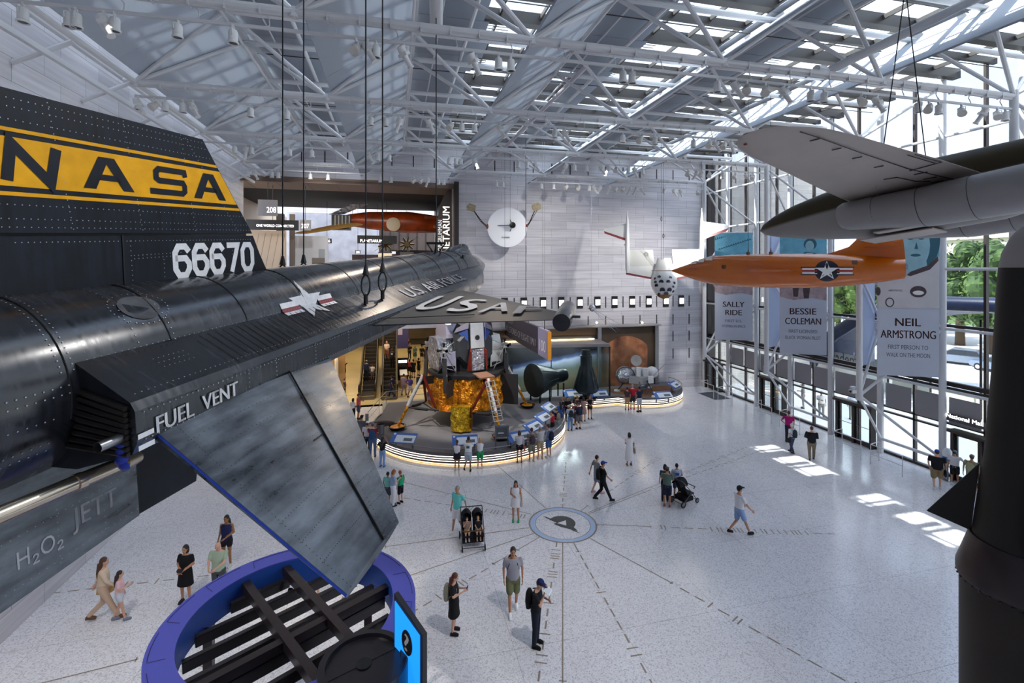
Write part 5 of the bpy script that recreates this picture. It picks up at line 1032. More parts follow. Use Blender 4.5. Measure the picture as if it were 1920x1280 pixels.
def dashes(a, c, nm='dash_row'):
    a, c = fp(*a), fp(*c); L = (c-a).length; d = (c-a)/L; n = Vector((-d.y, d.x, 0)); s = 0; b = MB()
    while s < L:
        k = rd.random()
        if k < .55: l = min(.3, L-s); strip_(b, a+d*s, a+d*(s+l), .045); s += l+.17
        else:
            for q in range(rd.choice((1, 1, 2, 3))): strip_(b, a+d*s-n*.15, a+d*s+n*.15, .04); s += .13
            s += .1
    b.build(nm, brass, LN, fix=False)
for a, c in (((1055, 940), (1063, 842)), ((1142, 921), (1236, 858)), ((1246, 902), (1400, 838)), ((1212, 921), (1440, 840)), ((1240, 988), (1565, 1001)), ((1044, 1016), (1009, 1280)), ((1088, 1040), (1222, 1280)), ((1275, 1102), (1610, 1290)), ((983, 968), (755, 933)), ((915, 1065), (700, 1190)), ((500, 1066), (60, 1116))): dashes(a, c)
# ============================================================ reading panels and stands on the platform
rblue = M('panel_blue', '#3a68b4', .4); rwh = M('panel_white', '#dfe3e8', .4); rgr = M('panel_stand_grey', '#6f7175', .45, .4); rph = M('panel_photo', '#6a7078', .5, n=(20, .6))
def rpanel(px, py, ang, label, w_=1.25, d_=.62, z=DZ, h=.55):
    p = onfloor(px, py, z); o = thing('reading_panel', label, 'information panel', (p.x, p.y, z), ang, 'tilted reading panels'); R = Matrix.Rotation(.5, 4, 'X')
    b = MB(); b.push(Matrix.Translation((0, 0, h)) @ R); b.box((0, 0, 0), (w_, d_, .04)); b.pop(); b.build('panel', rblue, o)
    b = MB(); b.push(Matrix.Translation((0, 0, h)) @ R); b.box((.08*w_, -.06, .024), (w_*.8, d_*.72, .008)); b.m = 1; b.box((.2*w_, -.1, .03), (w_*.35, d_*.3, .006)); b.m = 2; b.lathe([(.06, .022), (.06, .028), (.005, .028)], 14, Matrix.Translation((-.42*w_, d_*.36, 0))); b.pop(); b.build('print', [rwh, rph, rwh], o)
    b = MB()
    for s in (-.35, .35): b.beam((s*w_, .1, 0), (s*w_, 0, h), .05, .08)
    b.build('stand', rgr, o)
for px, py, a, l in ((757, 842, -.3, 'blue-edged reading panel on the gray platform edge beside the long gold-padded leg'), (872, 846, .02, 'reading panel the three visitors in white tops lean over'), (973, 838, .35, 'reading panel behind the visitor in the white hoodie'), (1000, 818, .8, 'reading panel nearest the man with navy backpack, lowest of the slanted three'), (1018, 800, .85, 'grey-framed reading panel, middle of the slanted three'), (1028, 780, .95, 'reading panel at the top of the slanted three, near the crowd'), (1074, 752, .1, 'reading panel partly hidden behind the crowd before the glass case'), (1122, 752, .02, 'reading panel in front of the upright cone capsule'), (1243, 755, .05, 'large reading panel at the front edge of the mars lander platform'), (1264, 735, .75, 'reading panel turned sideways at the far right tip of the platform')): rpanel(px, py, a-.1, l)
def stand(px, py, label, w_, h, z=DZ, ang=0, txt=None):
    p = onfloor(px, py, z); o = thing('sign_stand', label, 'sign stand', (p.x, p.y, z), ang); b = MB()
    for s in (-1, 1): b.box((s*w_/2, 0, h/2), (.07, .06, h))
    b.box((0, 0, h-.05), (w_, .06, .08)); b.box((0, 0, h*.45), (w_, .05, .05)); b.build('frame', rgr, o); b = MB(); b.box((0, 0, h*.73), (w_-.06, .03, h*.46)); b.build('board', M('stand_board', '#4a5058', .4), o); b = MB(); b.box((-.05, -.02, h*.68), (w_*.45, .01, .05)); b.build('print', rwh, o)
stand(941, 841, 'dark grey framed sign stand beside the ladder footpad', .62, 1.15, ang=-.15); stand(1206, 740, 'small framed screen stand on the brown platform end', .6, .95, ang=0)
for px, py, h, l in ((688, 815, 1.1, 'grey post at the foot of the ramp rail'),): p = onfloor(px, py); o = thing('post', l, 'post', p); b = MB(); b.box((0, 0, .6), (.18, .1, 1.2)); b.build('shaft', rgr, o); b = MB(); b.box((0, 0, 1.21), (.2, .12, .02)); b.build('cap', steel, o)
# round touch table the visitors look at
p = onfloor(700, 825, DZ); o = thing('display_table', 'tilted oval display table on the platform beside the visitor in red', 'display table', (p.x+.35, p.y, DZ)); b = MB(); b.lathe([(.55, .75), (.6, .8), (.55, .86), (.02, .87)], 24, Matrix.Rotation(-.5, 4, 'X') @ Matrix.Scale(1.25, 4, (1, 0, 0))); b.build('top', M('table_brown', '#5b4b46', .4, n=(3, .5)), o); b = MB(); b.tube((0, .2, 0), (0, .3, .7), .2, n=14); b.build('pedestal', rgr, o)
# ============================================================ information desk with blue ring canopy
dk = thing('information_desk', 'round information desk under a blue ring canopy with dark slatted grille', 'information desk', (-1.78, 9.45, 0))
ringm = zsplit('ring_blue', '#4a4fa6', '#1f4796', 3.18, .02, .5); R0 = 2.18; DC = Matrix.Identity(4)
b = MB(); b.lathe([(R0-.42, 2.65), (R0, 2.65), (R0, 3.2), (R0-.42, 3.2)], 96, caps=False); b.v += []; b.f = b.f; 
b.lathe([(R0-.42, 3.2), (R0-.42, 2.65)], 96, caps=False); b.build('canopy_ring', ringm, dk, ang=30)
b = MB()
for i in range(14): a = 2*PI*i/14; b.path([( (R0-.06)*math.cos(a+q*.03)*1, (R0-.06)*math.sin(a+q*.03), 3.204) for q in range(0, 12)]+[((R0-.3)*math.cos(a+.36), (R0-.3)*math.sin(a+.36), 3.204)], .006, 4)
b.build('ring_seam', M('ring_seam', '#23235e', .5), dk)
slat = M('slat_dark', '#2a2629', .35, .3); bt = M('beam_dark', '#241d22', .4, .3); ga = math.radians(32)
for i in range(-3, 4):
    y = i*.5+.12; h = math.sqrt(max(.2, (R0-.45)**2-y*y)); b = MB(); b.push(Matrix.Rotation(ga, 4, 'Z')); b.box((0, y, 2.74), (2*h-.1, .06, .17)); b.box((0, y, 2.85), (2*h-.1, .09, .02)); b.pop(); b.build('slat', slat, dk)
for x in (-.25, .52):
    h = math.sqrt((R0-.4)**2-x*x); b = MB(); b.push(Matrix.Rotation(ga, 4, 'Z')); b.box((x, 0, 3.0), (.15, 2*h, .18)); b.pop(); b.build('beam', bt, dk)
b = MB(); b.push(Matrix.Rotation(ga, 4, 'Z')); b.box((0, -.35, 2.97), (2*(R0-.46), .15, .16)); b.pop(); b.build('beam', bt, dk)
b = MB()
for i, (q, r_) in enumerate(((-1.2, 1.5), (.5, 1.55), (1.3, -1.2), (-1.4, -.8))): b.push(Matrix.Rotation(ga, 4, 'Z')); b.tube((q*.9, r_*.9, 2.56), (q*.9+.05, r_*.9, 2.74), .05, n=10); b.pop()
b.build('downlight', blk, dk)
b = MB(); b.lathe([(1.75, 0), (1.75, 1.0), (1.8, 1.05), (1.25, 1.05), (1.25, 0)], 64, a0=-2.75, a1=-.25); b.build('counter', M('counter_brown', '#3a2d28', .4), dk)
for a in (.9, 2.6, 4.4): b = MB(); b.box(((R0-.2)*math.cos(a), (R0-.2)*math.sin(a), 1.33), (.16, .16, 2.66)); b.build('column', bt, dk)
b = MB()
for i in range(16): a = -2.6+.05*i; b.box((R0*math.cos(a)*1.003, R0*math.sin(a)*1.003, 2.85+.02*(i % 3)), (.03, .03, .14+.05*(i % 2)), rz=a)
b.build('ring_lettering', wht, dk)
# black drum column and question-mark sign beside the desk
dp = onfloor(682, 1240, 3.3); dr = thing('drum_column', 'glossy black drum column rising through the ring canopy beside the sign', 'column', (dp.x, dp.y, 0)); b = MB(); b.lathe([(.02, 0), (.68, 0), (.68, 3.3), (.66, 3.32), (.57, 3.32), (.56, 3.26), (.02, 3.26)], 48); b.build('shell', M('drum_black', '#19161a', .28), dr); b = MB(); b.lathe([(.12, 3.265), (.12, 3.275), (.01, 3.275)], 24); b.box((0, 0, 3.264), (1.1, .01, .006), rz=.4); b.build('lid_plate', blk, dr)
qb = Vector(atd(741, 1200, 7.6)); qs = thing('information_sign', 'bright blue standing sign with white question mark in a black disc', 'sign', (qb.x, qb.y, 0), 0)
q0, q1 = atd(740, 1128, 7.9), atd(789, 1128, 7.35); e = Vector((q1.x-q0.x, q1.y-q0.y, 0)); wq = e.length; e.normalize(); nq = Vector((e.y, -e.x, 0)); B = Matrix((tuple(e), (0, 0, 1), tuple(nq))).transposed().to_4x4(); B.translation = Vector((q0.x-qb.x, q0.y-qb.y, 0))
zt, zm = atd(740, 1120, 7.9).z, atd(789, 1190, 7.35).z
b = MB(); b.push(B); b.prism([(-.02, .3), (wq+.05, .3), (wq+.05, zm+.02), (-.02, zt+.06)], -.08, .0); b.pop(); b.build('case', M('sign_case', '#2b2c33', .4), qs); b = MB(); b.push(B); b.prism([(.02, .4), (wq-.02, .4), (wq-.02, zm-.02), (.02, zt-.04)], .001, .012); b.pop(); b.build('lit_face', M('sign_blue', '#1a86f0', .4, em=.55), qs)
b = MB(); cxq, czq = wq*.52, atd(767, 1205, 7.6).z; b.push(B); b.prism([(cxq+.15*math.cos(a*PI/16), czq+.19*math.sin(a*PI/16)) for a in range(32)], .012, .02); b.pop(); b.build('disc', M('sign_disc', '#1c1d22', .5), qs)
b = MB(); b.text('?', .26, B @ Matrix.Translation((cxq, czq-.13, .024)), .012, w=.13); b.build('lettering', M('sign_white', '#f2f0f2', .5), qs)
# exit sign over the doors
xs = thing('exit_sign', 'dark wall sign with white wording above the right-hand doors', 'sign', (XM-.25, 16.6, 2.75)); b = MB(); b.box((0, -2.2, .0), (.08, 4.6, .3)); b.build('panel', M('sign_slate', '#4c4c52', .5), xs); b = MB(); b.text('National Mall / Jefferson', .17, Matrix(((0, 0, -1, -.045), (-1, 0, 0, 0), (0, 1, 0, -.06), (0, 0, 0, 1))), .014, 'l', 2.6); b.build('lettering', M('sign_lit', '#ffffff', .5, em=1.0), xs)
sd = thing('sanitizer_stand', 'white and blue bottle-shaped dispenser by the exit doors', 'dispenser', onfloor(1776, 900)); b = MB(); b.tube((0, 0, 0), (0, 0, .75), .05); b.lathe([(.2, 0), (.2, .03), (.03, .05)], 16); b.build('post', steel, sd); b = MB(); b.lathe([(.02, .75), (.16, .76), (.17, 1.3), (.1, 1.42), (.02, 1.45)], 18); b.m = 1; b.lathe([(.172, .9), (.172, 1.08)], 18, caps=False); b.build('bottle', [rwh, M('bottle_blue', '#3a7fc0', .4)], sd)
cm = thing('wall_camera', 'white box camera fixed to the foot of a hanging inner column', 'camera', onX(1603, 733, XI-.15)); b = MB(); b.box((-.1, 0, 0), (.3, .2, .16)); b.box((-.05, .05, .16), (.2, .16, .1)); b.build('body', white, cm); b = MB(); b.tube((-.25, 0, 0), (-.3, 0, -.01), .05); b.build('lens', blk, cm)
mt = thing('floor_mat', 'dark entrance mat on the floor by the corner doors', 'mat', (23.2, 31.4, 0)); b = MB(); b.box((0, 0, .008), (1.3, 1.9, .016)); b.build('mat', M('mat_grey', '#4b4d52', .9), mt); b = MB(); b.box((0, 0, .007), (1.4, 2.0, .01)); b.build('border', dark, mt)
# extra round braces in the roof
b = MB(); b.tube((7.36, 17.76, 17.4), (6.17, 32.46, 16.5), .09); struct(b.build('trim_7', M('brace_pinkish', '#c9c3ca', .45)))
b = MB(); b.tube((13.4, 12.6, 15.7), (16.2, 9.0, 17.2), .13, n=12); b.tube((12.9, 12.5, 15.7), (13.5, 12.6, 15.7), .14); struct(b.build('trim_8', white))
b = MB(); b.tube(atd(818, 50, 13), atd(818, -60, 11), .17, n=12); struct(b.build('trim_9', white))
# ============================================================ stage spotlights clipped under the trusses
lens = M('lens_glass', '#23262c', .1); lensw = M('lens_warm', '#ffdca0', .3, em=2.5); lw_ = M('lamp_white', '#d9d8d6', .45); lw2 = M('lamp_cream', '#cdc9c2', .45)
def mk(kind):
    o = thing('spotlight', '', 'spotlight', (0, 0, 0), 0, 'track spotlights on the roof trusses')
    b = MB(); b.box((0, 0, -.03), (.05, .06, .1)); b.path([(0, -.11, -.24), (0, -.12, -.12), (0, 0, -.08), (0, .12, -.12), (0, .11, -.24)], .012, 5); b.build('yoke', lw_, o)
    if kind == 'can':
        b = MB(); b.lathe([(.02, -.1), (.08, -.11), (.1, -.16), (.1, -.36), (.12, -.38), (.12, -.42), (.1, -.42), (.09, -.39)], 14); b.build('housing', lw_, o); b = MB(); b.lathe([(.095, -.4), (.02, -.395)], 14); b.build('lens', lens, o)
    elif kind == 'profile':
        F = frame((0, 0, -.24), (.55, -.25, -1)); b = MB(); b.lathe([(.02, -.2), (.1, -.17), (.11, .0), (.07, .05), (.065, .32), (.085, .33), (.085, .37), (.06, .37)], 12, F); b.box(F @ Vector((0, 0, .02)), (.2, .24, .08), R=F.to_3x3()); b.build('housing', lw_, o); b = MB(); b.lathe([(.07, .36), (.01, .355)], 12, F); b.build('lens', lens, o)
    else:
        F = frame((0, 0, -.24), (-.6, -.5, -.75)); b = MB(); b.lathe([(.02, -.14), (.09, -.12), (.12, .05), (.13, .16), (.115, .16)], 14, F); b.build('housing', lw2, o); b = MB(); b.lathe([(.115, .14), (.01, .13)], 14, F); b.build('lens', lensw if kind == 'lit' else lens, o)
    return o
PROTO = {}
FX = {3: [(43, 'can'), (130, 'can'), (143, 'can'), (195, 'profile'), (215, 'can'), (333, 'can'), (437, 'can'), (668, 'lit'), (690, 'profile'), (705, 'can'), (757, 'profile'), (887, 'profile'), (935, 'can'), (958, 'can'), (1168, 'can'), (1185, 'can'), (1345, 'can'), (1380, 'profile'), (1400, 'wash'), (1435, 'wash'), (1470, 'profile'), (1520, 'can'), (1545, 'can'), (1615, 'wash'), (1645, 'profile'), (1722, 'can'), (1742, 'lit'), (1760, 'can'), (1803, 'wash'), (1843, 'profile'), (1870, 'wash'), (1885, 'can')],
      2: [(237, 'profile'), (257, 'can'), (290, 'wash'), (310, 'can'), (343, 'can'), (362, 'profile'), (470, 'can'), (538, 'can'), (695, 'can'), (723, 'can'), (748, 'profile'), (806, 'profile'), (845, 'lit'), (866, 'can'), (890, 'can'), (938, 'profile'), (1040, 'can'), (1060, 'profile'), (1168, 'can'), (1200, 'wash'), (1228, 'can'), (1300, 'can'), (1330, 'wash'), (1342, 'profile'), (1358, 'wash'), (1372, 'profile')],
      1: [(440, 'can'), (462, 'profile'), (472, 'can'), (543, 'can'), (585, 'can'), (693, 'profile'), (708, 'can'), (730, 'can'), (842, 'can'), (855, 'can'), (864, 'can'), (890, 'profile'), (972, 'can'), (988, 'can'), (1005, 'profile'), (1060, 'profile'), (1077, 'can'), (1100, 'can'), (1128, 'profile'), (1140, 'profile'), (1155, 'wash'), (1178, 'can'), (1190, 'profile'), (1205, 'can'), (1290, 'wash'), (1305, 'profile'), (1315, 'wash'), (1330, 'wash'), (1355, 'can'), (1378, 'wash'), (1400, 'profile'), (1412, 'wash')],
      0: [(465, 'can'), (478, 'profile'), (510, 'can'), (522, 'can'), (582, 'can'), (615, 'can'), (713, 'can'), (733, 'can'), (776, 'wash'), (790, 'wash'), (802, 'profile'), (822, 'can'), (832, 'can'), (931, 'can'), (943, 'can'), (1015, 'can'), (1038, 'can'), (1062, 'lit'), (1085, 'wash'), (1105, 'can'), (1114, 'profile'), (1125, 'profile'), (1142, 'profile'), (1155, 'wash'), (1168, 'wash'), (1181, 'profile'), (1192, 'profile'), (1204, 'profile'), (1245, 'can'), (1264, 'profile'), (1276, 'profile'), (1308, 'wash')]}
KN = {'can': 'white barrel spotlight', 'profile': 'white long-nosed spotlight', 'wash': 'cream flood spotlight', 'lit': 'glowing cream flood spotlight'}
TN = ['truss nearest the stone wall', 'second truss from the stone wall', 'third truss from the stone wall', 'nearest lamp-hung truss']
for ti, L in FX.items():
    for i, (px, kd) in enumerate(L):
        first = kd not in PROTO
        if first: PROTO[kd] = mk(kd)
        o = PROTO[kd] if first else copy_tree(PROTO[kd]); x = onY(px, 300, TY[ti]).x; x = max(NX[0]+.1, min(XI-.1, x))
        o.location = (x, TY[ti], ZC-.48); o.rotation_euler = (0, 0, rnd.uniform(-.5, .5) if kd != 'profile' else rnd.choice((0, 0, 2.6, .8))); k_ = i+1
        o['label'] = '%s, %s from the left on the %s' % (KN[kd], ords[i] if i < 24 else '%dth' % k_ if k_ % 10 not in (1, 2, 3) else '%d%s' % (k_, {1: 'st', 2: 'nd', 3: 'rd'}[k_ % 10]), TN[ti])
# ============================================================ lobby below and gallery above, behind the stone wall
b = MB(); b.box((-4, 49, -.15), (24, 29, .3)); struct(b.build('floor', M('lobby_floor', '#c9b47e', .3, n=(.5, .12))))
bw = M('lobby_wall', '#4f412f', .6, n=(.7, .2)); 
b = MB(); b.box((-4, 62, 3), (24, .3, 6.4)); struct(b.build('wall_lobby', M('lobby_back', '#3f352c', .7, n=(.4, .4)))); b = MB(); b.box((7.3, 48, 3), (.4, 27, 6)); struct(b.build('wall_lobby_right', bw)); b = MB(); b.box((-12, 48, 3), (.4, 27, 6.2)); struct(b.build('wall_lobby_left', bw))
b = MB(); b.box((-4, 49, 6.5), (24, 29, 2.4)); struct(b.build('ceiling', M('gallery_slab', '#5a534c', .7)))
# escalators
def esc(px, label, w_=1.25):
    p = onfloor(px, 743); o = thing('escalator', label, 'escalator', (p.x, p.y+.2, 0)); L, H_ = 10.5, 5.6; st = M('escalator_step', '#3f3b39', .5, .3)
    b = MB(); n = 26
    for i in range(n): f = i/n; z = max(0, (f-.1)/.9)*H_; y = f*L; b.box((0, y+L/n/2, z/2+.02), (w_-.3, L/n, z+.06))
    for i in range(n): f = i/n; z = max(0, (f-.1)/.9)*H_; b.box((0, f*L+.03, z+.045), (w_-.3, .05, .02))
    b.build('steps', st, o)
    for s in (-1, 1):
        b = MB(); x = s*(w_/2-.06); prof = [(-.9, 0), (-.9, .95), (.9, .95), (L, H_+.95), (L, H_-.6), (1.2, 0)]; b.loft([[Vector((x+d, y, z)) for y, z in prof] for d in (-.05, .05)]); b.build('balustrade', M('escalator_bronze', '#8a7048', .3, .7), o)
        b = MB(); b.path([(x, -1.05, .55), (x, -1.1, .8), (x, -.9, 1.0), (x, .9, 1.0), (x, L, H_+1.0)], .05, 6); b.build('handrail', blk, o)
    b = MB(); b.box((0, -.75, .02), (w_-.2, .9, .03)); b.build('landing_plate', M('landing', '#4b4745', .4, .5), o); return o
e1 = esc(689, 'left escalator behind the ramp, carrying two visitors'); e2 = esc(730, 'right escalator behind the ramp, beside the yellow lobby floor')
t = thing('wall_display', 'cream display wall left of the escalators', 'display wall', (-5.2, 38.6, 0)); b = MB(); b.box((0, 0, 1.8), (3.2, .2, 3.6)); b.build('panel', M('cream_panel', '#9d7c50', .6), t); b = MB(); b.tube((1.0, -.2, 1.3), (1.0, -.2, 2.6), .14); b.tube((1.0, -.2, 2.6), (1.0, -.2, 3.1), .14, .01); b.build('rocket_model', M('model_white', '#e3ddd0', .5), t)
t = thing('ticket_kiosk', 'tall black kiosk with lit screen beside the right escalator', 'kiosk', (*onfloor(755, 712).xy, 0)); b = MB(); b.box((0, 0, .95), (.9, .3, 1.9)); b.build('body', blk, t); b = MB(); b.box((0, -.16, 1.6), (.7, .02, .2)); b.build('screen', M('kiosk_screen', '#f0f0ec', .4, em=1.5), t)
t = thing('wall_panel', 'purple blue panel hanging over the lobby beside the right escalator', 'panel', (*onY(755, 640, 40).xy, 2.3)); b = MB(); b.box((0, 0, 1.7), (.9, .2, 1.9)); b.build('board', M('panel_violet', '#3b3768', .5), t); b = MB(); b.box((-.2, -.11, 2.2), (.35, .02, .7)); b.build('poster', M('poster_pale', '#a9a3c4', .5), t)
t = thing('wall_painting', 'wide brown aircraft mural at the back of the lobby', 'mural', (1.5, 61.7, 0)); b = MB(); b.box((0, 0, 3), (9, .1, 4.5)); b.build('canvas', M('mural_brown', '#574838', .7, n=(.6, .45)), t); b = MB(); b.box((-1, -.1, 3.9), (3.4, .06, .12)); b.box((-.6, -.1, 4.15), (.3, .06, .8)); b.box((-2.4, -.1, 4.05), (.2, .06, .5)); b.build('painted_aircraft', M('mural_dark', '#2b2622', .7), t)
t = thing('display_counter', 'low cream counter at the foot of the right escalator', 'counter', (*onfloor(757, 728).xy, 0)); b = MB(); b.box((0, 1.2, .5), (.5, 2.0, 1.0)); b.build('base', M('cream_panel', '#9d7c50', .6), t); b = MB(); b.box((0, 1.2, 1.02), (.6, 2.1, .05)); b.build('top', rwh, t)
# gallery
b = MB(); b.box((-5, 49, 7.6), (22, 29, .3)); struct(b.build('floor', M('gallery_floor', '#8d8780', .5)))
b = MB(); b.box((-4.6, 37.2, 15.6), (18, 5.2, .2)); struct(b.build('ceiling', M('gallery_soffit', '#8a7766', .6, n=(.5, .1)))); b = MB(); b.box((-4.6, 45.4, 15.6), (18, 11.2, .2)); struct(b.build('ceiling', M('gallery_black', '#0d0c0d', .8)))
b = MB(); b.box((-2.75, YB-.03, 15.3), (13.7, .1, .35)); b.box((OX+.08, YB-.03, 11.6), (.16, .12, 7.7)); struct(b.build('trim_10', M('bronze_trim', '#6f5c50', .5, .3)))
b = MB(); b.box((4.3, 43, 11.6), (.3, 18, 8)); struct(b.build('wall_gallery_right', M('gallery_dark', '#2a2524', .6))); b = MB(); b.box((-12.5, 48, 11.6), (.3, 28, 8)); struct(b.build('wall_gallery_left', M('gallery_beige', '#a89886', .6)))
b = MB(); b.box((-4, 63, 12), (22, .3, 9)); struct(b.build('wall_gallery_back', M('gallery_bright', '#a3a6b0', .6, n=(.8, .35))))
for i in range(5): b = MB(); b.box((-4, 52+i*2.2, 16.3), (18, .35, .5)); struct(b.build('trim_%d' % (11+i), white))
b = MB()
for i in range(9): b.box((-12+i*2, 37.2, 15.49), (.015, 5, .012))
struct(b.build('trim_16', dark))
def gsign(name, label, x0, y0, x1, y1, Y, col, txt, tw, th, tcol='#f2f0f2', em=.35):
    a, c = onY(x0, y0, Y), onY(x1, y1, Y); o = thing(name, label, 'sign', ((a.x+c.x)/2, Y, c.z)); w_, h = c.x-a.x, a.z-c.z; b = MB(); b.box((0, 0, h/2), (w_, .12, h)); b.build('panel', M('sg_'+col[1:], col, .5), o)
    if txt:
        b = MB(); F = Matrix(((1, 0, 0, tw[0]*w_), (0, 0, -1, -.07), (0, 1, 0, th[0]*h), (0, 0, 0, 1))); b.text(txt, th[1]*h, F, .012, 'c', tw[1]*w_); b.build('lettering', M('let_'+tcol[1:], tcol, .5, em=em), o)
    b = MB(); b.tube((0, 0, h), (0, 0, 15.5-c.z), .015, n=5); b.build('hanger', dark, o); return o
gsign('gallery_sign', 'upper grey hanging sign square, numbered 208, nearest the yellow-banded fin', 484, 374, 520, 405, 37, '#7d7e84', '208', (.2, .5), (.2, .35)); gsign('gallery_sign', 'black hanging sign reading one world connected', 462, 411, 560, 432, 38, '#0b0a0c', 'ONE WORLD CONNECTED', (.05, .72), (.3, .24)); gsign('gallery_sign', 'grey sign square numbered 207 at the end of the long black sign', 562, 412, 583, 432, 38, '#8b8a8c', '207', (0, .7), (.2, .42))
gsign('gallery_sign', 'small number 206 sign under the tan wing', 604, 447, 622, 456, 46, '#3a3436', '206', (0, .7), (.2, .6)); gsign('gallery_sign', 'black planetarium sign in the gallery under the orange aircraft', 670, 441, 744, 457, 47, '#080708', 'PLANETARIUM', (-.15, .55), (.15, .36))
gsign('gallery_sign', 'small grey sign numbered 205 deep in the gallery', 666, 469, 676, 476, 50, '#6d6b6e', '205', (0, .7), (.2, .6)); gsign('gallery_sign', 'small grey sign numbered 203 right of the engines in the gallery', 733, 470, 743, 477, 50, '#6d6b6e', '203', (0, .7), (.2, .6))
a = onY(838, 420, 35.2); o = thing('planetarium_panel', 'tall curved taupe panel with vertical planetarium lettering', 'sign', (a.x-.25, 35.0, 7.75)); b = MB(); zb, zt = 0, 7.4
pts = [(.55, 0), (.55, 7.45)]+[(.5-1.15*math.sin(q*PI/20), 7.45-5.2*(1-math.cos(q*PI/20))) for q in range(1, 11)]+[(-.65, 0)]
b.prism(pts, 0, .1, Matrix(((1, 0, 0, 0), (0, 0, 1, 0), (0, 1, 0, 0), (0, 0, 0, 1)))); b.build('panel', M('panel_taupe', '#54483f', .5), o)
VT = lambda x: Matrix(((0, -1, 0, x), (0, 0, -1, -.02), (1, 0, 0, 1.6), (0, 0, 0, 1))); b = MB(); b.text('PLANETARIUM', .5, VT(.42), .014, 'l', 4.6); b.text('NORTHROP GRUMMAN', .3, VT(-.12), .004, 'l', 3.6); b.build('lettering', M('sign_lit2', '#f4f1ee', .5, em=.3), o)
t = thing('partition_wall', 'beige slatted wall panel below the numbered gallery signs', 'wall panel', (*onY(492, 470, 40).xy, 7.75)); b = MB(); b.box((0, 0, 2.3), (3.2, .25, 4.6)); b.build('panel', M('gallery_beige2', '#b0a08f', .6), t); b = MB()
for i in range(5): b.beam((-.9+i*.45, -.14, .4), (-.2+i*.45, -.14, 4.4), .02, .02)
b.build('slat', M('slat_taupe', '#7d7064', .6), t)
for i, (px, w_, col, l) in enumerate(((526, .5, '#2f2a28', 'dark gallery pillar left of the white poster'), (548, .35, '#5d5550', 'narrow brown gallery pillar beside the white poster'))): t = thing('pillar', l, 'pillar', (*onY(px, 470, 41).xy, 7.75)); b = MB(); b.box((0, 0, 3), (w_, w_, 6)); b.build('shaft', M('pil_'+col[1:], col, .6), t); b = MB(); b.box((0, 0, .1), (w_+.1, w_+.1, .2)); b.build('base', dark, t)
t = thing('poster', 'large white gallery poster between the pillar and the shop', 'poster', (*onY(580, 470, 44).xy, 7.75)); b = MB(); b.box((0, 0, 2.25), (3.0, .1, 4.5)); b.build('sheet', M('poster_white', '#cfd4e0', .5, n=(1, .15)), t); b = MB(); b.box((1.0, -.06, 2.6), (.5, .02, 1.6)); b.build('figure', M('poster_grey', '#9aa3ad', .6), t)
t = thing('directory_kiosk', 'grey directory board at the gallery floor left of the warm shop', 'kiosk', (*onY(597, 490, 42).xy, 7.75)); b = MB(); b.box((0, 0, 1.3), (.95, .2, 2.6)); b.build('board', M('dir_grey', '#5b5550', .5), t); b = MB(); b.box((0, -.11, 1.7), (.7, .02, .45)); b.box((0, -.11, 1.0), (.7, .02, .2)); b.build('screen', M('dir_screen', '#26302c', .4, em=.1), t)
t = thing('shop_counter', 'warm lit shop counter deep in the gallery', 'counter', (*onY(670, 495, 50).xy, 7.75)); b = MB(); b.box((0, 0, 1.05), (7, .5, 2.1)); b.build('counter', M('shop_wood', '#c49a62', .5), t); b = MB()
for i in range(18): b.box((-3.3+i*.39, -.3, 1.3), (.12, .05, 1.2))
b.build('slat', M('shop_dark', '#5a4028', .5), t); b = MB(); b.box((1.2, -.35, 2.25), (3.2, .06, .2)); b.build('violet_light', M('violet_tube', '#6a64ff', .4, em=3), t)
for x0, x1, z1, l in ((-4.2, -.6, 3.2, 'dark display wall under the orange plane in the gallery'), (-.3, 4.0, 3.7, 'dark display wall beside the curved panel in the gallery')):
    t = thing('gallery_wall', l, 'display wall', ((x0+x1)/2, 52.5, 7.75)); b = MB(); b.box((0, 0, z1/2), (x1-x0, .3, z1)); b.build('wall', M('gallery_charcoal', '#26242a', .6), t); b = MB()
    for i in range(9): b.box((-(x1-x0)/2+.3+i*(x1-x0)/9, -.18, .9+1.7*((i*5) % 3)/3), (.25, .04, .3))
    b.build('lit_label', M('label_lit', '#d8d4cc', .5), t)
t = thing('tall_partition', 'large dark gallery partition above the planetarium sign', 'wall panel', (1.6, 57, 7.75)); b = MB(); b.box((0, 0, 3.7), (6.5, .3, 7.4)); b.build('panel', M('gallery_umber', '#4a3f3a', .7, n=(.5, .4)), t); b = MB()
for i in range(7): b.box((-3+i, -.2, 3.7), (.06, .06, 7.2))
b.build('mullion', dark, t)
# orange and tan trainer plane hung in the gallery, with two radial engines below
pl = thing('trainer_plane', 'orange and tan propeller plane hanging in the upper gallery', 'aircraft', (*onY(725, 418, 46).xy, onY(725, 418, 46).z)); oo = M('trainer_orange', '#b9480f', .3, n=(1, .3), col2='#6a2a0c'); tan = M('trainer_tan', '#b08a4e', .5, n=(2, .2))
b = MB(); eloft(b, [(5.6, -.1, .3, .35), (4.5, 0, .75, .8), (2, .1, .85, 1.0), (-1.5, .2, .6, .8), (-3.2, .2, .4, .55), (-3.9, .1, .35, .4)], 20); b.build('fuselage', oo, pl)
b = MB(); foil(b, [((-2.0, -1.0, -.3), (-4.0, -.8, -.2), .3), ((-6.5, -1.6, -1.2), (-8.0, -1.2, -1.2), .12)]); b.build('wing', tan, pl); b = MB(); foil(b, [((-3.6, -.6, .7), (-5.0, -.4, .6), .2), ((-1.5, -1.5, 1.5), (-3.0, -1.4, 1.45), .1)]); b.build('wing', silver, pl)
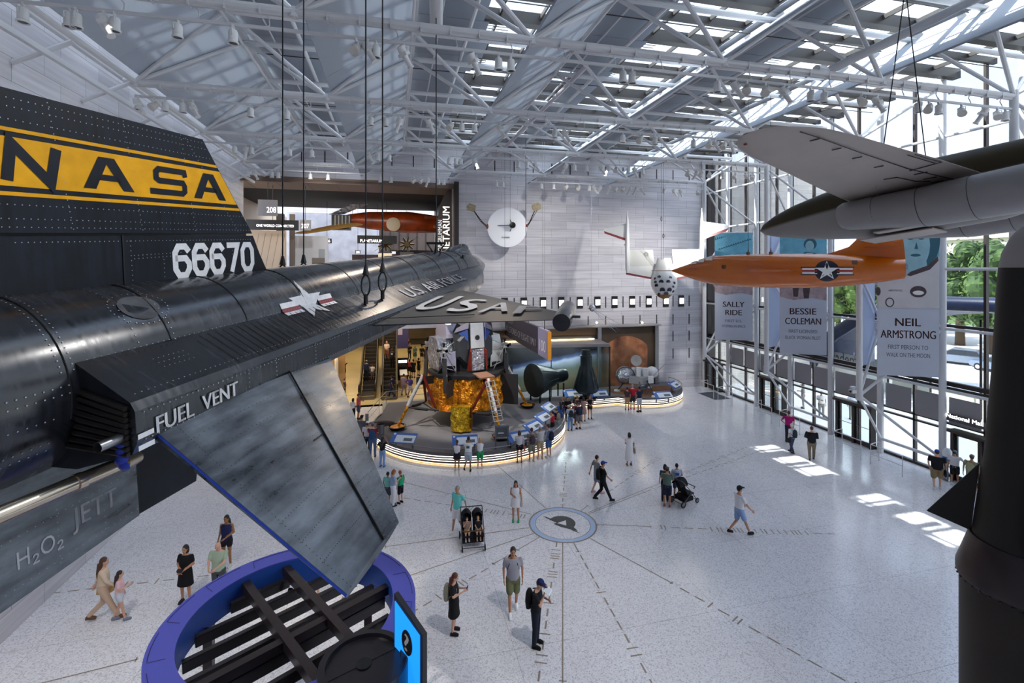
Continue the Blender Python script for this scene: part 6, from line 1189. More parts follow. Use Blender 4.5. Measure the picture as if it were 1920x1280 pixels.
b = MB(); b.lathe([(.55, 0), (.62, .02), (.62, .08), (.5, .1)], 24, frame((.6, -1.0, -.2), (0, -1, 0))); b.build('intake_ring', M('ring_cream', '#cdbb9c', .4), pl); b = MB(); b.box((-3.9, -.4, -.1), (1.6, .9, 1.3)); b.build('engine', M('engine_dark', '#1d1c1e', .4, .4), pl); b = MB()
for i in range(5): b.tube((-4.4+i*.3, -.9, -.6), (-4.4+i*.3, -.9, .5), .06)
b.build('exhaust_stack', alu, pl); b = MB(); b.tube((4.2, -.9, -.3), (7, -.9, -.5), .16); b.build('pontoon', tan, pl); b = MB(); b.box((4.5, -.6, .55), (2.2, .3, .35)); b.build('cowling', oo, pl); b = MB(); b.tube((0, 0, .8), (0, 0, 2.6), .02); b.tube((-3, 0, .6), (-3, 0, 2.6), .02); b.build('hanger', dark, pl)
for i, px in enumerate((722, 763)):
    p_ = onY(px, 458, 49); o = thing('radial_engine', ['dark radial engine with thin blades in the gallery, nearer the planetarium sign', 'dark radial engine with thin blades in the gallery, nearer the curved panel'][i], 'engine', p_); b = MB(); b.lathe([(.02, -.3), (.25, -.3), (.3, 0), (.02, .05)], 16, frame((0, 0, 0), (0, 1, 0)))
    for q in range(9): a = q*2*PI/9; b.tube((.25*math.cos(a), -.15, .25*math.sin(a)), (.7*math.cos(a), -.15, .7*math.sin(a)), .1, n=8)
    b.build('cylinders', M('engine_brass', '#6a5b3a', .4, .6), o); b = MB(); b.beam((-1.0, -.4, -.7), (1.0, -.4, .7), .12, .03); b.build('propeller', tan, o); b = MB(); b.box((0, .3, -1.2), (1.3, .5, .9)); b.tube((0, .3, .2), (0, .3, 4.5), .02); b.build('mount', M('mount_grey', '#77787c', .5), o)
# ============================================================ outside the glass
b = MB(); b.box((60, 25, -.7), (71, 140, 1.0)); struct(b.build('ground', M('plaza_stone', '#ece8e1', .8, n=(.2, .08))))
b = MB(); b.box((120, 40, -.9), (50, 240, 1.0)); struct(b.build('ground', M('lawn', '#5d7838', .9, n=(.3, .3))))
b = MB(); b.box((31, YB+1.8, 9), (13, 2.0, 19)); struct(b.build('wall_wing', stone('wing_stone', 'X', '#e6dfd3', '#dbd3c6')))
o = thing('arched_canopy', 'long dark blue arched canopy outside the glass wall', 'canopy'); prof = [(36, 35.5, .9), (36, 34.4, 2.6), (36, 33.2, 3.9), (36, 31.1, 5.35), (36, 29.5, 6.2), (36, 27.2, 6.85), (36, 25.3, 7.1), (36, 22, 7.2), (36, 16, 7.05), (36, 10, 6.6)]
b = MB(); b.path(prof, .48, 12); b.build('arch_beam', M('arch_blue', '#202b46', .35), o); b = MB()
for (x, y, z), (x2, y2, z2) in zip(prof, prof[1:]): b.quad((x+.3, y, z-.35), (x2+.3, y2, z2-.35), (x2+5, y2, z2-.8), (x+5, y, z-.8))
b.build('soffit', M('arch_slate', '#323f5e', .5), o); b = MB()
for y in range(11, 32, 3): b.tube((36.6, y, -.2), (36.6, y, 6.2), .07)
b.build('glazing_bar', dark, o)
for q in range(7): b = MB(); b.box((36.6, 12.5+q*3, 1.4), (.03, 2.6, 2.6)); b.build('glass_screen', gl, o)
o = thing('low_wall', 'long pale stone parapet wall on the plaza outside', 'wall'); b = MB(); b.box((39, 22, .2), (.6, 30, 1.0)); b.build('wall', M('parapet', '#c6c1b6', .8, n=(1, .15)), o); b = MB(); b.box((39, 22, .75), (.8, 30, .12)); b.build('coping', M('coping', '#d8d4ca', .8), o)
o = thing('script_wall', 'low white wall with faint handwritten lettering beyond the plaza', 'wall', (37.5, 33.5, 0)); b = MB(); b.box((0, 0, 1.0), (.3, 8, 2.4)); b.build('wall', M('script_white', '#e9e6df', .8), o); b = MB(); b.text('Academy', 1.0, Matrix(((0, 0, -1, -.16), (-1, 0, 0, 0), (0, 1, 0, 1.0), (0, 0, 0, 1))), -.01, 'c', 3.5); b.build('lettering', rgr, o)
def tree(x, y, h, r, label, col, seed):
    o = thing('tree', label, 'tree', (x, y, -.4), 0, 'leafy trees across the street'); rg = random.Random(seed); b = MB(); b.tube((0, 0, 0), (0, 0, h*.55), r*.09, r*.05); 
    for q in range(5): a = q*1.3; b.tube((0, 0, h*(.3+.05*q)), (r*.6*math.cos(a), r*.6*math.sin(a), h*(.5+.07*q)), r*.04, r*.015, n=6)
    b.build('trunk', M('bark', '#5c4c3c', .9), o); b = MB()
    for q in range(46):
        a, e_ = rg.uniform(0, 2*PI), rg.uniform(-.9, 1); c = Vector((r*.72*math.cos(a)*math.sqrt(1-e_*e_*.6), r*.72*math.sin(a)*math.sqrt(1-e_*e_*.6), h*.62+e_*h*.33)); s = r*rg.uniform(.2, .36)
        for k_ in range(60):
            d = Vector((rg.gauss(0, 1), rg.gauss(0, 1), rg.gauss(0, 1))).normalized(); p_ = c+d*s*rg.uniform(.75, 1.1); u = d.cross(Vector((rg.random(), rg.random(), rg.random()))).normalized(); v = d.cross(u); l = r*rg.uniform(.03, .06); b.m = rg.randint(0, 1); b.quad(p_-u*l, p_-v*l*.6, p_+u*l, p_+v*l*.6)
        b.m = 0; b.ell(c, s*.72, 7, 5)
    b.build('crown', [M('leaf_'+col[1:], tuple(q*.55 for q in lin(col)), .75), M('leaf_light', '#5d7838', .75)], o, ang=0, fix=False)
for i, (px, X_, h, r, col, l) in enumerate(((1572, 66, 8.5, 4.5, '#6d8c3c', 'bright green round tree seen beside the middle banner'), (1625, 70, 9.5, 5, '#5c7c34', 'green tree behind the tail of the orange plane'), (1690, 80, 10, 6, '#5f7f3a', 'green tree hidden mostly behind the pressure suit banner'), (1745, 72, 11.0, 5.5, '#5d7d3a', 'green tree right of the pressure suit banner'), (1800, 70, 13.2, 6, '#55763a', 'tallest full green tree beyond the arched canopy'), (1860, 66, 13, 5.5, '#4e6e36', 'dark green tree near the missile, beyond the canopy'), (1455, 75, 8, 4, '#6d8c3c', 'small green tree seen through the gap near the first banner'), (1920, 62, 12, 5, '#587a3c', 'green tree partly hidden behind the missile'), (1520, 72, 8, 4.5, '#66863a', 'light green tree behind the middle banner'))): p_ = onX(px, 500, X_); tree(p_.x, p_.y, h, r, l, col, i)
def car(p, rz, col, label):
    o = thing('car', label, 'car', p, rz); b = MB(); sec = [(-2.2, .35, .8, .75), (-2.1, .3, .9, .9), (-1.0, .3, .95, .95), (1.0, .3, .95, .95), (2.0, .32, .9, .85), (2.25, .4, .8, .7)]
    b.loft([[Vector((x, s*w_, z)) for s, z in ((-1, z0), (-1, z1), (1, z1), (1, z0))] for x, z0, w_, z1 in sec]); b.loft([[Vector((x, s*w_, z)) for s, z in ((-1, .9), (-1, z1), (1, z1), (1, .9))] for x, w_, z1 in ((-2.1, .85, .95), (-1.5, .75, 1.55), (.3, .75, 1.6), (1.2, .85, .95))]); b.build('body', M('car_'+col[1:], col, .25, .3), o)
    b = MB(); b.loft([[Vector((x, s*w_, z)) for s, z in ((-1, 1.0), (-1, z1), (1, z1), (1, 1.0))] for x, w_, z1 in ((-1.95, .87, 1.05), (-1.5, .78, 1.48), (.25, .78, 1.5), (1.0, .87, 1.05))]); b.build('window', M('car_glass', '#2a333d', .1), o)
    for x in (-1.4, 1.4):
        for s in (-1, 1): b = MB(); b.lathe([(.02, -.1), (.34, -.1), (.34, .1), (.02, .1)], 18, frame((x, s*.85, .34), (0, 1, 0))); b.m = 1; b.lathe([(.2, -.11), (.2, .11)], 12, frame((x, s*.85, .34), (0, 1, 0))); b.build('wheel', [blk, alu], o)
car((*onX(1795, 640, 56).xy, -.2), 2.0, '#8b97a6', 'silver grey car parked beyond the plaza, fully visible'); car((*onX(1880, 650, 55).xy, -.2), 1.5, '#7f8ea4', 'blue grey car parked beside the silver one, half behind the missile'); car((*onX(1725, 645, 57).xy, -.2), 1.6, '#3f4a63', 'dark blue car half hidden by the pressure suit banner')
def bld(px, X_, w_, h, d_, label, col, roof): 
    p_ = onX(px, 480, X_); o = thing('building', label, 'building', (p_.x, p_.y, 0)); b = MB(); b.box((0, 0, h/2), (d_, w_, h)); b.build('wall', M('bld_'+col[1:], col, .8), o); b = MB(); b.box((0, 0, h+.6), (d_+1.5, w_+1.5, 1.2)); b.build('roof', M('roof_'+roof[1:], roof, .8), o); b = MB()
    for i in range(int(w_/4)): 
        for z in range(int(h/4.5)): b.box((-d_/2, -w_/2+2+i*4, 2.5+z*4.5), (.2, 1.5, 2.2))
    b.build('windows_bay', M('bld_glass', '#7b828c', .3), o)
bld(1900, 160, 40, 17.5, 20, 'tall pale classical building far beyond the trees', '#ddd3c2', '#d6cbb9'); bld(1740, 190, 50, 12.5, 20, 'long far building with a red tiled roof left of the classical one', '#d8c6b6', '#b97a5c'); bld(1590, 210, 40, 12, 20, 'far low building with red roof seen above the orange plane', '#dccdbd', '#bf866a')
# ============================================================ people
def remesh(mb, vox):
    me = bpy.data.meshes.new('r'); me.from_pydata([tuple(p) for p in mb.v], [], mb.f); o = bpy.data.objects.new('r', me); sc.collection.objects.link(o)
    m = o.modifiers.new('r', 'REMESH'); m.mode = 'VOXEL'; m.voxel_size = vox; m.use_smooth_shade = True; s = o.modifiers.new('s', 'SMOOTH'); s.factor = .5; s.iterations = 2
    ev = o.evaluated_get(bpy.context.evaluated_depsgraph_get()).to_mesh(); r = MB(); r.add([v.co.copy() for v in ev.vertices], [tuple(p.vertices) for p in ev.polygons]); bpy.data.objects.remove(o); bpy.data.meshes.remove(me); return r
def cap(b, p, q, r0, r1, n=10):
    b.tube(p, q, r0, r1, n=n); b.ell(p, r0, n, 6); b.ell(q, r1, n, 6)
def rings(b, rs_, lean, n=16):                             # (z, rx, ry, yoff)
    b.loft([[Vector((rx*math.cos(2*PI*i/n), yo+lean*(z-.95)+ry*math.sin(2*PI*i/n), z)) for i in range(n)] for z, rx, ry, yo in rs_])
ARM = {'down': ((.235, -.03, 1.16), (.25, .06, .92)), 'fold': ((.225, .0, 1.17), (.08, .27, 1.2)), 'phone': ((.22, .03, 1.17), (.07, .3, 1.27)), 'camera': ((.26, .22, 1.33), (.07, .28, 1.6)), 'hip': ((.36, -.08, 1.21), (.2, .04, 1.03)), 'fore': ((.22, .1, 1.18), (.2, .28, 1.0)), 'back': ((.22, -.14, 1.18), (.23, -.22, .94)), 'push': ((.23, .1, 1.17), (.19, .38, 1.06)), 'head': ((.36, .1, 1.5), (.12, .05, 1.66)), 'face': ((.2, .16, 1.2), (.06, .2, 1.48)), 'out': ((.33, .02, 1.22), (.46, .18, 1.06)), 'belly': ((.25, .0, 1.17), (.05, .19, 1.06)), 'rest': ((.2, .12, 1.19), (.1, .36, 1.14)), 'point': ((.22, .25, 1.3), (.2, .5, 1.28)), 'low': ((.25, .12, 1.14), (.28, .3, .96))}
LEG = {'stand': (((.095, .01, .49), (.1, -.02, .09)), ((.095, .01, .49), (.11, -.02, .09))), 'walk': (((.09, .16, .52), (.09, .34, .11)), ((.09, -.02, .48), (.09, -.34, .17))), 'step': (((.09, .09, .51), (.09, .17, .09)), ((.09, .0, .49), (.09, -.18, .12))), 'bent': (((.095, .01, .49), (.1, -.02, .09)), ((.1, .06, .5), (.14, -.3, .27))), 'sit': (((.1, .4, .9), (.1, .46, .5)), ((.1, .4, .9), (.1, .44, .52)))}
def hand(b, w, e):
    d = (w-e).normalized(); side = Vector((1 if w.x > 0 else -1, 0, 0)); s = (side-d*side.dot(d)).normalized(); t = d.cross(s); c = w+d*.05
    F = Matrix((tuple(t), tuple(s), tuple(d))).transposed(); b.ell(c, (.042, .02, .055), 8, 6, R=F)
    for i, (o_, l) in enumerate(((-.03, .062), (-.01, .075), (.01, .07), (.03, .055))): p = c+t*o_+d*.04; q = p+d*l*.6-s*.012; b.tube(p, q, .009, .009, n=5); b.tube(q, q+d*l*.35-s*.022, .009, .007, n=5)
    p = c-t*.034; b.tube(p, p-t*.03+d*.035-s*.01, .011, .009, n=5)
SK = {'l': '#cf9f86', 'm': '#b47f5f', 't': '#96663f', 'd': '#5c3b2a'}; HC = {'br': '#4a2f20', 'bk': '#141113', 'bl': '#b08a55', 'gr': '#8c8a88', 'rd': '#5b2a1c', 'wh': '#cfcbc6', 'dk': '#2a1d17', 'gi': '#9a5a2c'}
PC = 0
def person(px, py, h, a, label, top, bot, hair='short:br', skin='l', pose='down,down', legs='stand', shoes='#2a2a2c', hat=None, wide=1.08, lean=0.0, nod=0.0, pos=None, extra=(), vox=.021, group=None):
    p = Vector(pos) if pos is not None else onfloor(px, py); th = -(math.radians(a)+YAW); S = h/1.75
    o = bpy.data.objects.new('person', None); sc.collection.objects.link(o); o.location = p; o.rotation_euler = (0, 0, th); o.scale = (S, S, S); tag(o, label, 'person', group); o.empty_display_size = .1
    fem = hair.split(':')[0] in ('long', 'bob', 'tail', 'bun'); sw = (.168 if fem else .19)*wide; LB = lambda q: Vector((q[0], q[1]+lean*(q[2]-.95), q[2]))
    aR, aL = [ARM[k] for k in pose.split(',')]; lR, lL = LEG[legs]; sh = LB((sw, 0, 1.42)); arms = []
    for s, (E, W) in ((1, aR), (-1, aL)): k = sw/.19; arms.append((LB((s*sw, -.01, 1.41)), LB((s*E[0]*k, E[1], E[2])), LB((s*W[0], W[1], W[2]))))
    lg = [(Vector((s*.09*wide, 0, .9)), Vector((s*K_[0]*wide, K_[1], K_[2])), Vector((s*A_[0]*wide, A_[1], A_[2]))) for s, (K_, A_) in ((1, lR), (-1, lL))]
    tors = [(.84, .13, .1, 0), (.93, .165*wide, .115*wide, 0), (1.06, (.13 if fem else .15)*wide, .1*wide*wide, .005), (1.22, .16*wide, .112*wide, .008), (1.34, .165*wide if fem else .18*wide, .108, 0), (1.42, sw*.86, .078, -.01), (1.47, .07, .06, -.01)]
    b = MB(); rings(b, tors, lean); nk = LB((0, -.005, 1.45)); hc = LB((0, .02+nod*.05, 1.625-nod*.02)); cap(b, nk, hc-Vector((0, .01, .06)), .055, .05)
    Rn = Matrix.Rotation(-nod, 3, 'X'); hp = lambda x, y, z: hc+Rn @ Vector((x, y, z))
    b.ell(hc, (.074, .092, .118), 14, 10, R=Rn); b.ell(hp(0, .035, -.07), (.05, .05, .048), 10, 6, R=Rn)
    for s in (-1, 1): b.ell(hp(s*.075, -.005, -.005), (.014, .022, .034), 6, 5)
    b.ell(hp(0, .092, -.02), (.014, .022, .022), 6, 5)
    for S_, E, W in arms: cap(b, S_, E, .047, .038); cap(b, E, W, .039, .026)
    for H_, K_, A_ in lg: cap(b, H_, K_, .082*wide, .055); cap(b, K_, A_, .054, .036)
    r = remesh(b, vox)
    for S_, E, W in arms: hand(r, W, E)
    r.m = 1
    for s in (-1, 1): r.ell(hp(s*.03, .083, .012), (.011, .008, .008), 6, 4)
    r.m = 2; r.ell(hp(0, .088, -.055), (.022, .008, .007), 6, 4); r.m = 3
    hk, hcx = (hair.split(':')+['br'])[:2]; hm = M('hair_'+hcx, HC[hcx], .6)
    for s in (-1, 1): r.ell(hp(s*.03, .086, .034), (.016, .006, .004), 6, 4)
    body = r.build('body', [M('skin_'+skin, SK[skin], .5), M('eye_dark', '#1c1614', .2), M('lips', '#8a4a44', .5), hm], o, ang=60, fix=False)
    # hair
    if hk != 'bald':
        b = MB(); b.ell(hp(0, -.018, .025), (.084, .098, .108), 14, 10, R=Rn)
        if hk == 'long': rings_ = [(1.6, .085, .085, -.05), (1.5, .1, .07, -.075), (1.36, .11, .06, -.1), (1.24, .085, .04, -.11), (1.18, .05, .02, -.11)]; b.loft([[LB((rx*math.cos(2*PI*i/12), yo+ry*math.sin(2*PI*i/12), z)) for i in range(12)] for z, rx, ry, yo in rings_])
        if hk == 'bob': b.loft([[hp(rx*math.cos(2*PI*i/12), -.035+ry*math.sin(2*PI*i/12), z) for i in range(12)] for z, rx, ry in ((.03, .092, .085), (-.06, .1, .08), (-.13, .085, .06))])
        if hk == 'tail': cap(b, hp(0, -.1, .02), hp(0, -.15, -.16), .035, .02)
        if hk == 'bun': b.ell(hp(0, -.1, .06), .045, 8, 6)
        q = remesh(b, .016); q.build('hair', hm, o, ang=60, fix=False)
    if hat:
        hk_, hcol = hat.split(':'); b = MB(); m_ = C(hcol)
        if hk_ == 'cap': b.ell(hp(0, -.008, .045), (.088, .103, .09), 14, 8, R=Rn); b.lathe([(.02, -.006), (.075, -.004), (.078, .004), (.02, .008)], 14, Matrix.Translation(hp(0, .115, .045)) @ Rn.to_4x4())
        elif hk_ == 'brim': b.ell(hp(0, -.005, .05), (.088, .1, .09), 14, 8); b.lathe([(.08, .0), (.19, -.01), (.19, .0), (.08, .012)], 20, Matrix.Translation(hp(0, 0, .04)))
        b.build('hat', m_, o, ang=50)
    # top
    tk, tcol = top.split(':')[:2]; t2 = top.split(':')[2] if top.count(':') > 1 else None; tm = C(tcol); dress = bot.split(':')[0] == 'dress'
    if tk != 'none':
        b = MB(); g = .016; zb = .9 if bot.split(':')[0] not in ('skirt', 'mini') else 1.0
        rings(b, [(zb, (.172 if not fem else .17)*wide, .128*wide, 0)]+[(z, rx+g, ry+g, yo) for z, rx, ry, yo in tors[2:6]]+[(1.455, .085, .068, -.01)], lean)
        for S_, E, W in arms:
            if tk == 'tee': cap(b, S_, S_.lerp(E, .62), .058, .056)
            elif tk == 'long': cap(b, S_, E, .062, .052); cap(b, E, E.lerp(W, .92), .052, .038)
            elif tk == 'tank': b.ell(S_*.97, .05, 8, 6)
        q = remesh(b, vox); sh_ = q.build('shirt', tm, o, ang=60, fix=False)
        if t2: b = MB(); b.box(LB((0, (-.135 if a < 90 else .135)*1.0, 1.26)), (.16, .03, .12)); b.build('print', C(t2), sh_)
    # bottom
    bk2, bcol = bot.split(':')[:2]; bm_ = C(bcol); b = MB(); W_ = wide
    if bk2 in ('pants', 'shorts', 'mini_shorts'):
        rings(b, [(.82, .15*W_, .115, 0), (.93, .178*W_, .128*W_, 0), (1.03, .158*W_, .118*W_, 0)], 0)
        for H_, K_, A_ in lg:
            if bk2 == 'pants': cap(b, H_, K_, .098*W_, .074); cap(b, K_, K_.lerp(A_, .93), .074, .064)
            else: cap(b, H_, H_.lerp(K_, .8 if bk2 == 'shorts' else .35), .1*W_, .088*W_ if bk2 == 'shorts' else .095)
        q = remesh(b, vox); q.build('trousers' if bk2 == 'pants' else 'shorts', bm_, o, ang=60, fix=False)
    else:
        ze = {'skirt': .55, 'mini': .66, 'dress': .55, 'longdress': .28}[bk2]; n = 20; yc = (lg[0][1].y+lg[1][1].y)/2*.5; sp_ = abs(lg[0][1].y-lg[1][1].y)*.45
        b.loft([[Vector((rx*math.cos(2*PI*i/n)*(1+.04*math.sin(i*3.1)*f), yo+ry*math.sin(2*PI*i/n)*(1+.04*math.sin(i*3.1)*f), z)) for i in range(n)] for z, rx, ry, yo, f in ((1.06, .15*W_, .115*W_, 0, 0), (.95, .18*W_, .135*W_, 0, 0), ((.95+ze)/2, .2*W_, .15+sp_*.5, yc*.5, .6), (ze, .22*W_, .17+sp_, yc, 1))]); b.build('skirt', bm_, o, ang=60)
    for H_, K_, A_ in lg:
        b = MB(); tilt = max(0, A_.z-.1)*-3.2 if legs != 'sit' else .2; R = Matrix.Rotation(tilt, 3, 'X'); c = A_+R @ Vector((0, .06, -.035)); b.ell(c, (.047, .135, .045), 12, 8, R=R); b.ell(A_+Vector((0, 0, -.01)), (.043, .05, .05), 10, 6); b.box(c+R @ Vector((0, 0, -.04)), (.085, .25, .022), R=R); q = remesh(b, .014); q.build('shoe', C(shoes), o, ang=60, fix=False)
    MW = Matrix.Translation(p) @ Matrix.Rotation(th, 4, 'Z') @ Matrix.Scale(S, 4)
    for ex in extra:
        k_, col, lab = ex; 
        if k_ == 'backpack':
            t_ = thing('backpack', lab, 'backpack', mat=MW @ Matrix.Translation(LB((0, -.19, 1.2)))); b = MB(); b.loft([[Vector((rx*math.cos(2*PI*i/14), -.02+ry*math.sin(2*PI*i/14), z)) for i in range(14)] for z, rx, ry in ((-.24, .06, .05), (-.22, .14, .08), (-.05, .16, .1), (.12, .145, .085), (.21, .08, .05))]); b.build('bag', C(col), t_, ang=60); b = MB()
            for s in (-1, 1): b.path([(s*.1, .05, -.16), (s*.16, .1, -.05), (s*.15, .27, .0), (s*.11, .29, .14), (s*.09, .2, .24), (s*.08, .05, .2)], .014, 5)
            b.build('strap', C(col), t_)
        elif k_ in ('bag', 'tote'):
            sd_ = -1 if 'left' in lab.split('|')[-1] else 1; lab = lab.split('|')[0]; t_ = thing('handbag', lab, 'bag', mat=MW @ Matrix.Translation((sd_*.27, -.02, .78 if k_ == 'bag' else .72))); b = MB(); w_ = .15 if k_ == 'bag' else .2; b.loft([[Vector((.05*math.cos(2*PI*i/12)*f, w_*f*math.sin(2*PI*i/12), z)) for i in range(12)] for z, f in ((-.13, .7), (-.1, 1), (.06, .95), (.14, .7))]); b.build('bag', C(col), t_, ang=60); b = MB(); b.path([(0, -.1, .12), (-.03*sd_, -.06, .45), (-.08*sd_, .0, .66), (-.03*sd_, .06, .45), (0, .1, .12)], .01, 5); b.build('strap', C(col), t_)
        elif k_ in ('phone', 'paper', 'camera'):
            w0 = (arms[0][2]+arms[1][2])/2 if pose.split(',')[0] in ('phone', 'fold', 'camera', 'belly') and pose.split(',')[1] in ('phone', 'fold', 'camera', 'belly') else arms[0][2] if pose.split(',')[0] in ('phone', 'fold', 'face', 'camera') else arms[1][2]
            t_ = thing({'phone': 'phone', 'paper': 'folded_map', 'camera': 'camera'}[k_], lab, {'phone': 'phone', 'paper': 'map', 'camera': 'camera'}[k_], mat=MW @ Matrix.Translation(w0+Vector((0, .08, .05)))); d_ = {'phone': (.08, .02, .15), 'paper': (.26, .18, .012), 'camera': (.13, .08, .09)}[k_]; b = MB(); b.box((0, 0, 0), d_, R=Matrix.Rotation(-.5, 3, 'X')); b.build('cover', C(col), t_)
            b = MB(); b.box((0, -.012 if k_ != 'paper' else 0, .0 if k_ != 'paper' else .01), (d_[0]*.85, .012, d_[2]*.85) if k_ != 'paper' else (d_[0]*.8, d_[1]*.8, .004), R=Matrix.Rotation(-.5, 3, 'X')); b.build('face', M('screen_dark', '#2b3038', .2) if k_ != 'paper' else C('#c9cfd8'), t_)
    return o
PP = person
PP(1005, 1210, 1.7, 110, 'person in dark cap and black clothes reading a folded map, nearest the bottom edge', 'tee:#15171d', 'pants:#171c2b', 'short:dk', 'l', 'face,fold', shoes='#0f0f11', hat='cap:#1a2350', nod=.5, lean=.1, extra=[('paper', '#e4e6ea', 'white folded map held by the person in the dark cap'), ('backpack', '#121317', 'slim black backpack on the person in the dark cap')])
PP(962, 1146, 1.78, 176, 'person in grey tee and olive shorts striding toward the balcony', 'tee:#9796a0', 'shorts:#6d7050', 'short:dk', 'm', 'down,down', 'step', '#e8e8ea', extra=[('backpack', '#15161c', 'black backpack slung on the person in olive shorts')])
PP(851, 1186, 1.56, 95, 'person with long dark red hair in black dress looking at a phone', 'tee:#17161a', 'dress:#131215', 'long:rd', 'l', 'phone,phone', shoes='#2a1d1d', wide=1.12, nod=.3, extra=[('phone', '#4a4690', 'purple phone held by the person in the black dress'), ('backpack', '#8f8a7a', 'small patterned backpack on the person in the black dress')])
PP(858, 998, 1.68, 215, 'person in turquoise polo and white shorts beside the double stroller', 'tee:#6fcfc9', 'shorts:#dcdade', 'short:gr', 'm', 'down,back', 'step', '#e6e4e2', wide=1.1)
PP(967, 977, 1.52, 182, 'person with long black hair in white dress and green shoes by the emblem', 'tank:#e3e1e4', 'mini:#e4e2e5', 'long:bk', 'm', 'fold,low', 'stand', '#2f9e63', extra=[('bag', '#e6e3e0', 'white handbag on the arm of the person in green shoes|left')])
PP(751, 943, 1.32, -60, 'child in green tee and black shorts with a black sling strap', 'tee:#1e9c70', 'shorts:#15161b', 'short:gi', 'l', 'down,down', shoes='#17181b', wide=1.05, nod=.3)
PP(737, 948, 1.45, 60, 'person in light blue tee looking at a phone beside the green-shirted child', 'tee:#8ea6c8', 'pants:#e2e0e4', 'bob:gi', 'l', 'phone,phone', nod=.4, extra=[('phone', '#23252b', 'dark phone held by the person in the light blue tee')])
PP(727, 945, 1.3, 20, 'child with black hair almost hidden behind the black tailplane tip', 'tee:#79b9b0', 'shorts:#394152', 'short:bk', 'm')
PP(1180, 872, 1.58, -5, 'person in long white dress with tan shoulder bag standing alone', 'tee:#e9e6e6', 'longdress:#e6e3e3', 'bob:bk', 'm', 'down,fold', shoes='#8a6a52', extra=[('bag', '#a78f78', 'tan shoulder bag on the person in the long white dress')])
PP(1119, 925, 1.62, 70, 'person in grey top and blue shorts walking behind the one in dark clothes', 'tee:#84838c', 'shorts:#8794b8', 'short:dk', 'l', 'down,back', 'step', '#c9a0a0')
PP(1130, 939, 1.63, 80, 'person in black clothes and blue cap striding past the emblem', 'tee:#14181a', 'pants:#13141a', 'short:dk', 'm', 'fore,back', 'walk', '#111114', hat='cap:#243a86', extra=[('backpack', '#141a1a', 'black backpack on the person in the blue cap')])
PP(1251, 949, 1.57, 25, 'person in green tee and cap with navy shorts pushing a stroller', 'tee:#5a6f66', 'shorts:#1e2238', 'short:dk', 'm', 'push,push', shoes='#8a5148', hat='cap:#53564c')
PP(1247, 939, 1.5, 10, 'person with black hair hidden behind the one in the green tee', 'tee:#3a4353', 'pants:#2a2c38', 'bob:bk', 'm')
PP(1269, 934, 1.44, 5, 'person in pale tee with blue pattern beside the stroller hood', 'tee:#a9b2c4:#39549a', 'shorts:#39415a', 'short:bk', 'm', 'belly,belly')
PP(1386, 1002, 1.74, 78, 'person in white tee and blue shorts with black cap walking right', 'tee:#e0dfe4', 'shorts:#8aa0c8', 'short:bk', 'm', 'low,fore', 'walk', '#1b1c20', hat='cap:#16181d')
PP(1479, 829, 1.72, 20, 'person in magenta top near the glass doors', 'tee:#a8126c', 'pants:#23253a', 'short:br', 'm', 'down,hip')
PP(1485, 849, 1.52, -20, 'white-haired person in pale blue tunic carrying a black bag', 'tee:#cfd9e2', 'pants:#2b3350', 'short:wh', 'l', 'down,down', 'step', '#2a2c33', extra=[('bag', '#1b1d24', 'black bag in the hand of the white-haired person|left'), ('backpack', '#23293a', 'small dark backpack on the white-haired person')])
PP(1522, 862, 1.66, 25, 'person in loose black jacket and khaki trousers near the doors', 'long:#101218', 'pants:#6a6052', 'short:rd', 'l', 'fold,belly', 'step', '#24252a', wide=1.2)
PP(1757, 918, 1.72, 35, 'broad person in black tee and blue cap near the exit', 'tee:#15161d', 'shorts:#8a7658', 'short:dk', 'l', 'down,down', 'step', '#d0d2d8', hat='cap:#2246b0', wide=1.25, extra=[('bag', '#1b1c22', 'black bag beside the broad person in the blue cap')])
PP(1790, 908, 1.5, 50, 'person in white tee and black shorts by the exit doorway', 'tee:#dcdbe0', 'shorts:#1a1b22', 'short:dk', 'm', 'out,down', 'step', '#d8d6d4', hat='cap:#6d7380')
PP(1822, 924, 1.62, 60, 'person in khaki shirt and shorts with pale backpack walking to the exit', 'tee:#8e8a6c', 'shorts:#98947c', 'short:br', 'm', 'down,back', 'step', '#d9d6d0', hat='cap:#7b6a64', extra=[('backpack', '#9a9a78', 'bulky pale green backpack on the khaki-clad person')])
PP(1850, 932, 1.28, 20, 'child in navy tee and bright blue shorts with white cap at the exit', 'tee:#2f3a5a', 'shorts:#2458c4', 'short:br', 'm', 'down,down', 'step', '#7a5a50', hat='cap:#e6e4e6')
PP(1858, 905, 1.68, 30, 'person in red patterned dress with long fair hair in the exit doorway', 'tee:#c06a68', 'longdress:#b9605f', 'long:gi', 'l', 'down,fold')
PP(194, 1163, 1.7, 62, 'person in cream blouse and beige trousers with brown hair, at the left', 'long:#d6bfa4', 'pants:#c7ab93', 'long:br', 'l', 'fore,back', 'walk', '#6a4a38', extra=[('tote', '#c2a066', 'tan straw tote of the person in the cream blouse|left')])
PP(224, 1163, 1.34, 60, 'child in pink tee and pale denim shorts beside the cream blouse', 'tee:#dfb6ba', 'mini_shorts:#c5c8cf', 'long:dk', 'l', 'fold,down', 'step', '#7a8190')
PP(348, 1128, 1.62, 180, 'dark-haired person in black dress holding a small camera', 'tee:#121115', 'dress:#111013', 'bob:bk', 'm', 'belly,belly', wide=1.08, extra=[('camera', '#2b2a2e', 'small dark camera held by the person in black by the ring canopy')])
PP(410, 1125, 1.7, 175, 'bald person in pale green polo behind the blue ring', 'tee:#9fb09a', 'pants:#4a4c50', 'bald:gr', 'l', 'rest,rest', nod=.5, wide=1.1)
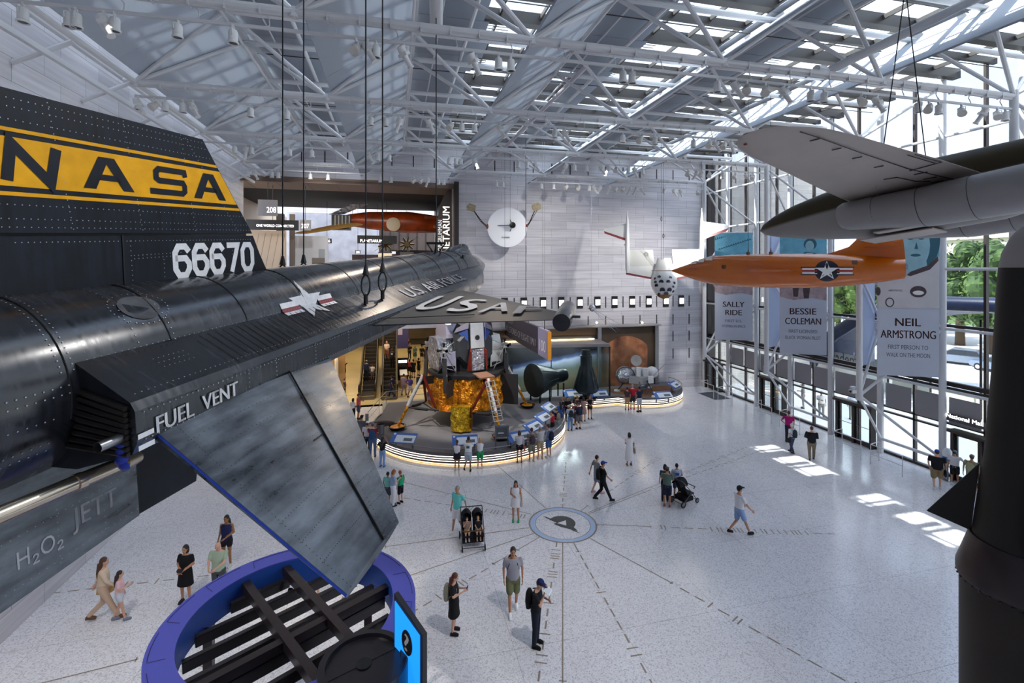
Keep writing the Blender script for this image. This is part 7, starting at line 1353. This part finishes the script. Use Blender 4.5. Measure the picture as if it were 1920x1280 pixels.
PP(425, 1062, 1.64, 178, 'person with long dark curls in navy tank top and dark shorts', 'tank:#1f2550', 'mini_shorts:#1b1a20', 'long:bk', 't', 'down,belly', shoes='#c9c4c0', wide=1.08)
PP(590, 1122, 1.55, 180, 'person in black seen through the slatted grille of the canopy', 'tee:#141316', 'skirt:#151417', 'bob:dk', 'l', 'belly,fold')
PP(857, 881, 1.42, 5, 'person in white open-back top and dark skirt at the platform edge', 'tank:#e4e2e4', 'mini:#23222c', 'tail:br', 't', 'rest,rest', shoes='#d8d2ce')
PP(878, 883, 1.6, 5, 'person in white printed tee and grey shorts leaning at the platform edge', 'tee:#e6e5e8:#3a6a62', 'shorts:#a9b4c2', 'short:bk', 't', 'rest,rest', 'bent', '#1b1b1e', lean=.08)
PP(900, 877, 1.44, 0, 'person in white sleeveless top and bright green shorts', 'tank:#e6e5e8', 'shorts:#1f9a58', 'bun:bl', 'm', 'rest,rest', shoes='#d2cac4')
PP(974, 867, 1.57, 0, 'person in white hoodie and black shorts with a red and white bag', 'long:#c9c6cc', 'mini_shorts:#1b1a1e', 'bob:br', 'm', 'down,rest', shoes='#6a4a3c', extra=[('bag', '#b8625a', 'red and white bag on the shoulder of the person in the white hoodie')])
PP(997, 865, 1.66, -10, 'person in taupe tee and olive shorts with a maroon backpack', 'tee:#8d7f78', 'shorts:#7d7c68', 'short:br', 'm', 'rest,rest', shoes='#c8b8b0', extra=[('backpack', '#4a3a42', 'maroon and grey backpack on the person in the taupe tee')])
PP(1013, 860, 1.66, -15, 'person in loose white shirt and tan shorts with white cap', 'long:#c9c5c4', 'shorts:#b29b7a', 'short:gr', 'm', 'rest,rest', shoes='#c2aa9a', hat='cap:#e2dfe0')
PP(1029, 857, 1.66, -40, 'person in slate blue tee and denim shorts with white shoes at the platform corner', 'tee:#7a88a4', 'shorts:#41608e', 'short:dk', 'l', 'face,fold', shoes='#e6e4e4', extra=[('backpack', '#1c2238', 'navy backpack on the person in the slate blue tee')])
PP(1036, 818, 1.44, -60, 'person in red sleeveless top and black shorts in the crowd', 'tank:#c01f34', 'shorts:#1c1a1f', 'bun:bk', 'l', 'face,rest')
PP(1043, 813, 1.5, -40, 'person in dark navy shirt and patterned cap behind the red top', 'tee:#1c2238', 'shorts:#8d8f8a', 'short:dk', 'm', 'rest,rest', hat='cap:#7a7a6c', extra=[('backpack', '#8d8a7c', 'pale backpack on the person in the patterned cap')])
PP(1050, 799, 1.5, -30, 'person in bright blue dress with black hair in the crowd', 'tee:#3d5fa8', 'dress:#3a5a9e', 'long:bk', 'm', 'rest,rest', shoes='#1c1b1f')
PP(1056, 791, 1.56, -70, 'person in black tee and violet shorts with pink hair in the crowd', 'tee:#1a1a20', 'shorts:#4d4c68', 'bob:gi', 'l', 'fold,down', shoes='#c2bb9a')
PP(1064, 789, 1.5, 170, 'person in black tee with arms folded facing the crowd', 'tee:#15161c', 'pants:#17181f', 'short:dk', 'm', 'belly,belly')
PP(1069, 807, 1.52, -10, 'person in pale blue tee and blue jeans with beige cap', 'tee:#9db4d6', 'pants:#4f74a4', 'short:br', 'm', 'fold,fold', shoes='#22252f', hat='brim:#b9ad98', extra=[('backpack', '#23272a', 'black backpack on the person in the beige cap')])
PP(1085, 804, 1.6, -20, 'tall person in navy tee and grey shorts with a huge backpack', 'tee:#1f2438', 'shorts:#5f6066', 'short:br', 'l', 'down,fold', shoes='#17181c', extra=[('backpack', '#1d2440', 'huge navy backpack on the tall person in grey shorts')])
PP(1082, 793, 1.72, 0, 'person in straw hat and black tee at the reading panel', 'tee:#1b1a1f', 'pants:#22232b', 'short:dk', 'm', 'rest,rest', hat='brim:#d9bd86')
PP(1079, 797, 1.45, -10, 'person in rust red tee between the straw hat and the huge backpack', 'tee:#7a4440', 'shorts:#2b2c35', 'short:br', 'l')
PP(1094, 790, 1.5, -10, 'person in dusty pink top in the crowd by the glass case', 'tee:#b58a86', 'skirt:#9f7f7c', 'bob:dk', 'm', 'rest,rest', shoes='#7a5a4a')
PP(1106, 785, 1.5, 175, 'person in black crop top and black shorts at the right end of the crowd', 'tank:#16151a', 'mini_shorts:#191a1f', 'short:dk', 'm', 'belly,belly', shoes='#15151a')
PP(1176, 768, 1.52, 5, 'person in brown tee and tan shorts at the mars lander platform', 'tee:#4d3a3c', 'shorts:#b08a68', 'short:dk', 'm', 'down,down', shoes='#2a2c38')
PP(1186, 767, 1.68, 10, 'person in red tee and red shoes at the mars lander platform', 'tee:#c41f3d', 'shorts:#3a3c40', 'short:gr', 'l', 'down,fore', shoes='#b3202e')
PP(1199, 772, 1.68, -25, 'person in navy tee and pale grey shorts at the mars lander platform', 'tee:#1c2340', 'shorts:#b3b8c4', 'short:bk', 't', 'down,down', 'stand', '#141519')
PP(672, 786, 1.62, 60, 'person in coral red shirt near the ramp', 'tee:#d0485c', 'shorts:#4a5878', 'short:dk', 'm', 'down,fold')
PP(662, 790, 1.45, 20, 'person in white top and black trousers behind the coral shirt', 'tee:#d9d6da', 'pants:#17171b', 'bob:bk', 'm')
PP(699, 856, 1.72, -5, 'person in maroon tee and jeans with a broad navy backpack', 'tee:#7a1f2b', 'pants:#4a658e', 'short:br', 'l', 'rest,rest', hat='cap:#6d7080', wide=1.15, extra=[('backpack', '#27496f', 'broad navy backpack on the person in the maroon tee')])
PP(689, 852, 1.7, 0, 'person in white top and white hat beside the maroon tee', 'tee:#d9cfd2', 'pants:#22252f', 'short:bk', 'm', 'rest,down', hat='cap:#e8e6e6')
PP(678, 838, 1.7, 10, 'person in grey top and black cap half hidden by the tailplane', 'tee:#5a5c66', 'pants:#22242c', 'short:bk', 'm', hat='cap:#1b2236')
PP(717, 875, 1.42, 10, 'person with long black hair in black top and pale jeans taking a photo', 'tee:#141318', 'pants:#7d9ccb', 'long:bk', 'm', 'camera,out', shoes='#3c5a94')
PP(735, 744, 1.58, -70, 'person in navy walking at the foot of the right escalator', 'tee:#1f2748', 'pants:#262f50', 'short:bk', 't', 'belly,back', 'walk')
PP(757, 741, 1.62, 20, 'person in matching lilac top and trousers in the lobby', 'tee:#8f7c8e', 'pants:#93808f', 'short:dk', 'm', 'down,down', 'step')
PP(769, 745, 1.6, 30, 'person in violet tee and pale shorts beside the lilac outfit', 'tee:#4a3d86', 'shorts:#b6b2b4', 'short:bk', 'd', 'belly,hip', 'step')
for px, py, h, a, tp, bt_, hr, l in ((768, 705, 1.5, 20, 'tee:#c7486f', 'shorts:#1c1b20', 'bob:dk', 'person in pink top standing at the kiosk'), (775, 708, 1.62, 10, 'tee:#1b1b1f', 'skirt:#18181b', 'short:bk', 'person in black beside the pink top in the lobby'), (785, 704, 1.6, 40, 'tee:#18171c', 'shorts:#1a191e', 'bob:bk', 'person in black with a dangling bag in the lobby'), (768, 673, 1.6, 180, 'tee:#17171a', 'pants:#23232a', 'short:gi', 'red-haired person in black deep in the lobby'), (778, 677, 1.6, 180, 'tee:#4d8a84', 'dress:#2f6c66', 'bob:bl', 'person in teal dress deep in the lobby'), (791, 677, 1.6, 170, 'tee:#2a2a20', 'shorts:#1d1c1f', 'short:dk', 'person in dark olive tee deep in the lobby'), (798, 681, 1.7, 175, 'tee:#25241f', 'shorts:#1b1a1e', 'short:br', 'tall person in dark tee nearest the lander in the deep lobby'), (766, 660, 1.6, 90, 'tee:#4a2432', 'pants:#1c1a20', 'short:dk', 'person in plum top farthest back in the lobby'), (645, 709, 1.55, 180, 'tee:#1f1b18:#a8742c', 'shorts:#1c1a1a', 'short:dk', 'person in black printed tee with hands on head by the cream display wall'), (646, 742, 1.3, 90, 'tee:#4d4a52', 'pants:#2a2a30', 'short:dk', 'person in grey at the left foot of the left escalator')): PP(px, py, h, a, l, tp, bt_, hr, 'm', 'head,head' if 'head by' in l else 'down,belly', vox=.028)
def onesc(e, d, x): f = d/10.5; return (e.location.x+x, e.location.y+d, max(0, (math.floor(f*26)/26-.1)/.9)*5.6+.07)
PP(0, 0, 1.62, 0, 'person in navy tee riding the left escalator', 'tee:#232a4a', 'pants:#23283c', 'short:dk', 'm', 'down,down', hat='cap:#7d7f8a', pos=onesc(e1, 2.2, -.2), vox=.028); PP(0, 0, 1.3, 0, 'child in white top riding the left escalator', 'tee:#d5d2d6', 'shorts:#6a6c78', 'short:dk', 'm', pos=onesc(e1, 2.2, .25), vox=.028)
PP(0, 0, 1.62, 180, 'person in white top and pink shorts riding down the right escalator', 'tee:#d9cfc8', 'shorts:#a8685a', 'long:bl', 'l', 'belly,belly', pos=onesc(e2, 4.4, -.25), vox=.028); PP(0, 0, 1.6, 180, 'person in black vest with white sleeves riding down the right escalator', 'tee:#26242a:#d8d4d4', 'pants:#17161a', 'short:dk', 'd', 'down,down', pos=onesc(e2, 3.6, .2), vox=.028)
for px, Y_, h, a, tp, hr, l in ((515, 38.5, 1.62, 60, 'long:#3a46a0', 'bob:bl', 'fair-haired person in blue in the upper gallery by the fin'), (508, 39.5, 1.7, 0, 'tee:#7a4a44', 'short:gr', 'person in rust top half hidden by the numbered fin'), (560, 43, 1.6, 20, 'tee:#1c1b22', 'short:bk', 'dark-haired person low in the gallery by the white poster'), (578, 45, 1.6, 90, 'tee:#b52a30', 'short:dk', 'person in red beside the directory board in the gallery')): q = onY(px, 505, Y_); PP(0, 0, h, a, l, tp, 'pants:#2a2c36', hr, 'm', pos=(q.x, q.y, 7.75), vox=.03)
for px, py, X_, h, a, tp, hr, l, ht in ((1506, 742, 27.5, 1.7, -60, 'long:#8d8d8c', 'short:gr', 'person in grey coat outside the glass doors', 'cap:#6a5a4e'), (1540, 765, 27, 1.7, 200, 'tee:#d7d5d2', 'short:gr', 'person in white shirt and dark vest outside the middle doors', 'cap:#8d8a86'), (1598, 795, 28.5, 1.75, 20, 'long:#c9cdd4', 'short:dk', 'person in pale clothes standing outside the double doors', 'cap:#c9c6c4')): q = onX(px, py, X_); PP(0, 0, h, a, l, tp, 'pants:#8a8680', hr, 'm', 'fold,down', hat=ht, pos=(q.x, q.y, -.2), vox=.028)
# ---- strollers
def wheel(o, c, r, rz=0): b = MB(); F = Matrix.Translation(c) @ Matrix.Rotation(rz, 4, 'Z') @ frame((0, 0, 0), (1, 0, 0)); b.lathe([(r*.72, -.022), (r, -.018), (r, .018), (r*.72, .022)], 18, F, caps=False); b.m = 1; b.lathe([(.02, -.015), (r*.74, -.012), (r*.74, .012), (.02, .015)], 12, F); b.build('wheel', [blk, M('wheel_grey', '#6b6c70', .4, .4)], o)
sblk = C('#14141a')
def stroller(px, py, a, label, twin):
    p = onfloor(px, py); o = thing('stroller', label, 'stroller', p, -(math.radians(a)+YAW)); w_ = .38 if twin else .26; b = MB()
    for s in (-1, 1): b.path([(s*w_, .42, .1), (s*w_, .1, .5), (s*w_, -.42, 1.02), (s*w_, -.5, 1.06)], .016, 6); b.path([(s*w_, -.42, .1), (s*w_, .1, .5)], .016, 6)
    b.tube((-w_, -.5, 1.06), (w_, -.5, 1.06), .018, n=6); b.tube((-w_, .42, .12), (w_, .42, .12), .014, n=6); b.tube((-w_, -.42, .12), (w_, -.42, .12), .014, n=6); b.build('frame', M('frame_grey', '#46474d', .4, .5), o)
    for x in ((-.19, .19) if twin else (0,)):
        ww = .17 if twin else .22; b = MB(); b.loft([[Vector((x+ww*u, y, z)) for u in (-1, -.6, .6, 1)]+[Vector((x+ww*u, y-.03, z-.04)) for u in (1, .6, -.6, -1)] for y, z in ((.3, .42), (.12, .42), (-.08, .46), (-.22, .75), (-.28, .98))]); b.build('seat', sblk, o)
        b = MB(); b.loft([[Vector((x+ww*1.05*math.cos(t_), -.25+.32*f*math.sin(PI*.5)*math.sin(ph_)*1.0, .8+.3*math.cos(ph_)*1.0*math.sin(t_)+.0)) for t_ in [PI*k/10 for k in range(11)]] for f, ph_ in ((1, -.9), (1, -.4), (1, .1), (1, .55))], caps=False, closed=False); b.build('canopy', sblk, o, fix=False)
    b = MB(); b.box((0, -.05, .24), (w_*1.9, .5, .16)); b.build('basket', sblk, o); b = MB(); b.path([(-w_, .22, .62), (-w_*.8, .36, .64), (w_*.8, .36, .64), (w_, .22, .62)], .018, 6); b.build('bumper_bar', M('bar_brown', '#4a2f24', .5), o)
    for s in (-1, 1): wheel(o, (s*w_, .42, .1), .1); wheel(o, (s*(w_+.03), -.42, .125), .125)
    return o
s1 = stroller(886, 1020, 170, 'black double stroller carrying two small children', True)
for i, (x, l, tp, hr) in enumerate(((.19, 'toddler in striped top seated on the left of the double stroller', 'tee:#8a7466', 'short:br'), (-.19, 'fair-haired toddler in black top seated on the right of the double stroller', 'tee:#1d1d22', 'bun:bl'))):
    q = s1.location.copy(); th = s1.rotation_euler.z; q += Matrix.Rotation(th, 3, 'Z') @ Vector((x, -.02, 0)); PP(0, 0, .92, 170, l, tp, 'shorts:#a2825e', hr, 'l', 'face,rest' if i == 0 else 'rest,low', 'sit', '#d9d6d4' if i == 0 else '#c99f86', pos=(q.x, q.y, .02), vox=.02)
stroller(1284, 942, 60, 'black single stroller before the person in the green tee', False)
